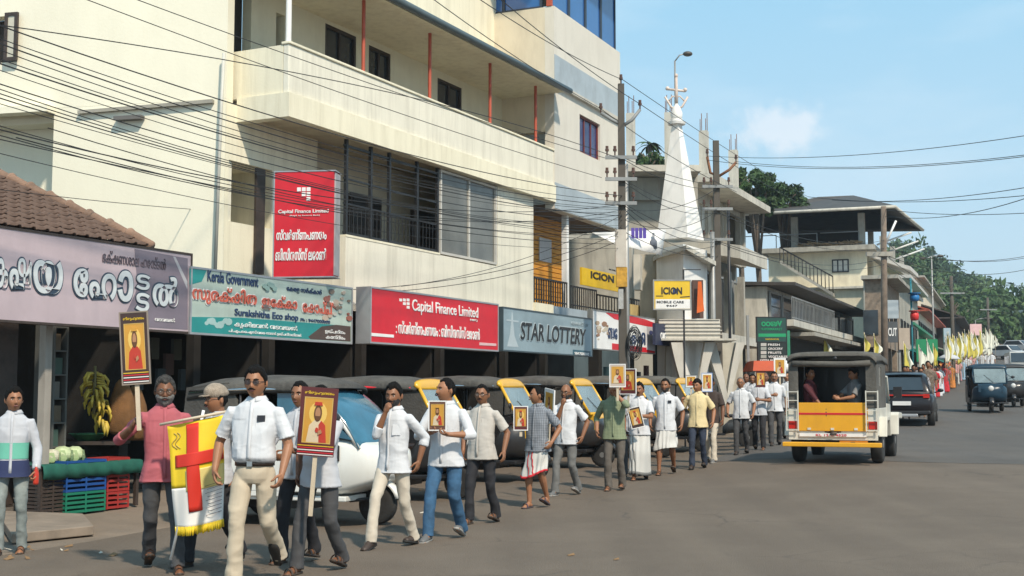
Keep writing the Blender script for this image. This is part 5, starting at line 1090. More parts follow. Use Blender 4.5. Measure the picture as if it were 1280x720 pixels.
# ------------------------------------------------------------------ people
def skin_mat(k):
    c = [(.31, .142, .074), (.235, .104, .052), (.175, .075, .038), (.37, .185, .105), (.27, .12, .06)][k]
    return mat('skin_%d' % k, c, rough=.5, var=.10, scale=14, bump=.06, bscale=120, spec=.4)
HAIR = mat('hair_black', (.008, .007, .0065), rough=.7, var=.3, scale=30, bump=.6, bscale=140, spec=.12)
HAIRG = mat('hair_grey', (.20, .19, .18), rough=.8, spec=.15, var=.45, scale=34, bump=.8, bscale=140)
HAIRM = mat('hair_salt_pepper', (.06, .057, .055), rough=.8, spec=.15, var=.6, scale=34, bump=.8, bscale=140)
EYEW = mat('eye_white', (.62, .58, .54), rough=.25, var=.02, bump=0)
DARK = mat('dark_iris', (.01, .008, .008), rough=.2, var=.02, bump=0)
LIP = mat('lip', (.16, .06, .05), rough=.5, var=.05, bump=0)
def ik(a, b, l1, l2, hint):
    a, b = Vector(a), Vector(b); d = b-a; L = d.length
    if L > (l1+l2)*.999: b = a + d.normalized()*(l1+l2)*.999; d = b-a; L = d.length
    x = (l1*l1 - l2*l2 + L*L)/(2*L); h = math.sqrt(max(0, l1*l1-x*x)); n = d.normalized()
    hv = Vector(hint); hv -= n*hv.dot(n)
    if hv.length < 1e-5: hv = Vector((0, 1, 0))
    return a + n*x + hv.normalized()*h, b
def head_pt(d, t=0, fat=0):
    """d: unit direction from the head's centre, -Y is the face; t: extra radius"""
    x, y, z = d
    px, py, pz = x*.077, y*.098, z*.120
    if z < 0:
        k = (-z)**1.4
        px *= 1-(.30-fat*.25)*k
        if y > 0: py *= 1-.50*min(1, k*1.5)
        else: py *= 1+.03*k
    g = lambda a, w: math.exp(-(a/w)**2)
    if y < 0:
        f = 0
        zz = z
        nose = (.006 if zz > .12 else 0) if False else 0
        if -.34 < zz < .16:
            q = (.16-zz)/.5; f += .040*(q**1.1)*g(x, .10+.07*q)*(1 if zz > -.26 else max(0, (zz+.34)/.08))
        f -= .010*(g(x-.36, .17)+g(x+.36, .17))*g(z-.08, .12)
        f += .005*g(z-.26, .09)*g(x, .55)
        f += .006*g(z+.47, .07)*g(x, .24) - .003*g(z+.53, .03)*g(x, .22)
        f += .009*g(z+.80, .14)*g(x, .26)
        f += .004*(g(x-.5, .2)+g(x+.5, .2))*g(z+.2, .22)*(1+fat)
        py -= f*min(1, -y*1.6)
    L = 1+t/.1
    return Vector((px*L, py*L, pz*L))
def sph_dirs(n=44, m=32):
    rows = []
    for j in range(m+1):
        th = PI*j/m; rows.append([Vector((math.sin(th)*math.cos(2*PI*i/n), math.sin(th)*math.sin(2*PI*i/n), math.cos(th))) for i in range(n)])
    return rows
def head_shell(mb, tf, M, n=44, m=32):
    rows = sph_dirs(n, m); vs = [M @ head_pt(d, tf(d)) for r in rows for d in r]
    fs = [(j*n+i, (j+1)*n+i, (j+1)*n+(i+1) % n, j*n+(i+1) % n) for j in range(m) for i in range(n)]
    mb.add(vs, fs, True)
def add_hand(mb, wrist, fd, nrm, side, curl, k=1.0, thumb=1):
    """fd: direction of the fingers, nrm: palm normal (the way the palm faces), side: +1/-1 thumb side"""
    fd = Vector(fd).normalized(); nrm = Vector(nrm); nrm = (nrm - fd*nrm.dot(fd)).normalized(); ac = fd.cross(nrm).normalized()*side
    M = Matrix((ac, fd, nrm)).transposed()
    w = Vector(wrist)
    mb.ell(w+fd*.045*k, .041*k, .052*k, .017*k, 12, 8, M)
    mb.tube([w-fd*.02*k, w+fd*.03*k], [.024*k, .026*k], 8, round_end=True)
    lens = [.072, .082, .077, .060]
    for i, l in enumerate(lens):
        o = (i-1.5)*-.0195*k; base = w + ac*o*-1*(-1) + fd*(.083-.006*abs(i-1.2))*k
        base = w - ac*((i-1.5)*.0195*k) + fd*(.083-.005*abs(i-1.2))*k
        c = curl*(1+.12*i)
        p = [base-fd*.012*k]; d = fd.copy(); cur = base.copy(); p.append(cur.copy())
        for seg, fr in enumerate((.44, .31, .25)):
            ang = c*(.75 if seg == 0 else 1.0)
            d = (Matrix.Rotation(ang, 3, ac*(1 if (Matrix.Rotation(.1, 3, ac) @ fd).dot(nrm) > 0 else -1)) @ d)
            cur = cur + d*l*fr*k; p.append(cur.copy())
        mb.tube(p, [.0095*k, .0095*k, .009*k, .0085*k, .0072*k], 7, round_end=True)
    if thumb:
        b = w + ac*.028*k + fd*.02*k; d = (fd*.75+ac*.75+nrm*(.25+.5*min(1, curl))).normalized()
        p1 = b+d*.042*k; d2 = (fd*.95+ac*(.35-curl*.4)+nrm*(.2+.6*min(1, curl))).normalized()
        mb.tube([b, p1, p1+d2*.034*k, p1+d2*.045*k+nrm*.006*k], [.013*k, .0115*k, .010*k, .008*k], 7, round_end=True)
def wrinkle(me, amp, fs, seed, fine=.3, mask=None):
    out_ = []
    for v, nn in [(v.co.copy(), n.vector.copy()) for v, n in zip(me.vertices, me.vertex_normals)]:
        k = mask(v) if mask else 1
        p = Vector((v.x*fs[0]+seed*3.1, v.y*fs[1]+seed, v.z*fs[2]))
        d = .55-abs(noise.noise(p))*2.2 + fine*noise.noise(p*2.7)
        v += nn*(d*amp*k); out_ += [v.x, v.y, v.z]
    me.vertices.foreach_set('co', out_); me.update()
def remesh(mb, vox, m, smooth=2, sfac=.5):
    me = mb.mesh('r', m)
    bm = bmesh.new(); bm.from_mesh(me); bmesh.ops.recalc_face_normals(bm, faces=bm.faces); bm.to_mesh(me); bm.free()
    return eval_mesh(me, [('REMESH', dict(mode='VOXEL', voxel_size=vox, use_smooth_shade=True)), ('SMOOTH', dict(iterations=smooth, factor=sfac))], m)
def ring(cx, cy, z, rx, ry, n=28, p=2.3, tilt=0):
    r = []
    for i in range(n):
        a = 2*PI*i/n; c, s = math.cos(a), math.sin(a)
        r.append(Vector((cx+rx*math.copysign(abs(c)**(2/p), c), cy+ry*math.copysign(abs(s)**(2/p), s), z+tilt*s)))
    return r
def person(label, px, Y, yaw=-20, h=1.70, skin=0, feet=None, arms=None, head=(0, 0, 0), shirt=None, lower=None, hair='short', face=(), shoes='shoe', vox=.0095, belly=.3, z=None, group=None, loc=None, lean=0, seat=None, build=1.0, extra=None, name='person'):
    """feet: ((side, forward, lift, pitch) right, left); arms: {'R': dict(w=(x,y,z), hint, fd, n, curl), 'L': ...}; metres at 1.72 tall"""
    P0 = loc if loc is not None else gpt(px, Y)
    root = thing(name, label, 'person', P0, math.radians(yaw), group)
    K = h/1.72; S = Matrix.Scale(K, 4); sk = skin_mat(skin); seed = (px*7.13+Y) % 50
    rnd = random.Random(int(px*10+Y))
    shirt = dict(dict(m=None, sleeve='half', hem=.80, tuck=False, collar=True), **(shirt or {}))
    lower = dict(dict(kind='trousers', m=None, w=1.0), **(lower or {}))
    feet = feet or ((-.09, .20, 0, 0), (.10, -.22, .04, 25))
    arms = arms or {}
    # pelvis height from the feet
    if seat is None:
        hz = .905
        for s, f, l, p in feet:
            hz = min(hz, math.sqrt(max(.01, .826**2 - f*f))+.085+l*.7)
        hz -= .005
    else: hz = seat
    dz = hz-.905; tl = Vector((0, -math.sin(lean)*1.0, 0))
    def T(p):      # upper body transform: drop and lean
        p = Vector(p); q = p-Vector((0, 0, .92)); q = Matrix.Rotation(lean, 3, 'X') @ q
        return q+Vector((0, 0, .92+dz))
    hips = [Vector((-.09, 0, hz)), Vector((.09, 0, hz))]
    J = {}
    for i, (s, f, l, p) in enumerate(feet):
        an = Vector((s, -f+.0, .085+l)); kn, an = ik(hips[i], an, .415, .415, (s*.35, -1, 0) if seat is None else (s*.5, -.6, 1))
        J[i] = (hips[i], kn, an, p)
    B = MB(); B.smooth = True
    # head and neck
    hy, hp, ht = [math.radians(a) for a in head]
    hc = T((0, -.012, 1.590))
    HM = Matrix.Translation(hc) @ Matrix.Rotation(hy, 4, 'Z') @ Matrix.Rotation(hp, 4, 'X') @ Matrix.Rotation(ht, 4, 'Y') @ Matrix.Scale(1.05, 4)
    head_shell(B, lambda d: 0, HM)
    for s in (-1, 1): B.ell(HM @ Vector((s*.080, .014, -.002)), .012, .021, .033, 8, 6)
    B.tube([T((0, .03, 1.38)), T((0, .018, 1.46)), HM @ Vector((0, .02, -.06))], [.070, .058, .055], 12, round_end=True)
    B.loft([[T(p_) for p_ in ring(0, .0, z_, rx, ry, 14)] for z_, rx, ry in ((.90, .12, .08), (1.1, .13, .08), (1.3, .14, .075), (1.40, .10, .055))])
    for i in (0, 1): B.tube([T((0, 0, .95)) if seat is None else T((0, 0, .95)), J[i][0], J[i][0].lerp(J[i][1], .5), J[i][1], J[i][1].lerp(J[i][2], .6)], [.06, .055, .04, .033, .030], 8, round_end=True)
    # arms
    sh = {'R': T((-.172*build, 0, 1.362)), 'L': T((.172*build, 0, 1.362))}; AR = {}
    for k, sg in (('R', -1), ('L', 1)):
        a = dict(dict(w=(sg*.27, -.05+.06*sg*(1 if feet[0][1] > 0 else -1), .86), hint=(sg*.5, .8, 0), fd=None, n=(-sg, 0, 0), curl=.45), **arms.get(k, {}))
        el, wr = ik(sh[k], T(a['w']) if not a.get('abs') else Vector(a['w']), .285, .25, a['hint'])
        AR[k] = (sh[k], el, wr, a)
        fa = (wr-el).normalized()
        B.tube([sh[k], sh[k].lerp(el, .4), el], [.038*build, .044*build, .038], 10, round_end=True)
        B.tube([el, el.lerp(wr, .3), wr], [.039, .040, .026], 10, round_end=True)
        fd = Vector(a['fd']) if a['fd'] else fa
        add_hand(B, wr, fd, a['n'], -sg if not a.get('flip') else sg, a['curl'])
    # lower legs and feet (shown for mundu / sandals)
    bare = lower['kind'] != 'trousers'
    for i in (0, 1):
        hp_, kn, an, p = J[i]
        if bare:
            B.tube([kn, kn.lerp(an, .3), kn.lerp(an, .75), an], [.055, .056, .036, .034], 10, round_end=True)
            B.tube([hp_.lerp(kn, .5), kn], [.045, .05], 10, round_end=True)
        else: B.tube([kn.lerp(an, .6), an], [.036, .035], 8, round_end=True)
        R = Matrix.Rotation(-math.radians(p), 3, 'X') if True else None
        R = Matrix.Rotation(math.radians(-p), 3, 'X')
        if shoes != 'shoe':
            B.tube([an+R @ Vector((0, .035, -.045)), an+R @ Vector((0, -.04, -.035)), an+R @ Vector((0, -.12, -.058)), an+R @ Vector((0, -.165, -.066))], [.030, .036, .032, .018], 9, round_end=True)
            for t in range(5): B.tube([an+R @ Vector(((t-2)*.014, -.14, -.064)), an+R @ Vector(((t-2)*.016, -.185+.006*abs(t-1), -.070))], [.010, .009], 6, round_end=True)
    bm_ = remesh(B, vox*.72, sk, 1, .4); bm_.transform(S); put('body', bm_, root)
    # eyes, brows, lips
    for s in (-1, 1):
        e = MB(); e.ell(HM @ Vector((s*.030, -.0795, .007)), .0125, .009, .0060, 10, 6); me = e.mesh('eye', EYEW); me.transform(S); eo = put('eye', me, root)
        e = MB(); e.ell(HM @ Vector((s*.030, -.0872, .007)), .0060, .003, .0056, 8, 5); me = e.mesh('iris', DARK); me.transform(S); put('iris', me, eo)
        e = MB(); e.tube([HM @ Vector((s*.012, -.095, .024)), HM @ Vector((s*.030, -.094, .031)), HM @ Vector((s*.050, -.083, .026))], [.004, .0045, .003], 6)
        me = e.mesh('eyebrow', HAIRG if 'grey_brow' in face else HAIR); me.transform(S); put('eyebrow', me, root)
    e = MB(); e.ell(HM @ Vector((0, -.1000, -.056)), .024, .007, .0075, 10, 6); me = e.mesh('mouth', LIP); me.transform(S); put('mouth', me, root)
    # hair
    if hair:
        hm = {'g': HAIRG, 'm': HAIRM}.get(hair[-1] if '_' in hair else '', HAIR); hk = hair.split('_')[0]
        def tf(d):
            x, y, z = d
            ln = {'short': .60, 'full': .54, 'receding': .80, 'bald': 9, 'long': .5, 'fringe': .42}[hk] + .12*math.exp(-((abs(x)-.42)/.2)**2)
            n1 = noise.noise(Vector(d)*6+Vector((seed, 0, 0)))*.09+noise.noise(Vector(d)*19+Vector((seed, 0, 0)))*.05; n2 = noise.noise(Vector((d[0]*26, d[1]*7, d[2]*26)))*.005+noise.noise(Vector(d)*5+Vector((0, seed, 0)))*.004
            if hk == 'bald':
                lim_t = (z < .36 and z > -.5 and y > -.12); k = sstep(.40, .25, z)*sstep(-.2, .0, y)*sstep(-.62, -.45, z)
                return -.02+.028*k+n2
            front = sstep(.22, .62, -y)
            bk = sstep(.18, .50, y); line = (-.55 if hk != 'long' else -.9)*bk + .10*(1-bk)
            line = line*(1-front)+ln*front
            if -.02 < -y < .30 and abs(x) > .6: line -= .22*(1-abs(-y-.14)/.16)
            k = sstep(line-.05+n1, line+.09+n1, z)
            vol = {'short': .010, 'full': .019, 'receding': .007, 'long': .024, 'fringe': .016}[hk]*(.55+.45*sstep(-.2, .7, z))
            return -.018+(.018+vol)*k+n2*k*1.6
        m_ = MB(); head_shell(m_, tf, HM, 48, 36); me = m_.mesh('hair', hm); me.transform(S); put('hair', me, root)
    if 'beard' in face or 'stubble' in face:
        def tb(d):
            x, y, z = d; mouth = math.exp(-(x/.26)**2-((z+.47)/.07)**2)
            k = sstep(-.30, -.42, z+abs(x)*-.25+(.12 if y > -.4 else 0))*sstep(.15, -.05, y)*(1-mouth)
            return -.016+(.032 if 'beard' in face else .018)*k+noise.noise(Vector(d)*16)*.004*k
        m_ = MB(); head_shell(m_, tb, HM); me = m_.mesh('beard', HAIRG if 'beard' in face else HAIRM); me.transform(S); put('beard', me, root)
    if 'moustache' in face or 'beard' in face:
        m_ = MB()
        for s in (-1, 1): m_.tube([HM @ Vector((0, -.110, -.040)), HM @ Vector((s*.014, -.109, -.043)), HM @ Vector((s*.029, -.101, -.051))], [.0055, .006, .003], 7, round_end=True)
        me = m_.mesh('moustache', HAIRG if ('beard' in face or 'grey_brow' in face) else HAIR); me.transform(S); put('moustache', me, root)
    if 'glasses' in face or 'sunglasses' in face:
        m_ = MB(); gl = MB()
        for s in (-1, 1):
            pts = [HM @ Vector((s*.032+.023*math.cos(a), -.103+abs(s*.032+.023*math.cos(a))*.12, .006+.017*math.sin(a))) for a in [2*PI*i/14 for i in range(15)]]
            m_.tube(pts, .0022, 5); m_.tube([HM @ Vector((s*.055, -.097, .010)), HM @ Vector((s*.080, -.02, .012)), HM @ Vector((s*.082, .015, .004))], .0022, 5)
            gl.add([HM @ Vector((s*.032+.022*math.cos(a), -.1035+abs(s*.032)*.12, .006+.016*math.sin(a))) for a in [2*PI*i/14 for i in range(14)]], [tuple(range(14))])
        m_.tube([HM @ Vector((-.010, -.104, .010)), HM @ Vector((.010, -.104, .010))], .0022, 5)
        me = m_.mesh('spectacle_frame', mat('spectacle_frame', (.03, .025, .02), rough=.3, bump=0)); me.transform(S); g0 = put('spectacle_frame', me, root)
        me = gl.mesh('spectacle_lens', mat('lens_dark' if 'sunglasses' in face else 'lens_clear', (.03, .02, .02) if 'sunglasses' in face else (.3, .25, .22), rough=.08, bump=0, alpha=.85 if 'sunglasses' in face else .25)); me.transform(S); put('spectacle_lens', me, g0)
    # shirt
    if shirt['m']:
        hem, tuck = shirt['hem'], shirt['tuck']; B_ = build; W = MB(); bl = belly
        prof = [(1.475, .068, .066, .012), (1.455, .084, .073, .010), (1.435, .112, .082, .006), (1.405, .148, .090, 0), (1.34, .172, .102, -.004), (1.22, .174, .115, -.008-.01*bl), (1.10, .162, .110+.03*bl, -.010-.02*bl), (.99, .160, .110+.04*bl, -.010-.03*bl)]
        if tuck: prof[-1] = (1.0, .166, .116+.035*bl, -.008-.02*bl); prof += [(.975, .158, .112+.02*bl, -.004-.01*bl), (.960, .142, .10, 0)]
        else: prof += [(.90, .182, .132+.02*bl, -.006-.012*bl), (max(hem, .82), .196, .150+.01*bl, 0)] + ([(hem, .202, .160, 0)] if hem < .81 else [])
        W.loft([[T((p.x, p.y, p.z)) for p in ring(0, cy, z_, rx*B_, ry, 30, 2.25)] for z_, rx, ry, cy in prof])
        for k in ('R', 'L'):
            s0, el, wr, a = AR[k]; sg = -1 if k == 'R' else 1
            i0 = s0+Vector((-sg*.05, 0, -.005))
            if shirt['sleeve'] == 'half':
                e1 = s0.lerp(el, .80); W.tube([i0, s0, s0.lerp(el, .4), e1], [.050, .056*B_, .060, .068], 14)
            elif shirt['sleeve'] == 'rolled':
                e1 = el.lerp(wr, .35); W.tube([i0, s0, s0.lerp(el, .45), el], [.050, .056, .054, .050], 14, round_end=True); W.tube([el, e1], [.050, .048], 14)
            else:
                e1 = el.lerp(wr, .93); W.tube([i0, s0, s0.lerp(el, .45), el], [.050, .056, .053, .048], 14, round_end=True); W.tube([el, el.lerp(wr, .5), e1], [.048, .044, .038], 14)
        me = remesh(W, vox, shirt['m'], 2)
        wrinkle(me, .0085, (5, 5, 4), seed, .4, lambda c: 1.0 if c.z < 1.30 else .4); wrinkle(me, .0038, (14, 14, 4), seed+3, .2); wrinkle(me, .0018, (9, 9, 22), seed+8, .4, lambda c: (1.0 if c.z < 1.12 or abs(c.x) > .2 else .35)*(.2+.8*sstep(hem+dz, hem+dz+.06, c.z)))
        me.transform(S); so = put('shirt', me, root, label=shirt.get('label'))
        if shirt.get('m2'):      # lower colour bands: a second cloth shell, proud of the first
            for (za, zb, mm) in shirt['m2']:
                q = MB(); q.smooth = True; rr = []
                zs = [za+(zb-za)*i/4 for i in range(5)]
                for z_ in zs:
                    for (z1, a1, b1, c1), (z2, a2, b2, c2) in zip(prof, prof[1:]):
                        if z2 <= z_ <= z1:
                            t = (z_-z2)/(z1-z2+1e-9); rr.append([T(p) for p in ring(0, c2+(c1-c2)*t, z_, (a2+(a1-a2)*t+.010)*B_, b2+(b1-b2)*t+.010, 36, 2.25)]); break
                q.loft(rr, cap=False); me = q.mesh('shirt_band', mm); me.transform(S); put('shirt_band', me, so)
        if shirt['collar']:
            c = MB(); c.smooth = True
            for s in (-1, 1):
                pa = [T((s*.070*math.sin(a), .012-.070*math.cos(a)*-1, 1.470)) for a in (0, .6, 1.2, 1.8, 2.5, 3.0)]
                g = []
                for q in range(2):
                    row = []
                    for a in [i*PI/8 for i in range(8)] + [2.95]:
                        rr = .066+.026*q; zz = 1.492-.030*q-.010*(a/PI)-.014*q*(a/PI)
                        row.append(T((s*rr*math.sin(a)*1.0, .016+rr*math.cos(a), zz)))
                    g.append(row)
                c.sheet(g, True)
            me = c.mesh('collar', shirt['m']); me = eval_mesh(me, [('SOLIDIFY', dict(thickness=.006, offset=1))], shirt['m']); me.transform(S); put('collar', me, so)
            c = MB()
            zs = [1.44, 1.36, 1.24, 1.12, 1.01, .98] if tuck else [1.44, 1.36, 1.24, 1.12, 1.0, .90, max(hem, .83)+.01]
            g = [[], []]
            def fy(z_):
                for (z1, a1, b1, c1), (z2, a2, b2, c2) in zip(prof, prof[1:]):
                    if z2 <= z_ <= z1: t = (z_-z2)/(z1-z2+1e-9); return c2+(c1-c2)*t-(b2+(b1-b2)*t)-.0085
                return -.13
            for z_ in zs:
                for q, x_ in ((0, -.014), (1, .014)): g[q].append(T((x_, fy(z_), z_)))
            c.sheet(g, True); me = eval_mesh(c.mesh('placket', shirt['m']), [('SOLIDIFY', dict(thickness=.004, offset=0))], shirt['m']); me.transform(S); put('placket', me, so)
            if shirt.get('pocket', True):
                c = MB(); y1, y2 = fy(1.24)+.012, fy(1.33)+.014
                c.hexa([T(p) for p in [(.045, y1-.012, 1.19), (.12, y1+.022, 1.19), (.12, y1+.03, 1.19), (.045, y1, 1.19), (.045, y2-.012, 1.30), (.12, y2+.024, 1.30), (.12, y2+.032, 1.30), (.045, y2, 1.30)]])
                me = c.mesh('pocket', shirt['m']); me.transform(S); po = put('pocket', me, so)
                if shirt.get('phone'):
                    c = MB(); c.hexa([T(p) for p in [(.055, y2-.022, 1.285), (.112, y2+.002, 1.285), (.112, y2+.022, 1.285), (.055, y2, 1.285), (.055, y2-.020, 1.335), (.112, y2+.004, 1.335), (.112, y2+.022, 1.335), (.055, y2, 1.335)]])
                    me = c.mesh('phone', mat('phone_black', (.02, .02, .025), rough=.25, bump=0)); me.transform(S); put('phone', me, po)
    # lower garment
    lm = lower['m']
    if lower['kind'] == 'trousers':
        W = MB(); lw = lower['w']
        W.loft([ring(0, 0, z_, rx, ry, 26, 2.3) for z_, rx, ry in [(hz+.10, .142, .098), (hz+.05, .146, .106), (hz-.02, .150, .114), (hz-.07, .150, .112), (hz-.11, .12, .095)]])
        for i in (0, 1):
            hp_, kn, an, p = J[i]; sg = -1 if i == 0 else 1; h0 = hp_+Vector((0, 0, -.03))
            W.tube([h0, hp_.lerp(kn, .35), hp_.lerp(kn, .75), kn], [.076, .082*lw, .070*lw, .062*lw], 16, round_end=True)
            W.tube([kn, kn.lerp(an, .35), kn.lerp(an, .8), kn.lerp(an, 1.0)+Vector((0, 0, -.035))], [.062*lw, .060*lw, .059*lw, .064*lw], 16)
        me = remesh(W, vox*1.05, lm, 2); wrinkle(me, .0085, (5, 5, 5), seed+9, .6, lambda c: 1.1 if c.z < .62 else .7); wrinkle(me, .0018, (9, 9, 16), seed+5, .4, lambda c: 1.0 if c.z < .25 or .42 < c.z < .60 else .3)
        me.transform(S); tr = put('trousers', me, root)
        if shirt['tuck']:
            b = MB(); b.smooth = True; b.loft([ring(0, 0, hz+z_, .152+e, .114+e, 40, 2.3) for z_, e in [(.030, 0), (.030, .006), (.070, .006), (.070, 0)]], cap=False)
            me = b.mesh('belt', mat('belt_leather', (.03, .02, .015), rough=.45)); me.transform(S); bo = put('belt', me, tr)
            b = MB(); b.box(-.022, .022, -.129, -.119, hz+.028, hz+.072); me = b.mesh('buckle', mat('buckle_steel', (.6, .6, .58), rough=.3, metal=1, bump=0)); me.transform(S); put('buckle', me, bo)
    else:
        kne = lower['kind'] == 'mundu_folded'; W = MB(); W.smooth = True
        lo_ = .47 if kne else .10; rings = []; N_ = 72
        xr = [min(J[0][1].x, J[0][2].x), max(J[1][1].x, J[1][2].x)]; nz_ = 16
        for j in range(nz_+1):
            t = j/nz_; z_ = (hz+.09)*(1-t)+lo_*t; rr = []
            tt = max(0, (hz-z_)/(hz-.09))
            def leg(i, z_):
                a, k_, an, p = J[i]
                return a.lerp(k_, min(1, (a.z-z_)/(max(.01, a.z-k_.z)))) if z_ > k_.z else k_.lerp(an, min(1, (k_.z-z_)/max(.01, (k_.z-an.z))))
            l0, l1 = leg(0, z_), leg(1, z_); cx, cy = (l0.x+l1.x)/2, (l0.y+l1.y)/2
            dx, dy = abs(l0.x-l1.x)/2+.085, abs(l0.y-l1.y)/2+.095
            if t < .12: dx, dy, cx, cy = .155, .118, 0, 0
            for i in range(N_):
                a = 2*PI*i/N_; fold = (.012*t+.002)*math.sin(a*11+2*math.sin(a*3+seed)+t*1.5)+.010*t*noise.noise(Vector((math.cos(a)*2, math.sin(a)*2, t*2+seed)))*2
                if kne: fold += .02*math.sin(t*9+a*2+math.sin(a*3))*t
                sk2 = (l0.y-l1.y)/(abs(l0.y-l1.y)+.2)
                x_ = cx+(dx+fold)*math.cos(a); y_ = cy+(dy+fold)*math.sin(a)+ (-math.cos(a))*(l0.y-l1.y)*.35*(1 if t > .12 else 0)
                rr.append(Vector((x_, y_, z_ + (.02*math.sin(a*2+seed)+(.05*math.sin(a+1.2) if kne else 0))*t)))
            rings.append(rr)
        W.loft(rings, cap=False)
        me = eval_mesh(W.mesh('mundu', lm), [('SOLIDIFY', dict(thickness=.006, offset=0)), ('SUBSURF', dict(levels=1))], lm)
        me.transform(S); mo = put('mundu', me, root)
        if lower.get('border'):
            b = MB(); b.smooth = True; i0 = lower.get('bi', 52)
            for off in (0, 5):
                b2 = [[rings[j][(i0+q+off+int(j*.35)) % N_]+Vector((0, -.012, 0)) for j in range(1, nz_+1)] for q in range(2)]; b.sheet(b2, True)
            b.sheet([[rings[nz_-q][i] * 1.0+(Vector((rings[nz_-q][i].x, rings[nz_-q][i].y, 0)).normalized()*.012) for i in range(N_//2-2, N_)] for q in range(2)], True)
            me = eval_mesh(b.mesh('border', lower['border']), [('SOLIDIFY', dict(thickness=.004, offset=0))], lower['border']); me.transform(S); put('border', me, mo)
    # shoes
    for i in (0, 1):
        hp_, kn, an, p = J[i]; R = Matrix.Rotation(math.radians(-p), 3, 'X'); s_ = MB(); s_.smooth = True
        def Q(x, y, z_): return an+R @ Vector((x, y, z_))
        so_c, up_c = {'shoe': ((.02, .018, .016), (.045, .028, .02)), 'sandal': ((.05, .035, .025), (.09, .06, .045)), 'sneaker': ((.3, .29, .27), (.13, .13, .13)), 'slipper': ((.05, .04, .05), (.10, .06, .08))}[shoes]
        rs = []
        for y, w_ in [(.068, .018), (.060, .031), (.02, .034), (-.04, .034), (-.09, .042), (-.14, .041), (-.18, .030), (-.198, .012)]:
            rs.append([Q(-w_, y, -.083), Q(w_, y, -.083), Q(w_*1.04, y, -.062), Q(-w_*1.04, y, -.062)])
        s_.loft(rs); me = s_.mesh('sole', mat('sole_'+shoes, so_c, rough=.7)); me.transform(S); so2 = put('shoe', me, root)
        u = MB(); u.smooth = True
        if shoes in ('shoe', 'sneaker'):
            u.loft([[Q(w_*math.cos(a)*1.0, y, -.064+hh*max(0, math.sin(a))) for a in [PI*q/8 for q in range(9)]] + [Q(w_*.8, y, -.066)] for y, w_, hh in [(.064, .022, .055), (.045, .034, .078), (0, .037, .082), (-.05, .037, .070), (-.10, .042, .048), (-.15, .038, .036), (-.185, .024, .022)]])
        else:
            for y in ((-.06, -.13) if shoes == 'sandal' else (-.10,)):
                u.loft([[Q(.042*math.cos(a), y-e, -.070+(.075+y*.12)*max(0, math.sin(a))) for a in [PI*q/8 for q in range(9)]] for e in (0, .028)], cap=False, closed=False)
            if shoes == 'sandal': u.loft([[Q(.036*math.cos(a), .03+.04*math.sin(a)*1.0, -.03+e) for a in [PI*q/8 for q in range(9)]] for e in (0, .018)], cap=False, closed=False)
        me = u.mesh('upper', mat('upper_'+shoes, up_c, rough=.55)); me.transform(S); put('upper', me, so2)
    if extra: extra(root, T, HM, AR, K, S)
    info = dict(root=root, AR={k: (v[0]*K, v[1]*K, v[2]*K) for k, v in AR.items()}, K=K, HM=HM, hz=hz)
    info['W'] = Matrix.Translation(P0) @ Matrix.Rotation(math.radians(yaw), 4, 'Z')
    return info
# ------------------------------------------------------------------ vehicles; local +x is forward, y is the left side
RUB = mat('tyre_rubber', (.022, .021, .02), rough=.85, var=.3, scale=8, bump=.3)
HUB = mat('hub_grey', (.30, .30, .29), rough=.45, metal=.6, var=.2)
CANV = mat('black_canvas', (.060, .057, .052), rough=.85, var=.3, scale=3, bump=.5, bscale=25, dirt=.6, dcol=(.15, .14, .12))
CANVG = mat('grey_canvas', (.085, .08, .07), rough=.85, var=.25, scale=3, bump=.5, bscale=25, dirt=.6, dcol=(.16, .15, .13))
AY = mat('auto_yellow', (.70, .38, .02), rough=.35, var=.08, bump=.02, coat=.3); AB = mat('auto_black', (.016, .016, .018), rough=.35, var=.2, bump=.03, coat=.2, dirt=.4, dcol=(.07, .06, .05))
AW = mat('auto_white', (.72, .72, .68), rough=.3, var=.05, bump=.02, coat=.4, dirt=.2, dcol=(.45, .42, .36)); 
WIND = mat('windscreen_glass', (.30, .38, .40), rough=.06, var=.25, scale=1.5, bump=0, spec=.9, alpha=.55)
WINDB = mat('tinted_windscreen', (.035, .13, .20), rough=.10, var=.35, scale=1.6, bump=0, spec=.8)
CHR = mat('chrome', (.6, .6, .6), rough=.15, metal=1, var=.05, bump=0); LAMPR = mat('red_lamp', (.5, .02, .01), rough=.2, bump=0); LAMPO = mat('orange_lamp', (.6, .2, .02), rough=.2, bump=0); LAMPC = mat('clear_lamp', (.6, .6, .58), rough=.1, bump=0)
SEATM = mat('seat_rexine', (.10, .05, .03), rough=.5, var=.2)
def wheel(root, x, y, r, w, name='wheel'):
    m = MB(); m.smooth = True; n = 28; rings = []
    for yy, rr in ((-w/2, r*.62), (-w/2, r*.9), (-w*.36, r*.98), (0, r), (w*.36, r*.98), (w/2, r*.9), (w/2, r*.62)): rings.append([Vector((x+rr*math.cos(2*PI*i/n), y+yy, r+rr*math.sin(2*PI*i/n))) for i in range(n)])
    m.loft(rings); o = m.build(name, RUB, root)
    h = MB(); h.cyl((x, y-w*.42, r), r*.60, w*.84, 'y', 24); h.cyl((x, y-w*.52, r), r*.22, w*1.04, 'y', 12); ho = h.build('rim', HUB, o)
    nb = MB()
    for i in range(5): a = 2*PI*i/5; nb.cyl((x+r*.38*math.cos(a), y-w*.45, r+r*.38*math.sin(a)), r*.06, w*.9, 'y', 6)
    nb.build('wheel_nuts', BLACK, o)['kind'] = 'stuff'
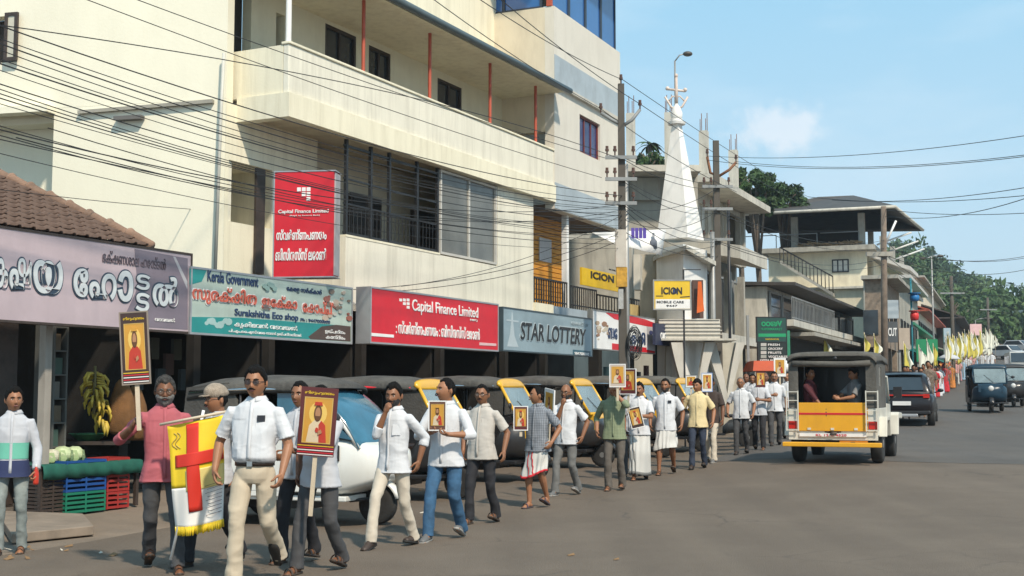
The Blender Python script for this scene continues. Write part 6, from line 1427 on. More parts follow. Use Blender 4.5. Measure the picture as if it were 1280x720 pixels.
def auto(px, Y, heading, label, style='yellow', roof=CANV, group='auto rickshaws parked along the shop fronts', trim=None, nose=True):
    """the nose's ground point is at px,Y; heading in degrees, 0 = towards +X (image right), negative = turned to the camera"""
    a = math.radians(heading); g = gpt(px, Y) - Vector((math.cos(a)*1.33, math.sin(a)*1.33, 0)); g.z = gz(g.x, g.y)+.012
    r = thing('auto_rickshaw', label, 'auto rickshaw', g, a, group); body = AW if style == 'white' else AB; front = {'yellow': AY, 'white': AW, 'blue': mat('auto_blue', (.006, .03, .055), rough=.35, bump=0), 'black': AB}[style]
    W = .64
    # tub
    prof = [(-1.28, .34), (-1.33, .60), (-1.27, .98), (-.50, .98), (-.46, .52), (.08, .50), (.12, .34)]
    m = MB()
    for sg in (-1, 1):
        ys = (sg*W, sg*(W-.04)); m.prism(prof, min(ys), max(ys))
    m.box(-1.30, .9, -W+.041, W-.041, .30, .36); m.box(-1.32, -1.26, -W+.041, W-.041, .361, .99); m.build('body', body, r, bevel=.012)
    # rear quarter canvas side under the roof
    c = MB()
    for sg in (-1, 1): y0, y1 = sorted((sg*(W-.01), sg*(W-.035))); c.prism([(-1.26, .985), (-1.20, 1.60), (-.62, 1.66), (-.50, 1.45), (-.50, .985)], y0, y1)
    c.prism([(-1.29, .995), (-1.27, .995), (-1.19, 1.60), (-1.22, 1.60)], -W+.04, W-.04); c.build('canvas_side', roof, r)
    # front cowl
    if style == 'white':   # long sloping nose
        rings = []
        for x_, zb_, zt_, w_ in ((.30, .34, .99, .63), (.60, .34, 1.03, .64), (.90, .38, 1.02, .63), (1.10, .46, .96, .59), (1.22, .52, .88, .52), (1.27, .58, .80, .42)):
            n = 20; rings.append([Vector((x_, w_*math.copysign(abs(math.cos(t))**.32, math.cos(t)), (zb_+zt_)/2+(zt_-zb_)/2*math.copysign(abs(math.sin(t))**.32, math.sin(t)))) for t in [2*PI*i/n for i in range(n)]])
        m = MB(); m.loft(rings); m.build('front_cowl', front, r)
        m = MB()
        for sg in (-1, 1): y0, y1 = sorted((sg*(W+.004), sg*(W-.03))); m.prism([(-.44, .40), (-.44, 1.0), (.62, 1.04), (.64, .40)], y0, y1)
        m.build('door', AW, r, bevel=.012)
        A0, A1 = (.40, 1.60), (1.06, .90)
        for sg in (-1, 1):
            y0, y1 = sorted((sg*(W-.02), sg*(W-.05))); MB().prism([(.02, 1.05), (.02, 1.55), (.34, 1.58), (.98, 1.0), (.70, 1.045)], y0, y1).build('side_glass', WINDB, r)
        rings = []
        for t in [i/8 for i in range(9)]:
            bow = .07*math.sin(PI*t); rings.append([Vector((A0[0]+(A1[0]-A0[0])*t+bow+.05*(1-(y_/(W-.03))**2), y_, A0[1]+(A1[1]-A0[1])*t+bow*.6)) for y_ in lin(-W+.03, W-.03, 12)])
        g_ = MB(); g_.sheet(rings, True); me = eval_mesh(g_.mesh('windscreen', WINDB), [('SOLIDIFY', dict(thickness=.008))], WINDB); put('windscreen', me, r)
        e = MB(); e.tube([(A0[0], -W+.02, A0[1]), (.8, -W+.02, 1.26), (A1[0], -W+.06, A1[1]), ], .022, 6); e.tube([(A0[0], W-.02, A0[1]), (.8, W-.02, 1.26), (A1[0], W-.06, A1[1])], .022, 6); e.build('pillar', AW, r)
        for sg in (-1, 1): h = MB(); h.box(.66, .84, min(sg*.63, sg*.655), max(sg*.63, sg*.655), .76, .94); h.build('quarter_window', AB, r, bevel=.03)
    else:
        rings = []
        for x_, zb_, zt_, w_ in ((.30, .34, .42, .60), (.62, .34, .95, .60), (.80, .36, .99, .58), (.98, .42, .97, .46), (1.08, .50, .90, .30), (1.12, .60, .80, .12)):
            n = 20; rings.append([Vector((x_, w_*math.copysign(abs(math.cos(t))**.55, math.cos(t)), (zb_+zt_)/2+(zt_-zb_)/2*math.copysign(abs(math.sin(t))**.55, math.sin(t)))) for t in [2*PI*i/n for i in range(n)]])
        m = MB(); m.loft(rings); m.build('front_cowl', body if style != 'blue' else front, r)
        m = MB(); m.prism([(.80, .70), (1.06, .72), (1.03, .95), (.95, 1.03), (.80, 1.0)], -.42, .42); m.build('nose_band', front, r)
        # windscreen frame: bars following the sloped screen
        P = lambda t, y_: Vector((.95-.33*t, y_, 1.02+.56*t)); f = MB(); 
        f.tube([P(0, -.55), P(0, .55)], .03, 8); f.tube([P(0, -.55), P(.5, -.575), P(1, -.54)], .027, 8); f.tube([P(0, .55), P(.5, .575), P(1, .54)], .027, 8)
        f.build('windscreen_frame', front, r)
        v = MB(); v.loft([[Vector((.60+.05*math.cos(t)*0+dx, w_*math.cos(t), zc+hh*abs(math.sin(t))**.6)) for t in [PI*i/12 for i in range(13)]]+[Vector((.60+dx, w_*.96*math.cos(t), zc-.03)) for t in [PI-PI*i/12 for i in range(13)]] for dx, w_, zc, hh in ((-.03, .60, 1.60, .105), (.0, .60, 1.59, .095), (.035, .585, 1.57, .07), (.05, .56, 1.56, .045))]); v.build('visor', front, r)
        g_ = MB(); g_.slab(P(.05, -.52), P(.05, .52), P(.94, .52), P(.94, -.52), (.006, 0, .006)); g_.build('windscreen', WIND, r)
        w = MB(); w.tube([P(.06, .1)+Vector((.02, 0, 0)), P(.55, -.2)+Vector((.02, 0, 0))], .006, 5); w.build('wiper', BLACK, r)
        m = MB(); m.ell((1.10, 0, .84), .06, .10, .10, 14, 10); m.build('headlamp', LAMPC, r)
        MB().box(1.06, 1.075, -.17, .17, .52, .62).build('number_plate', pm('plate_yellow', (.6, .42, .05)), r)
    # canopy
    n = 16; rings = []
    for x_, z_, w_, dr in ((-1.24, 1.57, .60, .10), (-1.18, 1.66, .64, .16), (-.9, 1.72, .655, .18), (-.3, 1.755, .66, .17), (.2, 1.74, .655, .16), (.50, 1.69, .62, .12), (.60, 1.64, .58, .07)):
        top = [Vector((x_, w_*math.cos(t), z_-dr+dr*abs(math.sin(t))**.6)) for t in [PI*i/n for i in range(n+1)]]
        rings.append(top+[p-Vector((0, 0, .05)) for p in reversed(top)])
    m = MB(); m.loft(rings); m.build('canopy', roof, r)
    for sg in (-1, 1):
        MB().tube([(-1.15, sg*.645, 1.55), (-.3, sg*.665, 1.58), (.52, sg*.60, 1.57)], .018, 6).build('roof_piping', trim or CHR, r)
        MB().tube([(-.48, sg*.62, .5), (-.46, sg*.63, 1.57)], .018, 6).build('side_pillar', BLACK, r)
        if style != 'white': MB().tube([(.16, sg*.60, .5), (.24, sg*.61, 1.0), (.26, sg*.62, 1.57)], .016, 6).build('side_pillar', BLACK, r)
    # inside
    MB().box(-1.15, -.55, -.55, .55, .62, .74).build('rear_seat', SEATM, r, bevel=.03); MB().hexa([(-1.25, -.55, .74), (-1.08, -.55, .74), (-1.08, .55, .74), (-1.25, .55, .74), (-1.25, -.55, 1.2), (-1.16, -.55, 1.2), (-1.16, .55, 1.2), (-1.25, .55, 1.2)]).build('seat_back', SEATM, r)
    MB().box(-.12, .22, -.3, .3, .66, .76).build('driver_seat', SEATM, r, bevel=.03); MB().box(-.1, .2, -.25, .25, .361, .659).build('seat_box', AB, r)
    h = MB(); h.tube([(.78, 0, .7), (.62, 0, 1.08)], .02, 6); h.tube([(.60, -.3, 1.08), (.63, 0, 1.10), (.60, .3, 1.08)], .014, 6); h.build('handlebar', BLACK, r)
    for sg in (-1, 1):
        m = MB(); m.tube([(.80, sg*.57, 1.15), (.86, sg*.74, 1.22)], .008, 5); m.ell((.87, sg*.77, 1.25), .02, .07, .05, 10, 6); m.build('mirror', BLACK, r)
        MB().box(-1.36, -1.32, sg*.5-.05, sg*.5+.05, .62, .78).build('tail_lamp', LAMPR, r)
    if style == 'white': m = MB(); m.tube([(.86, -.40, .30), (.98, 0, .30), (.86, .40, .30)], .02, 6); m.build('bumper_bar', BLACK, r)
    # fender, wheels
    m = MB(); m.smooth = True; rr = .27
    m.loft([[Vector((1.03+(rr+e)*math.cos(t), y_, .235+(rr+e)*math.sin(t))) for e, y_ in ((0, -.09), (0, .09), (.03, .06), (.035, 0), (.03, -.06))] for t in [math.radians(q) for q in range(15, 150, 15)]]); m.build('front_mudguard', body, r)
    wheel(r, 1.03, 0, .235, .12); wheel(r, -.80, -.56, .235, .12); wheel(r, -.80, .56, .235, .12)
    MB().box(-.9, .3, -.3, .3, .18, .30).build('engine_tray', BLACK, r)
    return r
HD = -20
auto(503, 15.1, -19, 'white auto rickshaw with black canvas roof and blue tinted windscreen, nearest the camera', 'white')
auto(600, 18.3, -20, 'black auto rickshaw with red trimmed canopy just behind the white one', 'yellow', trim=PR)
auto(690, 21.4, -20, 'black and yellow auto rickshaw third in the parked row, behind the man in checked shirt', 'yellow')
auto(772, 24.6, -22, 'black and yellow auto rickshaw fourth in the row, behind the man in green', 'yellow')
auto(846, 27.6, -22, 'auto rickshaw with pale yellow windscreen frame fifth in the parked row', 'yellow', roof=CANVG)
auto(893, 29.6, -22, 'farthest of the parked auto rickshaws, beside the dark scooter', 'yellow', roof=CANVG)
# extra length of shared tarpaulin-like look is left out
# oncoming autos at the right
auto(1240, 45.4, -104, 'oncoming black auto rickshaw with dark navy windscreen frame at the right', 'blue', roof=mat('blue_black_canvas', (.02, .04, .06), rough=.8), group='oncoming auto rickshaws at the right')
auto(1268, 51, -104, 'second oncoming auto rickshaw half behind the first', 'black', group='oncoming auto rickshaws at the right')
auto(1290, 60, -106, 'last oncoming auto rickshaw, cut by the right edge', 'black', group='oncoming auto rickshaws at the right')
# ---- scooter
g = gpt(903, 30.6); sc_ = thing('scooter', 'dark grey scooter parked at the end of the auto rickshaw row', 'scooter', g, math.radians(165))
wheel(sc_, .62, 0, .25, .1); wheel(sc_, -.58, 0, .25, .1)
SCM = mat('scooter_grey', (.05, .055, .06), rough=.3, coat=.4)
m = MB(); m.smooth = True
m.loft([[Vector((x_, w_*math.cos(t), zc_+h_*math.sin(t))) for t in [2*PI*i/12 for i in range(12)]] for x_, zc_, w_, h_ in ((-.85, .62, .05, .05), (-.75, .62, .15, .13), (-.45, .56, .18, .18), (-.15, .50, .15, .16), (.0, .42, .12, .10))]); m.build('rear_body', SCM, sc_)
MB().box(-.75, -.05, -.13, .13, .72, .80).build('seat', BLACK, sc_, bevel=.03); m = MB(); m.hexa([(-.05, -.15, .30), (.30, -.15, .30), (.30, .15, .30), (-.05, .15, .30), (-.05, -.15, .35), (.30, -.15, .35), (.30, .15, .35), (-.05, .15, .35)]); m.build('floor_board', BLACK, sc_)
m = MB(); m.slab((.28, -.2, .30), (.28, .2, .30), (.42, .18, .95), (.42, -.18, .95), (.05, 0, .01)); m.build('leg_shield', SCM, sc_, bevel=.01); m = MB(); m.smooth = True; m.ell((.62, 0, .46), .24, .09, .10, 14, 8); m.build('front_mudguard', SCM, sc_)
m = MB(); m.tube([(.60, 0, .25), (.42, 0, 1.0)], .03, 8); m.tube([(.38, -.33, 1.04), (.42, 0, 1.02), (.38, .33, 1.04)], .018, 6); m.build('steering', BLACK, sc_); m = MB(); m.ell((.47, 0, .98), .07, .1, .09, 12, 8); m.build('headlamp', LAMPC, sc_)
for sg in (-1, 1): m = MB(); m.tube([(.4, sg*.25, 1.04), (.4, sg*.3, 1.2)], .008, 5); m.ell((.4, sg*.32, 1.23), .015, .05, .035, 8, 6); m.build('mirror', BLACK, sc_)

# ---- jeep with canvas top, seen from behind
JW = mat('jeep_cream_white', (.66, .64, .56), rough=.4, var=.06, bump=.02, coat=.25, dirt=.35, dcol=(.30, .25, .18)); JY = mat('jeep_yellow', (.74, .36, .015), rough=.45, var=.08, bump=.02, dirt=.3, dcol=(.45, .22, .03))
gj = gpt(1040, 23.6); gj.z = gz(gj.x, gj.y)+.01
J_ = thing('jeep', 'cream white jeep with grey canvas top and yellow tailgate driving away', 'jeep', gj, math.radians(90-22))
HW = .80   # half width; x forward from the tail (0) 
MB().box(.05, 2.0, -HW+.03, HW-.03, .50, .62).build('floor_pan', AB, J_)
for sg in (-1, 1):
    y0, y1 = sorted((sg*HW, sg*(HW-.05)))
    m = MB(); m.prism([(.02, .52), (.02, 1.02), (1.55, 1.02), (1.60, .52), (1.0, .52), (.92, .80), (.45, .80), (.36, .52)], y0, y1); m.build('side_panel', JW, J_, bevel=.01)
    y0, y1 = sorted((sg*(HW+.13), sg*(HW-.02))); m = MB(); m.prism([(.28, .50), (.40, .86), (.97, .86), (1.10, .50), (1.02, .50), (.92, .79), (.45, .79), (.36, .50)], y0, y1); m.build('wheel_arch', JW, J_, bevel=.01)
    y0, y1 = sorted((sg*(HW+.002), sg*(HW-.04))); m = MB(); m.prism([(1.62, .52), (1.62, 1.10), (2.35, 1.08), (2.35, .52)], y0, y1); do = m.build('door', JW, J_, bevel=.01)
    m = MB(); m.tube([(1.62, sg*(HW-.03), 1.10), (1.64, sg*(HW-.05), 1.62), (2.18, sg*(HW-.05), 1.62), (2.35, sg*(HW-.03), 1.08)], .025, 6); m.build('door_frame', JW, do)
    m = MB(); m.tube([(2.1, sg*(HW), 1.15), (2.15, sg*(HW+.16), 1.25)], .012, 5); m.box(2.13, 2.17, min(sg*(HW+.08), sg*(HW+.24)), max(sg*(HW+.08), sg*(HW+.24)), 1.2, 1.42); m.build('mirror', BLACK, J_)
    y0, y1 = sorted((sg*(HW+.13), sg*(HW-.05))); m = MB(); m.prism([(2.45, .48), (2.52, .86), (2.62, .92), (3.30, .90), (3.36, .80), (3.30, .79), (2.66, .80), (2.56, .48)], y0, y1); m.build('front_wing', JW, J_, bevel=.012)
    # tail lamps, corner racks
    MB().box(-.03, .02, sg*(HW-.08)-.075, sg*(HW-.08)+.075, .64, .78).build('tail_lamp', LAMPR, J_)
    k_ = MB()
    for zz in (.62, .80, .98, 1.16, 1.32): k_.box(-.08, -.065, min(sg*(HW-.2), sg*(HW+.03)), max(sg*(HW-.2), sg*(HW+.03)), zz-.008, zz+.008)
    for yy in (sg*(HW-.19), sg*(HW+.02)): k_.box(-.0825, -.0625, yy-.01, yy+.01, .60, 1.34)
    k_.build('corner_guard', JW, J_)
MB().box(.0, .045, -HW+.001, HW-.001, .44, .60).build('rear_sill', JW, J_)
MB().box(-.012, .03, -HW, -HW+.17, .60, 1.02).build('corner_panel', JW, J_); MB().box(-.012, .03, HW-.17, HW, .60, 1.02).build('corner_panel', JW, J_)
tg = MB().box(-.03, .0, -HW+.175, HW-.175, .60, 1.12).build('tailgate', JY, J_, bevel=.008)
MB().box(-.036, -.0305, -HW+.19, HW-.19, .90, .935).build('red_stripe', PR, tg)
for yy in (-.42, 0, .42): MB().box(-.045, -.031, yy-.03, yy+.03, .62, .66).build('hinge', JW, tg)
MB().box(-.03, .0, -HW+.2, HW-.2, .50, .56).build('lower_strip', PW, J_)
me = fit_text('KL12 A 5521' if 0 else 'KL 12 C 4520', .55, .04, PR, .002, .01); o = put('lettering', me, J_); o.rotation_euler = (0, 0, -PI/2); o.location = (-.036, .3, .51)
MB().box(-.24, -.08, -HW-.08, HW+.08, .32, .40).build('rear_bumper', JY, J_, bevel=.012); MB().box(-.10, .3, -.4, -.33, .33, .41).build('bumper_bracket', BLACK, J_); MB().box(-.10, .3, .33, .4, .33, .41).build('bumper_bracket', BLACK, J_)
MB().box(-.02, .0, -.62, -.12, .36, .43).build('number_plate', LAMPO, J_)
# canvas top: roof with rounded edges, sides, rear flap rolled up
rings = []
for x_, z_, w_ in ((-.06, 2.02, .80), (.0, 2.06, .81), (1.0, 2.09, .81), (2.0, 2.04, .80), (2.15, 1.99, .78)):
    top = [Vector((x_, w_*math.copysign(abs(math.cos(t))**.5, math.cos(t)), z_-.16+.16*abs(math.sin(t))**.6)) for t in [PI*i/16 for i in range(17)]]; rings.append(top+[p-Vector((0, 0, .06)) for p in reversed(top)])
m = MB(); m.loft(rings); m.build('canvas_roof', CANVG, J_)
for sg in (-1, 1):
    y0, y1 = sorted((sg*(HW-.01), sg*(HW-.035))); m = MB(); holed = [(.45, 1.0, 1.42, 1.78)]
    for a_, b_, c_, d_ in ((.0, 1.62, 1.025, 1.42), (.0, .45, 1.42, 1.78), (.85, 1.62, 1.42, 1.78), (.0, 1.62, 1.78, 1.90)): m.box(a_, b_, y0, y1, c_, d_)
    m.build('canvas_side', CANVG, J_); MB().box(.45, .85, (y0+y1)/2-.004, (y0+y1)/2+.004, 1.42, 1.78).build('canvas_window', GLASSG, J_)
    y0, y1 = sorted((sg*(HW-.02), sg*(HW-.19))); MB().box(-.03, .0, y0, y1, 1.03, 1.90).build('rear_curtain', CANVG, J_)
m = MB(); m.tube([(-.05, -HW+.1, 1.84), (-.07, -.3, 1.82), (-.05, .2, 1.83), (-.05, HW-.1, 1.84)], .055, 8); m.build('rolled_flap', CANVG, J_)
m = MB(); m.ell((-.07, -.08, 1.93), .02, .035, .035); m.build('roof_lamp', BLACK, J_)
MB().box(1.63, 1.66, -HW+.05, HW-.05, .63, 1.95).build('cab_partition', AB, J_)
for sg in (-1, 1): y0, y1 = sorted((sg*.74, sg*.42)); MB().box(.15, 1.55, y0, y1, .85, .93).build('bench_seat', SEATM, J_)
m = MB(); m.prism([(2.35, .55), (2.35, 1.10), (3.45, 1.02), (3.50, .60)], -.52, .52); m.build('bonnet', JW, J_, bevel=.02)
m = MB(); m.prism([(2.30, 1.10), (2.14, 1.62), (2.17, 1.62), (2.33, 1.10)], -HW+.05, HW-.05); m.build('windscreen', WIND, J_)
for sg in (-1, 1): wheel(J_, .68, sg*.72, .36, .20); wheel(J_, 2.95, sg*.72, .36, .20)
MB().box(.5, 3.2, -.35, .35, .36, .50).build('chassis', BLACK, J_); MB().tube([(.68, -.72, .36), (.68, .72, .36)], .05, 8).build('rear_axle', BLACK, J_)

# ---- dark SUV
gs = gpt(1127, 38.2); gs.z = gz(gs.x, gs.y)+.01
SV = thing('suv', 'near black hatchback suv with full width red tail lamp behind the jeep', 'car', gs, math.radians(90-20))
SB = mat('suv_black', (.012, .010, .012), rough=.35, var=.1, bump=0, coat=.25, spec=.3); rings = []
sec = [(-.02, .42, .80, .80), (.05, .34, .98, .86), (.5, .30, 1.02, .90), (1.3, .30, 1.02, .90), (2.6, .30, 1.02, .90), (3.0, .30, 1.00, .89), (3.8, .34, .90, .86), (4.15, .42, .76, .72)]
for x_, zb_, zt_, w_ in sec: rings.append([Vector((x_, w_*math.copysign(abs(math.cos(t))**.45, math.cos(t)), (zb_+zt_)/2+(zt_-zb_)/2*math.copysign(abs(math.sin(t))**.45, math.sin(t)))) for t in [2*PI*i/28 for i in range(28)]])
m = MB(); m.loft(rings); m.build('body', SB, SV); rings = []
for x_, zt_, w_, zb_ in ((.10, 1.02, .80, .95), (.28, 1.30, .74, .95), (.50, 1.52, .67, .95), (1.2, 1.60, .66, .95), (2.0, 1.56, .66, .95), (2.6, 1.28, .72, .95), (3.05, .99, .80, .95)):
    rings.append([Vector((x_, -w_*1.08, zb_)), Vector((x_, -w_, zt_-.05)), Vector((x_, -w_*.85, zt_)), Vector((x_, 0, zt_+.02)), Vector((x_, w_*.85, zt_)), Vector((x_, w_, zt_-.05)), Vector((x_, w_*1.08, zb_))])
m = MB(); m.loft(rings); m.build('cabin', SB, SV)
m = MB(); m.slab((.10, -.62, 1.06), (.10, .62, 1.06), (.37, .54, 1.44), (.37, -.54, 1.44), (-.02, 0, .012)); m.build('rear_window', GLASSD, SV)
for sg in (-1, 1): m = MB(); m.slab((.6, sg*.775, 1.06), (2.5, sg*.775, 1.06), (2.0, sg*.68, 1.47), (.75, sg*.68, 1.49), (0, sg*.012, .005)); m.build('side_window', GLASSD, SV); wheel(SV, .75, sg*.80, .34, .21); wheel(SV, 3.3, sg*.80, .34, .21); m = MB(); m.tube([(2.3, sg*.86, 1.0), (2.3, sg*1.0, 1.04)], .02, 5); m.ell((2.3, sg*1.04, 1.07), .05, .10, .06, 10, 6); m.build('mirror', SB, SV)
MB().box(-.035, .02, -.74, .74, .90, .94).build('tail_lamp', LAMPR, SV)
for sg in (-1, 1): MB().box(-.03, .06, sg*.70-.09, sg*.70+.09, .84, .955).build('tail_lamp', LAMPR, SV)
MB().box(-.06, .0, -.26, .26, .62, .74).build('number_plate', PW, SV); MB().box(-.10, .1, -.80, .80, .36, .46).build('bumper', BLACK, SV, bevel=.02); MB().box(-.12, -.02, -.45, .45, .28, .37).build('skid_plate', mat('silver_plastic', (.45, .45, .46), rough=.35, metal=.5), SV, bevel=.02)
m = MB(); m.box(.3, .6, -.6, .6, 1.60, 1.63); m.build('roof_spoiler', SB, SV)
# ---- far cars and a grey van at the right
def far_car(px, Y, label, m, rz, L=3.9, H=1.45, cat='car', name='parked_car'):
    g = gpt(px, Y); r = thing(name, label, cat, g, math.radians(rz)); b = MB(); W = .82
    pr = [(-L/2, .35), (-L/2, H*.55), (-L*.38, H*.64), (-L*.28, H), (L*.12, H), (L*.26, H*.62), (L*.47, H*.52), (L/2, .35)] if cat == 'car' else [(-L/2, .4), (-L/2, H), (L*.40, H), (L*.5, H*.6), (L/2, .4)]
    b.prism(pr, -W, W); b.build('body', m, r, bevel=.05)
    if cat == 'car':
        for sg in (-1, 1): y0, y1 = sorted((sg*(W+.003), sg*(W-.01))); MB().prism([(-L*.34, H*.66), (-L*.26, H*.94), (L*.10, H*.94), (L*.22, H*.66)], y0, y1).build('side_window', GLASSD, r)
        MB().prism([(L*.13, H*.97), (L*.265, H*.64), (L*.275, H*.64), (L*.14, H*.97)], -W+.1, W-.1).build('windscreen', GLASSD, r)
    else:
        MB().prism([(L*.405, H*.95), (L*.50, H*.62), (L*.51, H*.62), (L*.415, H*.95)], -W+.08, W-.08).build('windscreen', GLASSD, r)
        for sg in (-1, 1): y0, y1 = sorted((sg*(W+.004), sg*(W-.01))); MB().box(-L*.46, L*.36, y0, y1, H*.55, H*.85).build('side_window', GLASSD, r)
    for x_ in (-L*.3, L*.3):
        for sg in (-1, 1): wheel(r, x_, sg*(W-.08), .30, .18)
    return r
far_car(1262, 128, 'white far car at the top of the road by the right edge', mat('car_white', (.7, .7, .7), rough=.3, coat=.4, bump=0), -60)
far_car(1276, 140, 'silver far car half cut by the right edge above the van', mat('car_silver', (.4, .42, .44), rough=.3, coat=.4, bump=0), -50)
far_car(1275, 96, 'pale grey van with dark windows at the right edge above the autos', mat('van_grey', (.42, .43, .42), rough=.4, bump=0), -106, 4.6, 2.0, 'van', 'van')
# ------------------------------------------------------------------ clothes
def cloth(n, c, v=.06, sc=5, rough=.85): return mat('cloth_'+n, c, rough=rough, var=v, scale=sc, bump=.10, bscale=160)
def checked(n, c1, c2, s=60):
    m = mat('cloth_'+n, c1, rough=.85, var=.05, bump=.2, bscale=160); nt = m.node_tree; N = nt.nodes; K = nt.links.new; b = N['Principled BSDF']
    tc = N.new('ShaderNodeTexCoord'); prev = None
    for ax in ('X', 'Z'):
        w_ = N.new('ShaderNodeTexWave'); w_.bands_direction = ax; w_.inputs['Scale'].default_value = s; K(tc.outputs['Object'], w_.inputs[0])
        r = N.new('ShaderNodeMapRange'); r.inputs[1].default_value = .6; r.inputs[2].default_value = .8; r.inputs[4].default_value = .5; K(w_.outputs['Fac'], r.inputs[0])
        if prev is None: prev = r.outputs[0]
        else: a = N.new('ShaderNodeMath'); a.operation = 'ADD'; K(prev, a.inputs[0]); K(r.outputs[0], a.inputs[1]); prev = a.outputs[0]
    mx = N.new('ShaderNodeMix'); mx.data_type = 'RGBA'; K(prev, mx.inputs[0]); mx.inputs[6].default_value = tuple(c1)+(1,); mx.inputs[7].default_value = tuple(c2)+(1,); K(mx.outputs[2], b.inputs['Base Color']); return m
CW, CW2, COFF = cloth('white', (.59, .60, .62), .03), cloth('soft_white', (.47, .48, .51), .04), cloth('offwhite', (.48, .445, .40), .04)
CPINK = cloth('rose', (.40, .10, .12), .08); CGREY = cloth('charcoal', (.055, .055, .058), .15); CBLK = cloth('black', (.018, .018, .022), .2); CCRM = cloth('cream', (.50, .42, .31), .07); CCR2 = cloth('pale_cream', (.55, .49, .40), .05)
CJEAN = cloth('blue_denim', (.035, .10, .19), .35, 9); CJDK = cloth('dark_denim', (.025, .035, .06), .3, 9); CGRN = checked('olive_check', (.17, .20, .12), (.26, .30, .18), 14); CCHK = checked('grey_check', (.13, .145, .17), (.30, .32, .35), 14)
CGT = cloth('grey_trousers', (.14, .14, .135), .1); CBRN = cloth('brown_grey', (.11, .095, .08), .12); CMUN = cloth('mundu_white', (.53, .52, .49), .04); CYEL = cloth('butter', (.66, .54, .30), .05); CRD = cloth('mundu_red', (.50, .02, .03)); CNAVYC = cloth('navy', (.02, .03, .09)); CMINT = cloth('mint', (.14, .45, .34)); CLJ = cloth('pale_denim', (.22, .25, .24), .3, 9); CMAR = cloth('maroon', (.07, .012, .018), .1); CGS = cloth('grey_shirt', (.20, .20, .20), .1)
# ------------------------------------------------------------------ placards
WOODL = mat('pale_stick_wood', (.55, .46, .34), rough=.7, var=.1, scale=5)
def picture(root, x0, z0, w, h, y, kind):
    """a printed devotional figure: gold ground, robed half figure; generic shapes"""
    gold, dk = pm('icon_gold', (.55, .28, .04)), pm('icon_brown', (.12, .05, .02)); cr, rd, sk = pm('icon_cream', (.62, .50, .34)), pm('icon_red', (.45, .04, .02)), pm('icon_skin', (.40, .20, .10))
    def P(pts, m, k): mb = MB(); mb.prism([(x0+w*a, z0+h*b) for a, b in pts], y-.0012*k, y-.0002); return mb.build('printed_shape', m, root)
    def C(cx, cz, r, rz, m, k, n=14): return P([(cx+r*math.cos(2*PI*i/n), cz+rz*math.sin(2*PI*i/n)) for i in range(n)], m, k)
    P([(0, 0), (1, 0), (1, 1), (0, 1)], gold, 1)
    if kind != 'pale': C(.5, .66, .34, .26, pm('icon_glow', (.72, .48, .12)), 2)
    P([(.12, 0), (.88, 0), (.80, .38), (.62, .50), (.38, .50), (.20, .38)], cr if kind != 'robe' else rd, 3)
    P([(.60, 0), (.88, 0), (.80, .40), (.64, .50), (.55, .40)], rd, 4)
    C(.5, .66, .15, .19, dk, 5); C(.5, .66, .10, .135, sk, 6); P([(.40, .60), (.60, .60), (.56, .50), (.44, .50)], dk, 7); C(.5, .28, .06, .06, rd, 8); P([(.34, .84), (.66, .84), (.62, .92), (.38, .92)], rd if kind == 'crown' else gold, 9)
    P([(.55, .16), (.70, .22), (.66, .30), (.55, .26)], sk, 10)
def placard(label, loc, rz, w, h, tilt=0, stick=.0, kind='crown', border=None, style='big', pitch=0, bd=None):
    """loc: the middle of the lower edge"""
    r = thing('picture_placard', label, 'placard', loc); r.rotation_euler = (pitch, tilt, rz); bd = bd or pm('placard_maroon', (.10, .02, .02))
    MB().box(-w/2, w/2, -.006, .006, 0, h).build('board', bd, r)
    fr = .07*w; f = MB(); iz0, iz1 = (h*.20, h*.84) if style == 'big' else (h*.16, h*.90); ix = w*.36 if style == 'big' else w*.38
    for a, b, c, d in ((-ix-fr*.4, ix+fr*.4, iz0-fr*.4, iz0), (-ix-fr*.4, ix+fr*.4, iz1, iz1+fr*.4), (-ix-fr*.4, -ix, iz0, iz1), (ix, ix+fr*.4, iz0, iz1)): f.box(a, b, -.010, -.0062, c, d)
    f.build('gold_border', pm('border_gold', (.55, .36, .10)), r); picture(r, -ix, iz0, 2*ix, iz1-iz0, -.0065, kind)
    if style == 'big':
        for i in range(5): MB().box(-w/2+.004, w/2-.004, -.0072, -.0062, h*(.015+.032*i), h*(.027+.032*i)).build('printed_line', (PR if i % 2 else PW) if i < 4 else PY, r)
        put('lettering', fit_text('ക്രിസ്തുരാജൻ' if 0 else 'തിരുഹൃദയം', w*.8, h*.06, PY, .001, .02), r, (-w*.4, -.008, h*.885))
    if border is not None:
        e = MB()
        for a, b, c, d in ((-w/2-.012, w/2+.012, -.012, 0), (-w/2-.012, w/2+.012, h, h+.012), (-w/2-.012, -w/2, 0, h), (w/2, w/2+.012, 0, h)): e.box(a, b, -.009, .009, c, d)
        e.build('edge', border, r)
    if stick: MB().box(-.018, .018, .0065, .022, -stick, h*.8).build('stick', WOODL, r)
    return r
def hand_pos(info, k):   # world place of a wrist
    return info['W'] @ info['AR'][k][2]
# ------------------------------------------------------------------ the procession, near to far
WALK = ((-.09, .30, 0, -8), (.09, -.30, .07, 38)); WALK2 = ((-.09, -.28, .06, 35), (.09, .28, 0, -6)); STAND = ((-.10, .06, 0, 0), (.11, -.06, 0, 0)); SMALL = ((-.09, .16, 0, 0), (.10, -.18, .02, 16)); SMALL2 = ((-.09, -.18, .02, 16), (.10, .16, 0, 0))
GP = 'men walking in the procession'
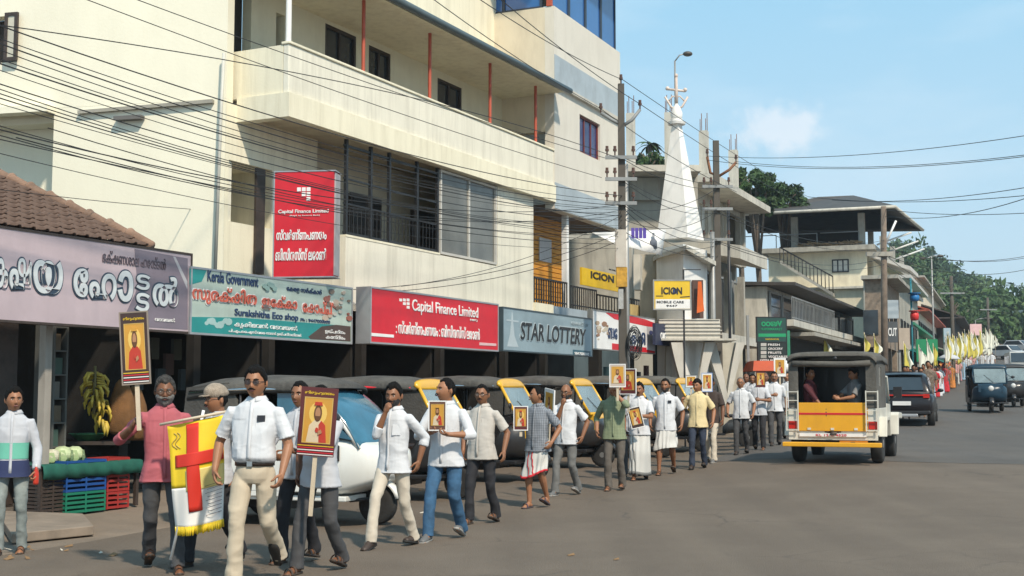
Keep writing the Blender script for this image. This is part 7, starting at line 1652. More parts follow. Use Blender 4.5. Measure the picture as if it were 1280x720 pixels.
# boy at the left
boy = person('young man in white, mint and navy banded shirt standing at the left edge', 18, 12.5, 14, 1.60, 0, STAND, dict(R=dict(w=(-.22, -.05, .86)), L=dict(w=(.25, -.10, .86), curl=1.0)), (18, 0, 0),
       dict(m=CW2, sleeve='long', m2=((.80, .97, CNAVYC), (.985, 1.15, CMINT)), pocket=False), dict(m=CLJ, w=.92), 'full', (), 'sandal', vox=.008, belly=0, build=.93)
bt = thing('drink_bottle', 'small red bottle in the hand of the young man at the left edge', 'bottle', hand_pos(boy, 'L')+Vector((.01, -.03, -.13))); m = MB(); m.smooth = True; m.loft([[Vector((q*math.cos(t), q*math.sin(t), z_)) for t in [2*PI*i/12 for i in range(12)]] for q, z_ in ((.026, 0), (.028, .02), (.028, .11), (.012, .15), (.012, .17))]); m.build('bottle_body', pm('drink_red', (.5, .04, .02), .2), bt); m = MB(); m.cyl((0, 0, .171), .014, .02, n=10); m.build('cap', PW, bt)
# rose shirt, grey beard
pk = person('grey bearded man in rose pink shirt holding up a tall picture placard at the left', 206, 11.35, 20, 1.72, 2, ((-.09, -.26, .03, 25), (.12, .24, 0, 0)), dict(R=dict(w=(-.29, -.26, 1.28), hint=(-1, .6, -1), fd=(.25, -.4, .75), n=(1, -.2, .1), curl=1.35), L=dict(w=(.17, -.20, .98), hint=(1, .6, 0), curl=.6)), (-4, 6, 0),
       dict(m=CPINK, sleeve='rolled', hem=.80), dict(m=CGREY, w=1.0), 'full_m', ('beard', 'glasses', 'grey_brow'), 'sandal', vox=.0085, group=GP, belly=.2)
h_ = hand_pos(pk, 'R'); pl = pt(170, 479, h_.y-.12); placard('tall narrow picture placard on a stick held above the bearded man', Vector((pl.x, h_.y-.10, pl.z)), math.radians(4), .22, .60, math.radians(-4), .40, 'robe', pm('placard_edge', (.25, .20, .16)), bd=pm('placard_black', (.05, .025, .02)))
# flat cap man
capm = person('man with beige flat cap partly hidden behind the yellow banner', 272, 11.7, -30, 1.64, 0, ((-.10, .26, 0, 0), (.08, -.28, .05, 30)), dict(R=dict(w=(-.22, -.30, 1.0), hint=(-1, .5, -.5), fd=(.6, -.7, -.1), n=(.3, .5, .6), curl=1.0)), (-22, 0, 0),
       dict(m=CW2, sleeve='long'), dict(m=CBLK), 'short', ('moustache', 'glasses'), 'shoe', vox=.009, group=GP)
def flat_cap(info, col):
    r = info['root']; S = info['K']; HM = info['HM']; m = MB()
    head_shell(m, lambda d: (.030*sstep(.20, .42, d[2]+.10*(d[1] < 0)) - .02*(1-sstep(.20, .42, d[2]+.10*(d[1] < 0)))) + (.02*max(0, -d[1])*sstep(.3, .6, d[2])), HM, 40, 30)
    for q in (0, .008): pass
    vs = []
    m.hexa([HM @ Vector(p) for p in ((-.062, -.075, .045), (.062, -.075, .045), (.045, -.155, .030), (-.045, -.155, .030), (-.062, -.075, .056), (.062, -.075, .056), (.045, -.155, .040), (-.045, -.155, .040))])
    me = m.mesh('cap', col); me.transform(Matrix.Scale(S, 4)); put('flat_cap', me, r)
flat_cap(capm, mat('tweed_beige', (.33, .27, .21), rough=.95, var=.25, scale=30, bump=.6, bscale=120))
# leader
ldr = person('broad moustached man in white half sleeve shirt and cream trousers leading at the front', 320, 10.55, -8, 1.76, 0, ((-.12, .10, 0, 0), (.10, -.34, .12, 48)), dict(R=dict(w=(-.31, -.06, .90), hint=(-.6, .8, 0), fd=(.12, -.25, -.9), n=(.9, .3, 0), curl=.55), L=dict(w=(.27, -.14, .88), hint=(.6, .8, 0), fd=(-.10, -.35, -.9), curl=.6)), (2, 0, 0),
       dict(m=CW, sleeve='half', tuck=True, phone=True), dict(m=CCRM, w=1.06), 'full', ('moustache', 'sunglasses'), 'shoe', vox=.0075, belly=.45, group=GP, build=1.07)
# hidden pair behind him
hid = person('man in white shirt and black trousers mostly hidden behind the placard carrier', 376, 11.9, -18, 1.66, 1, ((-.10, .15, 0, 0), (.10, -.15, .03, 10)), dict(R=dict(w=(-.12, -.30, 1.02), hint=(-1, .5, -.5), fd=(.9, -.3, -.1), curl=.9)), (0, 0, 0), dict(m=CW2, sleeve='rolled'), dict(m=CBLK), 'short', (), 'sandal', vox=.010, group=GP)
car = person('man in white shirt and dark grey trousers, face hidden by the largest placard', 402, 11.25, -20, 1.64, 2, ((-.10, .24, 0, 0), (.12, -.22, .03, 18)), dict(L=dict(w=(-.03, -.36, 1.13), hint=(1, .1, -1), fd=(-.75, -.5, .2), n=(.2, -.5, .8), curl=1.2), R=dict(w=(-.22, -.02, .9))), (0, 0, 0),
       dict(m=CW2, sleeve='half', tuck=False), dict(m=CGREY), 'short', (), 'sandal', vox=.009, belly=.2, group=GP)
h_ = hand_pos(car, 'L'); pl = pt(394, 570, h_.y-.1); placard('largest picture placard, maroon bordered, covering a man\'s face at the front', Vector((pl.x, h_.y-.12, pl.z)), math.radians(-4), .315, .575, math.radians(4), .50, 'crown')
# banner
bR = .55; b0 = pt(209, 533, 10.95); b1 = pt(281, 518, 10.95)
bn = thing('procession_banner', 'yellow and white banner with red cross and gold fringe', 'banner', b0); k = 10.95/1605.5
BY, BW, BRd = cloth('banner_yellow', (.78, .55, .02), .08, 3, .6), cloth('banner_white', (.76, .74, .70), .03, 3, .6), cloth('banner_red', (.62, .03, .015), .05, 3, .6)
def bp(u, v, off=0):   # u 0..1 across, v 0..1 down; cloth hangs and ripples a little
    tl_, tr_, bl2, br2 = Vector((0, 0, 0)), Vector((70*k, 0, 14*k)), Vector((11*k, 0, -125*k)), Vector((74*k, 0, -114*k))
    p = tl_.lerp(tr_, u).lerp(bl2.lerp(br2, u), v); p.y += .035*math.sin(u*9+v*2)*(.3+v) + .02*math.sin(v*7+u*4) - off; p.z -= .02*math.sin(u*PI)*v; return p
def bpatch(name, m, u0, u1, v0, v1, off, un=14, vn=16, curve=None):
    mb = MB(); mb.sheet([[bp(u0+(u1-u0)*i/un + (curve(v0+(v1-v0)*j/vn) if curve else 0), v0+(v1-v0)*j/vn, off) for i in range(un+1)] for j in range(vn+1)], True)
    me = eval_mesh(mb.mesh(name, m), [('SOLIDIFY', dict(thickness=.004, offset=0))], m); return put(name, me, bn)
bpatch('yellow_cloth', BY, 0, 1, 0, .62, 0); bpatch('white_cloth', BW, 0, 1, .6202, 1, 0)
bpatch('pale_yellow_cloth', cloth('banner_pale', (.74, .60, .22), .05, 3, .6), .30, 1, .46, .66, .004)
bpatch('red_cross_upright', BRd, .33, .56, .02, .86, .009); bpatch('red_cross_bar', BRd, .10, 1.0, .30, .42, .0135)
m = MB()
for j in range(9): m.tube([bp(.62+.03*(j % 2), .64+.035*j, .008), bp(.97, .63+.035*j, .008)], .0022, 4)
m.build('printed_lines', PK, bn)['kind'] = 'stuff'
m = MB(); m.tube([bp(.10+.05*math.sin(t*.9), .08+.02*t, .006) for t in range(9)], .005, 4); m.tube([bp(.16+.05*math.sin(t*.9), .08+.02*t, .006) for t in range(9)], .005, 4); m.build('gold_emblem', pm('emblem_gold', (.45, .32, .08)), bn)
m = MB(); rs = random.Random(6)
for i in range(60): u_ = i/59; p = bp(u_, 1.0); m.tube([p+Vector((0, .004*(i % 2), .006)), p+Vector((rs.uniform(-.006, .006), rs.uniform(-.01, .01), -.055-rs.uniform(0, .02)))], .006, 4)
m.build('fringe', BY, bn)['kind'] = 'stuff'
m = MB(); m.tube([bp(-.02, -.02)+Vector((-.05, .0, -.0)), bp(1.02, -.02)+Vector((.02, 0, .01))], .012, 8); m.build('cross_rod', WOODL, bn)
m = MB(); m.tube([(48*k*.9, .05, 20*k), (28*k, .05, -60*k), (6*k, .05, -165*k)], .013, 8); m.build('banner_pole', PW, bn)
# then along the row
person('slim man in white shirt and cream trousers touching his chin', 493, 13.05, -24, 1.68, 1, ((-.09, .30, .02, -12), (.10, -.26, .01, 10)), dict(R=dict(w=(.02, -.22, 1.42), hint=(-.6, .2, -1), fd=(.35, -.1, .8), n=(.3, .9, 0), curl=1.1), L=dict(w=(.24, .10, .92))), (8, 4, 0),
       dict(m=CW, sleeve='rolled'), dict(m=CCR2, w=.95), 'full', ('moustache', 'stubble'), 'shoe', vox=.0085, belly=0, group=GP, build=.96)
pj = person('tall man in white shirt and blue jeans carrying a framed picture against his chest', 558, 13.75, -18, 1.74, 0, ((-.10, .26, 0, -4), (.11, -.20, .03, 22)), dict(R=dict(w=(-.08, -.24, 1.16), hint=(-1, .4, -.6), fd=(.8, -.45, .1), n=(.2, -.2, .9), curl=.7), L=dict(w=(.14, -.26, 1.14), hint=(1, .4, -.6), fd=(-.85, -.4, .1), n=(-.1, -.2, .9), curl=.8)), (-38, -6, 0),
       dict(m=CW, sleeve='rolled'), dict(m=CJEAN, w=1.02), 'short', ('moustache',), 'sneaker', vox=.0085, belly=.4, group=GP)
h_ = hand_pos(pj, 'R'); pl = pt(547, 537, h_.y-.08); placard('white edged picture held at the chest by the man in blue jeans', Vector((pl.x, h_.y-.10, pl.z)), math.radians(-8), .17, .29, 0, 0, 'pale', PW, 'small', bd=pm('placard_brown', (.13, .06, .04)))
person('stocky man in offwhite shirt and black trousers just behind the man in jeans', 603, 15.4, -24, 1.66, 1, ((-.10, .16, 0, 0), (.10, -.20, .02, 16)), dict(L=dict(w=(.30, -.02, .90), fd=(.25, -.4, -.8)), R=dict(w=(-.24, -.05, .9))), (10, 0, 0),
       dict(m=COFF, sleeve='half'), dict(m=CBLK), 'short', ('glasses', 'moustache'), 'sandal', vox=.009, belly=.5, group=GP)
pc = person('balding man in grey checked shirt and white mundu with red border looking left', 672, 17.3, -30, 1.62, 0, ((-.08, .10, 0, 0), (.08, -.14, .04, 22)), dict(R=dict(w=(-.20, -.30, 1.16), hint=(-1, .2, -1), fd=(.1, -.6, .7), n=(.8, -.3, 0), curl=1.2), L=dict(w=(.26, -.06, .94))), (-45, -4, 0),
       dict(m=CCHK, sleeve='half'), dict(kind='mundu_folded', m=CMUN, border=CRD, bi=46), 'receding', (), 'slipper', vox=.009, belly=.35, group=GP)
h_ = hand_pos(pc, 'R'); pl = pt(651, 537, h_.y-.08); placard('small orange picture held out by the man in grey checked shirt', Vector((pl.x, h_.y-.10, pl.z)), math.radians(-6), .17, .30, 0, .09, 'crown', PW, 'small')
pl = pt(686, 528, 18.2); placard('white backed placard seen edge on behind the balding man', Vector((pl.x, 18.2, pl.z)), math.radians(-70), .34, .46, math.radians(6), .3, 'pale', PW, 'small', bd=PW)
person('bald man in white polo shirt and grey trousers holding his chin', 708, 19.1, -28, 1.66, 1, ((-.10, .20, 0, 0), (.11, -.18, .03, 20)), dict(R=dict(w=(.03, -.21, 1.40), hint=(-.5, .2, -1), fd=(.3, -.1, .8), n=(.2, .9, 0), curl=1.1), L=dict(w=(.26, .02, .92))), (6, 4, 0),
       dict(m=CW, sleeve='half', pocket=False), dict(m=CGT), 'bald', ('glasses', 'stubble'), 'sneaker', vox=.010, belly=.55, group=GP)
pgn = person('man in olive green checked shirt raising a framed picture in front of his face', 768, 19.9, -14, 1.70, 0, ((-.09, .08, 0, 0), (.10, -.10, .02, 8)), dict(L=dict(w=(.06, -.24, 1.50), hint=(1, 0, -1), fd=(-.1, -.1, .95), n=(-.3, -.6, .1), curl=1.2), R=dict(w=(-.27, -.06, .92))), (-20, 0, 0),
       dict(m=CGRN, sleeve='rolled'), dict(m=CBRN), 'short', (), 'sandal', vox=.010, belly=.2, group=GP)
h_ = hand_pos(pgn, 'L'); pl = pt(772, 483, h_.y-.1); placard('pale framed picture raised highest, by the man in green', Vector((pl.x, h_.y-.10, pl.z)), math.radians(-6), .225, .33, 0, .22, 'pale', PW, 'small', bd=pm('placard_faded', (.5, .42, .36)))
pl = pt(785, 492, 21.2); placard('orange picture placard half behind the pale raised one', Vector((pl.x, 21.2, pl.z)), math.radians(-30), .28, .40, 0, .3, 'robe', PW, 'small')
person('man almost hidden between the green shirt and the mundu wearer', 789, 22.6, -20, 1.70, 4, SMALL, {}, (0, 0, 0), dict(m=CW2), dict(m=CGREY), 'short', (), 'sandal', vox=.013, group=GP)
pm_ = person('curly haired man in white shirt and long white mundu holding a picture at his waist', 799, 21.9, -10, 1.66, 4, SMALL, dict(L=dict(w=(.02, -.30, 1.14), hint=(1, .3, -.6), fd=(-.8, -.4, 0), n=(0, -.4, .9), curl=1.0), R=dict(w=(-.26, -.02, .9))), (-6, 0, 0),
       dict(m=CW, sleeve='half'), dict(kind='mundu', m=CMUN, border=CGT, bi=40), 'full', ('moustache',), 'sandal', vox=.011, belly=.3, group=GP)
h_ = hand_pos(pm_, 'L'); pl = pt(798, 534, h_.y-.1); placard('tilted dark picture held low by the man in the long mundu', Vector((pl.x, h_.y-.08, pl.z)), math.radians(-6), .20, .33, math.radians(-14), 0, 'crown', PW, 'small', bd=pm('placard_black', (.05, .025, .02)))
person('man in white shirt with tucked up white mundu, striding', 832, 23.1, -14, 1.74, 1, ((-.10, .22, 0, 0), (.11, -.22, .04, 24)), dict(R=dict(w=(-.27, -.06, .90)), L=dict(w=(.28, -.02, .90))), (-8, 0, 0), dict(m=CW, sleeve='half', phone=True), dict(kind='mundu_folded', m=CMUN), 'short', ('stubble',), 'sandal', vox=.011, group=GP)
person('young man in butter yellow shirt and dark jeans with raised right hand', 872, 24.2, -18, 1.70, 0, ((-.09, .18, 0, 0), (.09, -.16, .02, 16)), dict(R=dict(w=(-.28, -.12, 1.28), hint=(-.6, .6, -1), fd=(.1, -.2, .9), curl=1.2), L=dict(w=(.29, -.04, .90))), (-14, 6, 0), dict(m=CYEL, sleeve='half'), dict(m=CJDK, w=.95), 'fringe', (), 'shoe', vox=.011, group=GP, belly=.05)
pl = pt(864, 484, 24.9); placard('pinkish framed picture left of the yellow shirted man\'s head', Vector((pl.x, 24.9, pl.z)), math.radians(-8), .20, .22, 0, .3, 'robe', IRON, 'small', bd=PW)
person('man in dark brown shirt just behind the yellow shirted man', 888, 25.6, -24, 1.72, 2, SMALL2, dict(R=dict(w=(-.10, -.26, 1.46), hint=(-1, .2, -1), fd=(0, -.1, 1), curl=1.2)), (0, 0, 0), dict(m=cloth('brown_dark', (.05, .035, .03))), dict(m=CCR2), 'short', (), 'sneaker', vox=.013, group=GP)
pl = pt(884, 489, 25.3); placard('blue edged picture held over the shoulder of the man in dark brown', Vector((pl.x, 25.3, pl.z)), math.radians(-6), .19, .35, 0, .3, 'crown', pm('edge_blue', (.25, .35, .6)), 'small', bd=PW)
GP2 = 'men in the group beside the jeep'
person('grey haired man in plain white shirt and dark trousers walking beside the jeep, foremost', 926, 27.6, -18, 1.66, 0, SMALL, dict(R=dict(w=(-.28, -.10, .92)), L=dict(w=(.27, -.04, .90))), (0, 0, 0), dict(m=CW, sleeve='half'), dict(m=CGREY), 'receding_g', ('glasses',), 'shoe', vox=.012, group=GP2, belly=.4)
person('man in printed white shirt and black trousers right of the grey haired man', 948, 28.8, -14, 1.68, 1, SMALL2, dict(L=dict(w=(.05, -.28, 1.16), hint=(1, .2, -.5), fd=(-.8, -.4, 0), curl=1.0)), (0, 0, 0), dict(m=CW2, sleeve='half'), dict(m=CBLK), 'short', (), 'sandal', vox=.013, group=GP2)
person('man in white shirt with glasses and moustache, right of the printed shirt', 968, 30.2, -10, 1.74, 0, SMALL, dict(R=dict(w=(-.04, -.30, 1.18), hint=(-1, .2, -.5), fd=(.8, -.4, 0), curl=1.0)), (0, 0, 0), dict(m=CW, sleeve='half'), dict(m=CGREY), 'short', ('glasses', 'moustache'), 'shoe', vox=.013, group=GP2)
pl = pt(951, 484, 28.2); placard('small dark maroon picture board held at the chest beside the jeep', Vector((pl.x, 28.2, pl.z)), math.radians(-6), .20, .34, 0, 0, 'crown', None, 'small')
pl = pt(975, 470, 30.6); placard('pale pink picture board raised in the group beside the jeep', Vector((pl.x, 30.6, pl.z)), math.radians(-6), .26, .42, 0, .3, 'pale', PW, 'small', bd=PW)
for i, (px, Y, lb, sm, lm, hr) in enumerate([(941, 31.5, 'man with head just visible behind the grey haired man', CW2, CGREY, 'short'), (957, 32.6, 'man in rear of the jeep side group, left of the list board post', CW, CBLK, 'bald'), (984, 32.4, 'man in white shirt with a dark shoulder strap next to the jeep', CW, CGT, 'short'), (993, 33.6, 'last man of the group, tight against the jeep, in white', CW, CBLK, 'full'), (933, 33.4, 'bald man glimpsed behind the grey haired man', CW2, CGREY, 'bald')]):
    person(lb, px, Y, -16, 1.70, (1, 2, 0, 4, 2)[i], SMALL if i % 2 else SMALL2, {}, (0, 0, 0), dict(m=sm), dict(m=lm), hr, (), 'sandal', vox=.016, group=GP2)
# jeep passengers
Wj = Matrix.Translation(J_.location) @ Matrix.Rotation(J_.rotation_euler[2], 4, 'Z')
SIT = ((-.10, .42, 0, 0), (.10, .42, 0, 0))
pa = Wj @ Vector((.36, -.36, .93-.40)); pb = Wj @ Vector((.26, .44, .93-.40))
jr = math.degrees(J_.rotation_euler[2])
person('passenger in grey shirt at the right side of the open jeep', 0, 0, jr-180+38, 1.62, 0, SIT, dict(R=dict(w=(-.05, -.40, 1.12), hint=(-1, .2, -1), fd=(.4, -.8, .3), curl=.8), L=dict(w=(.08, -.38, 1.10), hint=(1, .2, -1), fd=(-.3, -.8, .3), curl=.8)), (0, 16, 0), dict(m=CGS, sleeve='half', hem=.86), dict(m=CJDK), 'full', (), 'shoe', vox=.011, loc=pa, seat=.50, belly=0)
person('passenger in maroon shirt sitting at the left side of the open jeep', 0, 0, jr-20, 1.62, 1, SIT, dict(R=dict(w=(-.14, -.34, .95))), (-20, 0, 0), dict(m=CMAR, sleeve='long', hem=.86), dict(m=CGREY), 'short', (), 'shoe', vox=.011, loc=pb, seat=.50, belly=0)

# ------------------------------------------------------------------ far crowd and flags
def small_person(name, label, px, Y, h, yaw, top, low, skn, grp, skirt=False, hair=HAIR, umb=None, scarf=None):
    g = gpt(px, Y); r = thing(name, label, 'person', g, math.radians(yaw), grp); K = h/1.7; rnd = random.Random(int(px*13+Y)); st = rnd.uniform(.08, .2)
    b = MB(); b.smooth = True
    b.tube([(0, 0, .8), (0, 0, 1.38)], [.10, .09], 8); b.tube([(-.19, 0, 1.36), (.19, 0, 1.36)], .045, 8); b.tube([(-.08, 0, .5), (0, 0, .85), (.08, 0, .5)], .05, 8); b.ell((0, -.01, 1.59), .078, .095, .115, 12, 9); b.tube([(0, .01, 1.40), (0, .0, 1.52)], .05, 8)
    for sg in (-1, 1):
        w_ = Vector((sg*.24, -.08*sg+rnd.uniform(-.15, 0), .85+rnd.uniform(0, .25))); b.tube([(sg*.19, 0, 1.36), (sg*.25, .03, 1.12), w_, w_+Vector((0, -.03, -.1))], [.045, .04, .03, .03], 8, round_end=True)
        b.tube([(sg*.08, -.05*sg*st*5, .5), (sg*.09, -sg*st, .06), (sg*.09, -sg*st-.12, .03)], [.05, .035, .03], 7, round_end=True)
    me = remesh(b, .022, skin_mat(skn), 1); me.transform(Matrix.Scale(K, 4)); put('body', me, r)
    c = MB(); c.smooth = True
    c.loft([ring(0, 0, z_, rx, ry, 18) for z_, rx, ry in ((1.46, .07, .06), (1.42, .15, .09), (1.36, .195, .11), (1.2, .185, .12), (1.0, .17, .12), (.84, .19, .14))])
    for sg in (-1, 1): c.tube([(sg*.17, 0, 1.36), (sg*.22, .01, 1.2), (sg*.25, .02, 1.1)], [.07, .065, .065], 10)
    me = remesh(c, .024, top, 1); wrinkle(me, .012, (8, 8, 9), px, .4); me.transform(Matrix.Scale(K, 4)); put('shirt' if not skirt else 'blouse', me, r)
    c = MB(); c.smooth = True
    if skirt: c.loft([ring(0, 0, z_, rx, ry, 24) for z_, rx, ry in ((.95, .16, .12), (.8, .19, .15), (.5, .21, .18), (.08, .24, .22))])
    else:
        for sg in (-1, 1): c.tube([(sg*.08, 0, .88), (sg*.09, -sg*st*.5-.03, .48), (sg*.09, -sg*st, .08)], [.10, .075, .07], 10)
    me = remesh(c, .026, low, 1); wrinkle(me, .014, (9, 9, 5), px+2, .4); me.transform(Matrix.Scale(K, 4)); put('skirt' if skirt else 'trousers', me, r)
    c = MB(); c.smooth = True; c.ell((0, .015, 1.625), .088, .10, .105, 12, 8)
    if skirt: c.ell((0, .10, 1.56), .05, .05, .05, 8, 6)
    me = c.mesh('hair', scarf or hair); me.transform(Matrix.Scale(K, 4)); put('hair' if not scarf else 'veil', me, r)
    return r
rnd = random.Random(21); GC = 'people in the far end of the procession'
tops = [(CW, 'white'), (CW2, 'white'), (CPINK, 'rose'), (cloth('sky', (.25, .38, .5)), 'pale blue'), (CRD, 'red'), (cloth('saffron', (.6, .22, .05)), 'orange'), (cloth('blush', (.55, .28, .28)), 'pink'), (CGREY, 'dark grey')]
edge = lambda Y: 1137+ (Y-44)*1.32 if Y < 110 else 1224+(Y-110)*.1
Y = 42.0; cnt = 0
cols_seen = {}
def crowd_label(nm, sk, Y=60): return 'person in %s %s %s' % (nm, 'long dress' if sk else 'shirt', 'close behind the dark suv in the far procession' if Y < 52 else 'below the first flags past the suv' if Y < 62 else 'in front of the green road board' if Y < 74 else 'walking just past the pale umbrella' if Y < 84 else 'under the dense row of yellow flags' if Y < 98 else 'at the top of the road by the last flags')
spec = []
while Y < 118:
    for lane in range(2 if Y < 60 else 3):
        px = edge(Y) + (rnd.uniform(-4, 4) if lane == 0 else -lane*rnd.uniform(.85, 1.5)*1605.5/Y*.55)
        spec.append((px, Y+rnd.uniform(-.5, .5)))
    Y += 1.8+Y*.004
for px, Yp in spec:
    if px < 1128: continue
    sk = rnd.random() < .55 and Yp > 60; t_, nm = tops[rnd.choice((0, 0, 1, 1, 0, 2, 3, 4, 5, 6, 7))]
    low = t_ if sk else rnd.choice((CGREY, CBLK, CMUN, CGT)); 
    small_person('person', crowd_label(nm, sk, Yp), px, Yp, rnd.uniform(1.55, 1.75), rnd.uniform(-40, 0), t_, low, rnd.randrange(3), GC, sk)
for i, px in enumerate((1229, 1235, 1241)): small_person('person', ('priest in long white robe, %s of three at the head of the road' % ('leftmost', 'middle', 'rightmost')[i]), px, 104+i, 1.75, -20, CW, CW, 0, 'robed people at the top of the road', True)
small_person('person', 'person in pale lilac shirt close behind the dark suv', 1152, 43.2, 1.66, -20, cloth('lilac_white', (.6, .56, .62)), CJEAN, 1, GC)
small_person('person', 'tall person in mottled brown clothes at the front of the far crowd', 1161, 45.5, 1.85, -15, cloth('mottled', (.16, .12, .09), .5, 20), cloth('mottled', (.16, .12, .09)), 1, GC)
# umbrella
ug = pt(1186, 449, 72); um = thing('umbrella', 'pale umbrella held over the far crowd beside the green board', 'umbrella', ug); m = MB(); m.smooth = True; m.loft([[Vector((q*math.cos(2*PI*i/16), q*math.sin(2*PI*i/16), z_)) for i in range(16)] for q, z_ in ((.62, 0), (.5, .14), (.3, .24), (.03, .30))], cap=False); me = eval_mesh(m.mesh('canopy', CW2), [('SOLIDIFY', dict(thickness=.01))], CW2); put('canopy', me, um); MB().tube([(0, 0, -.7), (0, 0, .33)], .012, 6).build('shaft', BLACK, um)
# flags: yellow and white halves hanging from poles
FYL, FWH = cloth('flag_yellow', (.58, .50, .10), .08, 3, .7), cloth('flag_white', (.72, .72, .62), .05, 3, .7)
def flag(px, Y, ptop, hpx, wpx, label, kind):
    k = Y/1605.5; g = gpt(px, Y); g.z += 1.0; zt_ = pt(px, ptop, Y).z-g.z; r = thing('flag', label, 'flag', g, 0, 'yellow and white flags carried in the far procession'); rn = random.Random(int(px*3)); 
    MB().tube([(0, 0, -.2), (0, 0, zt_+.05)], .015, 5).build('flag_pole', WOODL, r); H = hpx*k; W = wpx*k; ph = rn.uniform(0, 6); sh_ = rn.uniform(0, .7)
    for i, (mm, u0, u1) in enumerate(((FYL, 0, .5), (FWH, .5, 1)) if kind == 'both' else ((FYL if kind == 'yellow' else FWH, 0, 1),)):
        mb = MB(); mb.sheet([[Vector((W*u*(.3+.7*v**(.4+sh_))*(1-.35*max(0, v-.8)*4*u)+.06*math.sin(v*7+ph)*u, .05*math.sin(u*9+v*3+ph), zt_-H*v*(1-.16*u*math.sin(ph)**2)-W*.7*u*(1-v))) for u in [u0+(u1-u0)*a/6 for a in range(7)]] for v in [b/10 for b in range(11)]], True)
        me = eval_mesh(mb.mesh('cloth', mm), [('SOLIDIFY', dict(thickness=.006, offset=0))], mm); put('yellow_cloth' if mm is FYL else 'white_cloth', me, r)
FL_ = [(1031, 56, 414, 34, 12, 'both'), (1082, 50, 417, 26, 9, 'yellow'), (1094, 52, 418, 26, 12, 'both'), (1131, 50, 428, 38, 12, 'both'), (1150, 60, 432, 34, 13, 'white'), (1160, 64, 424, 32, 9, 'white'), (1168, 66, 430, 28, 6, 'yellow')]
for i in range(27): FL_.append((1182+i*2.2+rnd.uniform(-1.2, 1.2), 70+i*1.1, 420-i*.25+rnd.uniform(-5, 5), 33-i*.32+rnd.uniform(-4, 4), 4.5+rnd.uniform(0, 4), 'yellow' if i < 21 and i % 3 == 1 else 'both' if i < 21 and i % 3 else 'white'))
FL_ += [(1241, 108, 415, 16, 5, 'white'), (1246, 110, 420, 14, 5, 'white')]
for i, (px, Y, tp, hh, ww, kd) in enumerate(FL_):
    lb = {0: 'yellow and white flag rising just over the jeep\'s canvas roof', 1: 'yellow flag over the right end of the jeep roof', 2: 'yellow and white flag just right of the one over the jeep roof', 3: 'tall yellow and white flag right of the brown shop post', 4: 'white flag hanging in front of the green road board, left one', 5: 'white curved flag in the middle of the green road board', 6: 'slim yellow flag at the right edge of the green road board'}.get(i, {'yellow': 'narrow yellow flag in the dense row of far flags', 'both': 'narrow yellow and white flag in the dense row of far flags', 'white': 'pale white flag at the far right end of the flags'}[kd])
    flag(px, Y, tp, hh, ww, lb, kd)

# ------------------------------------------------------------------ vegetable stall and small things by the first shop
def crate(label, p0, w, d, h, m, rz, name='plastic_crate', group=None):
    r = thing(name, label, 'crate', p0, rz, group); b = MB(); b.box(0, w, 0, d, 0, .015); b.build('base', m, r)
    n = max(3, int(h/.045))
    for i in range(n):
        zz = .02+(h-.03)*i/(n-1) if n > 1 else 0; q = MB(); q.box(-.004, w+.004, -.006, .008, zz-.016, zz+.016); q.box(-.004, w+.004, d-.008, d+.006, zz-.016, zz+.016); q.box(-.0045, .008, .009, d-.009, zz-.0165, zz+.0165); q.box(w-.008, w+.0045, .009, d-.009, zz-.0165, zz+.0165); q.build('slat', m, r)
    for x_ in (0, w/2, w): MB().box(x_-.014, x_+.014, -.009, -.0065, 0, h).build('rib', m, r)
    return r
CB, CG_, CR_ = mat('crate_blue', (.012, .07, .26), rough=.5, var=.1, bump=.05), mat('crate_green', (.01, .17, .10), rough=.5, var=.1, bump=.05), mat('crate_red', (.35, .03, .025), rough=.5, var=.1, bump=.05)
def fpos(px, d, z=0): s_ = F0.s(px, d); return F0.w(s_, d, z)
sw = lambda a, b, d: F0.s(b, d)-F0.s(a, d)
ZF = .02
crate('open green plastic crate at the bottom under the blue crates of the vegetable stall', fpos(86, -.55, ZF), sw(86, 134, -.55), .4, .26, CG_, F0.a); crate('blue plastic crate stacked on the green crate, lower one', fpos(86, -.55, ZF+.27), sw(86, 134, -.55), .4, .22, CB, F0.a)
crate('upper blue plastic crate under the green stall cloth', fpos(86, -.54, ZF+.50), sw(86, 134, -.55), .38, .16, CB, F0.a)
for i in range(3): crate(['red plastic crate at the bottom of the red stack', 'middle red plastic crate of the red stack', 'top red plastic crate under the green stall cloth'][i], fpos(137, -.50, ZF+.225*i), sw(137, 163, -.5), .36, .215, CR_, F0.a, group='red crates of the stall')
zt_ = F0.z(110, 580, -.55)
crate('dark wooden box at the left of the green crate', fpos(55, -.5, ZF), sw(55, 84, -.5), .4, .5, DKWOOD, F0.a, 'wooden_box')
st = thing('stall_table', 'stall table draped with green cloth over the plastic crates', 'table', fpos(52, -.5, zt_), F0.a); x1 = sw(52, 176, -.5)
MB().box(0, x1, -.02, .9, -.03, 0).build('tabletop', DKWOOD, st)
m = MB(); g = []
for j, (y_, z_) in enumerate(((.9, .012), (.4, .014), (-.03, .014), (-.06, .0), (-.075, -.08), (-.07, -.15))): g.append([Vector((x1*i/40, y_-(.015*math.sin(i*1.1) if j > 3 else 0), z_+(.01*noise.noise(Vector((i*.3, j, 0))) if j < 3 else -.02*abs(math.sin(i*.35))*(j == 5)))) for i in range(41)])
m.sheet(g, True); GC_ = cloth('stall_green', (.008, .085, .06), .2, 6); me = eval_mesh(m.mesh('stall_cloth', GC_), [('SOLIDIFY', dict(thickness=.006))], GC_); put('stall_cloth', me, st)
for a in (.03, x1-.05): MB().box(a, a+.05, .0, .05, -zt_+.03, -.031).build('leg', DKWOOD, st)
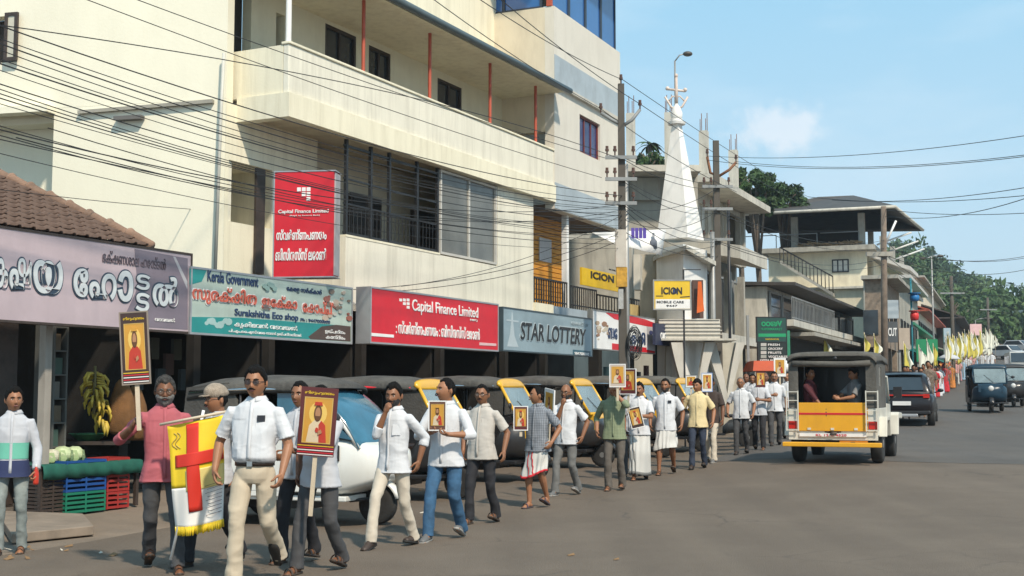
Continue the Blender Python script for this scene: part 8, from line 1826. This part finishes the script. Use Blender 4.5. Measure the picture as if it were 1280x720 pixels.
VEG = mat('cabbage_green', (.45, .52, .30), rough=.6, var=.25, scale=12, bump=.5, bscale=40); CAU = mat('cauliflower_white', (.58, .56, .42), rough=.8, var=.2, scale=30, bump=.9, bscale=70)
for i, (px_, mm, rr, lb, ct) in enumerate(((80, VEG, .13, 'left pale cabbage on the green stall cloth', 'cabbage'), (95, VEG, .125, 'right pale cabbage on the green stall cloth', 'cabbage'), (67, CAU, .11, 'cauliflower at the left end of the green stall', 'cauliflower'))):
    p = fpos(px_, -.25, zt_+.015+rr*.8); r = thing(ct, lb, 'vegetable', p); m = MB(); rows = sph_dirs(20, 14); vs = [d*rr*(1+.10*noise.noise(Vector(d)*(3 if i < 2 else 9)+Vector((i, 0, 0)))) for q in rows for d in q]; vs = [Vector((v.x, v.y, v.z*.85)) for v in vs]; m.add(vs, [(j*20+k_, (j+1)*20+k_, (j+1)*20+(k_+1) % 20, j*20+(k_+1) % 20) for j in range(14) for k_ in range(20)], True); m.build('head', mm, r)
    for q in range(5): a = 2*PI*q/5; lf = MB(); c_ = Vector((math.cos(a)*rr*.9, math.sin(a)*rr*.9, -rr*.3)); t_ = Vector((-math.sin(a), math.cos(a), 0))*rr*.5; lf.sheet([[c_-t_*.6-Vector((0, 0, rr*.35)), c_+t_*.6-Vector((0, 0, rr*.35))], [c_*1.12-t_, c_*1.12+t_], [c_*1.05-t_*.5+Vector((0, 0, rr*.8)), c_*1.05+t_*.5+Vector((0, 0, rr*.8))]], True); lf.build('outer_leaf', mat('leaf_green', (.34, .44, .22), rough=.6), r)
bs = thing('green_basin', 'shallow pale green basin on the shelf behind the stall', 'basin', fpos(112, .5, zt_+.25)); m = MB(); m.smooth = True; m.loft([[Vector((q*math.cos(2*PI*i/20), q*math.sin(2*PI*i/20), z_)) for i in range(20)] for q, z_ in ((.14, 0), (.26, .10), (.28, .10), (.25, .09), (.13, .02))]); m.build('basin', mat('basin_green', (.10, .32, .16), rough=.4), bs); MB().box(-.5, .5, -.3, .3, -.05, -.002).build('shelf', DKWOOD, bs)
BAN = mat('banana_yellow', (.50, .36, .05), rough=.55, var=.3, scale=8)
rs = random.Random(8)
for bi, (px_, py_, n_, sc2, lb) in enumerate(((118, 492, 46, 1.0, 'big bunch of ripe bananas hanging in the first shop'), (128, 520, 18, .7, 'small bunch of bananas hanging below the big one'))):
    p = fpos(px_, .1, F0.z(px_, py_, .1)); r = thing('banana_bunch', lb, 'bananas', p); MB().tube([(0, 0, -.28*sc2), (0, 0, .38*sc2)], .022, 6).build('stalk', mat('banana_stalk', (.16, .13, .05), rough=.9), r)
    for i in range(n_):
        a = rs.uniform(0, 2*PI); z_ = rs.uniform(-.26, .24)*sc2; ca, sa = math.cos(a), math.sin(a); q = MB(); R_ = (.13+.05*(z_ > 0))*sc2
        q.tube([(ca*.03, sa*.03, z_+.06), (ca*R_*.7, sa*R_*.7, z_+.05), (ca*R_, sa*R_, z_-.02), (ca*R_*.95, sa*R_*.95, z_-.10)], [.010, .021, .021, .008], 6); q.build('banana', BAN, r)
for i, (px_, py_) in enumerate(((152, 512), (168, 520))):
    p = fpos(px_, -.05, F0.z(px_, py_, -.05)); r = thing('brown_sack', ['brown cloth sack hanging at the right of the stall, left one', 'brown cloth sack hanging behind the bearded man'][i], 'sack', p); m = MB(); m.smooth = True
    m.loft([[Vector((q*math.cos(t)*(1+.1*math.sin(t*5)), q*.6*math.sin(t), z_)) for t in [2*PI*k_/20 for k_ in range(20)]] for q, z_ in ((.04, .42), (.09, .36), (.16, .15), (.20, -.15), (.19, -.30), (.12, -.34))]); m.build('sack_cloth', mat('brown_sackcloth', (.16, .075, .025), rough=.9, var=.3, scale=6, bump=.4), r)
# concrete step in front of the first shop
a_, b_, c_, d_ = gpt(28, 13.9), gpt(122, 14.4), gpt(105, 15.6), gpt(28, 15.6)
m = MB(); m.prismz([(p.x, p.y) for p in (gpt(20, 13.35), gpt(122, 14.15), gpt(108, 15.6), gpt(0, 16.0))], 0, .10); o = m.build('concrete_step', mat('worn_step', (.24, .19, .145), rough=.9, var=.2, dirt=.5), None, bevel=.01); struct(o)
# litter and leaves
rs = random.Random(14)
lr = []
for i in range(20):
    px_ = rs.uniform(0, 150) if i < 12 else rs.uniform(180, 900); Yq = rs.uniform(11.7, 13.2) if i < 12 else rs.uniform(10.8, 24); p = gpt(px_, Yq, .012); m = MB(); w_ = rs.uniform(.015, .05); a = rs.uniform(0, PI); e, f = Vector((math.cos(a), math.sin(a), .1))*w_, Vector((-math.sin(a), math.cos(a), .1))*w_*.5
    m.slab(-e-f, e-f, e+f+Vector((0, 0, .01)), -e+f, (0, 0, .004)); o = m.build('litter', [mat('dry_leaf', (.22, .13, .06), rough=.9), mat('paper_scrap', (.55, .5, .42), rough=.9)][i % 5 == 0], None, loc=p); tag(o, 'small dry scrap lying on the road dust', 'litter', 'dry scraps on the ground')

# ------------------------------------------------------------------ humid air
hm = bpy.data.materials.new('humid_air'); hm.use_nodes = True; hn = hm.node_tree; hn.nodes.clear()
pv = hn.nodes.new('ShaderNodeVolumePrincipled'); pv.inputs['Color'].default_value = (.82, .90, .97, 1); pv.inputs['Density'].default_value = 0.00045; pv.inputs['Anisotropy'].default_value = .2
ho = hn.nodes.new('ShaderNodeOutputMaterial'); hn.links.new(pv.outputs[0], ho.inputs['Volume'])
h = MB(); h.box(-900, 900, -60, 1700, -3, 62); ho_ = h.build('haze', hm, None); ho_['kind'] = 'stuff'; ho_['label'] = 'pale humid haze hanging over the whole street and hill'
bpy.data.scenes.remove(TS)
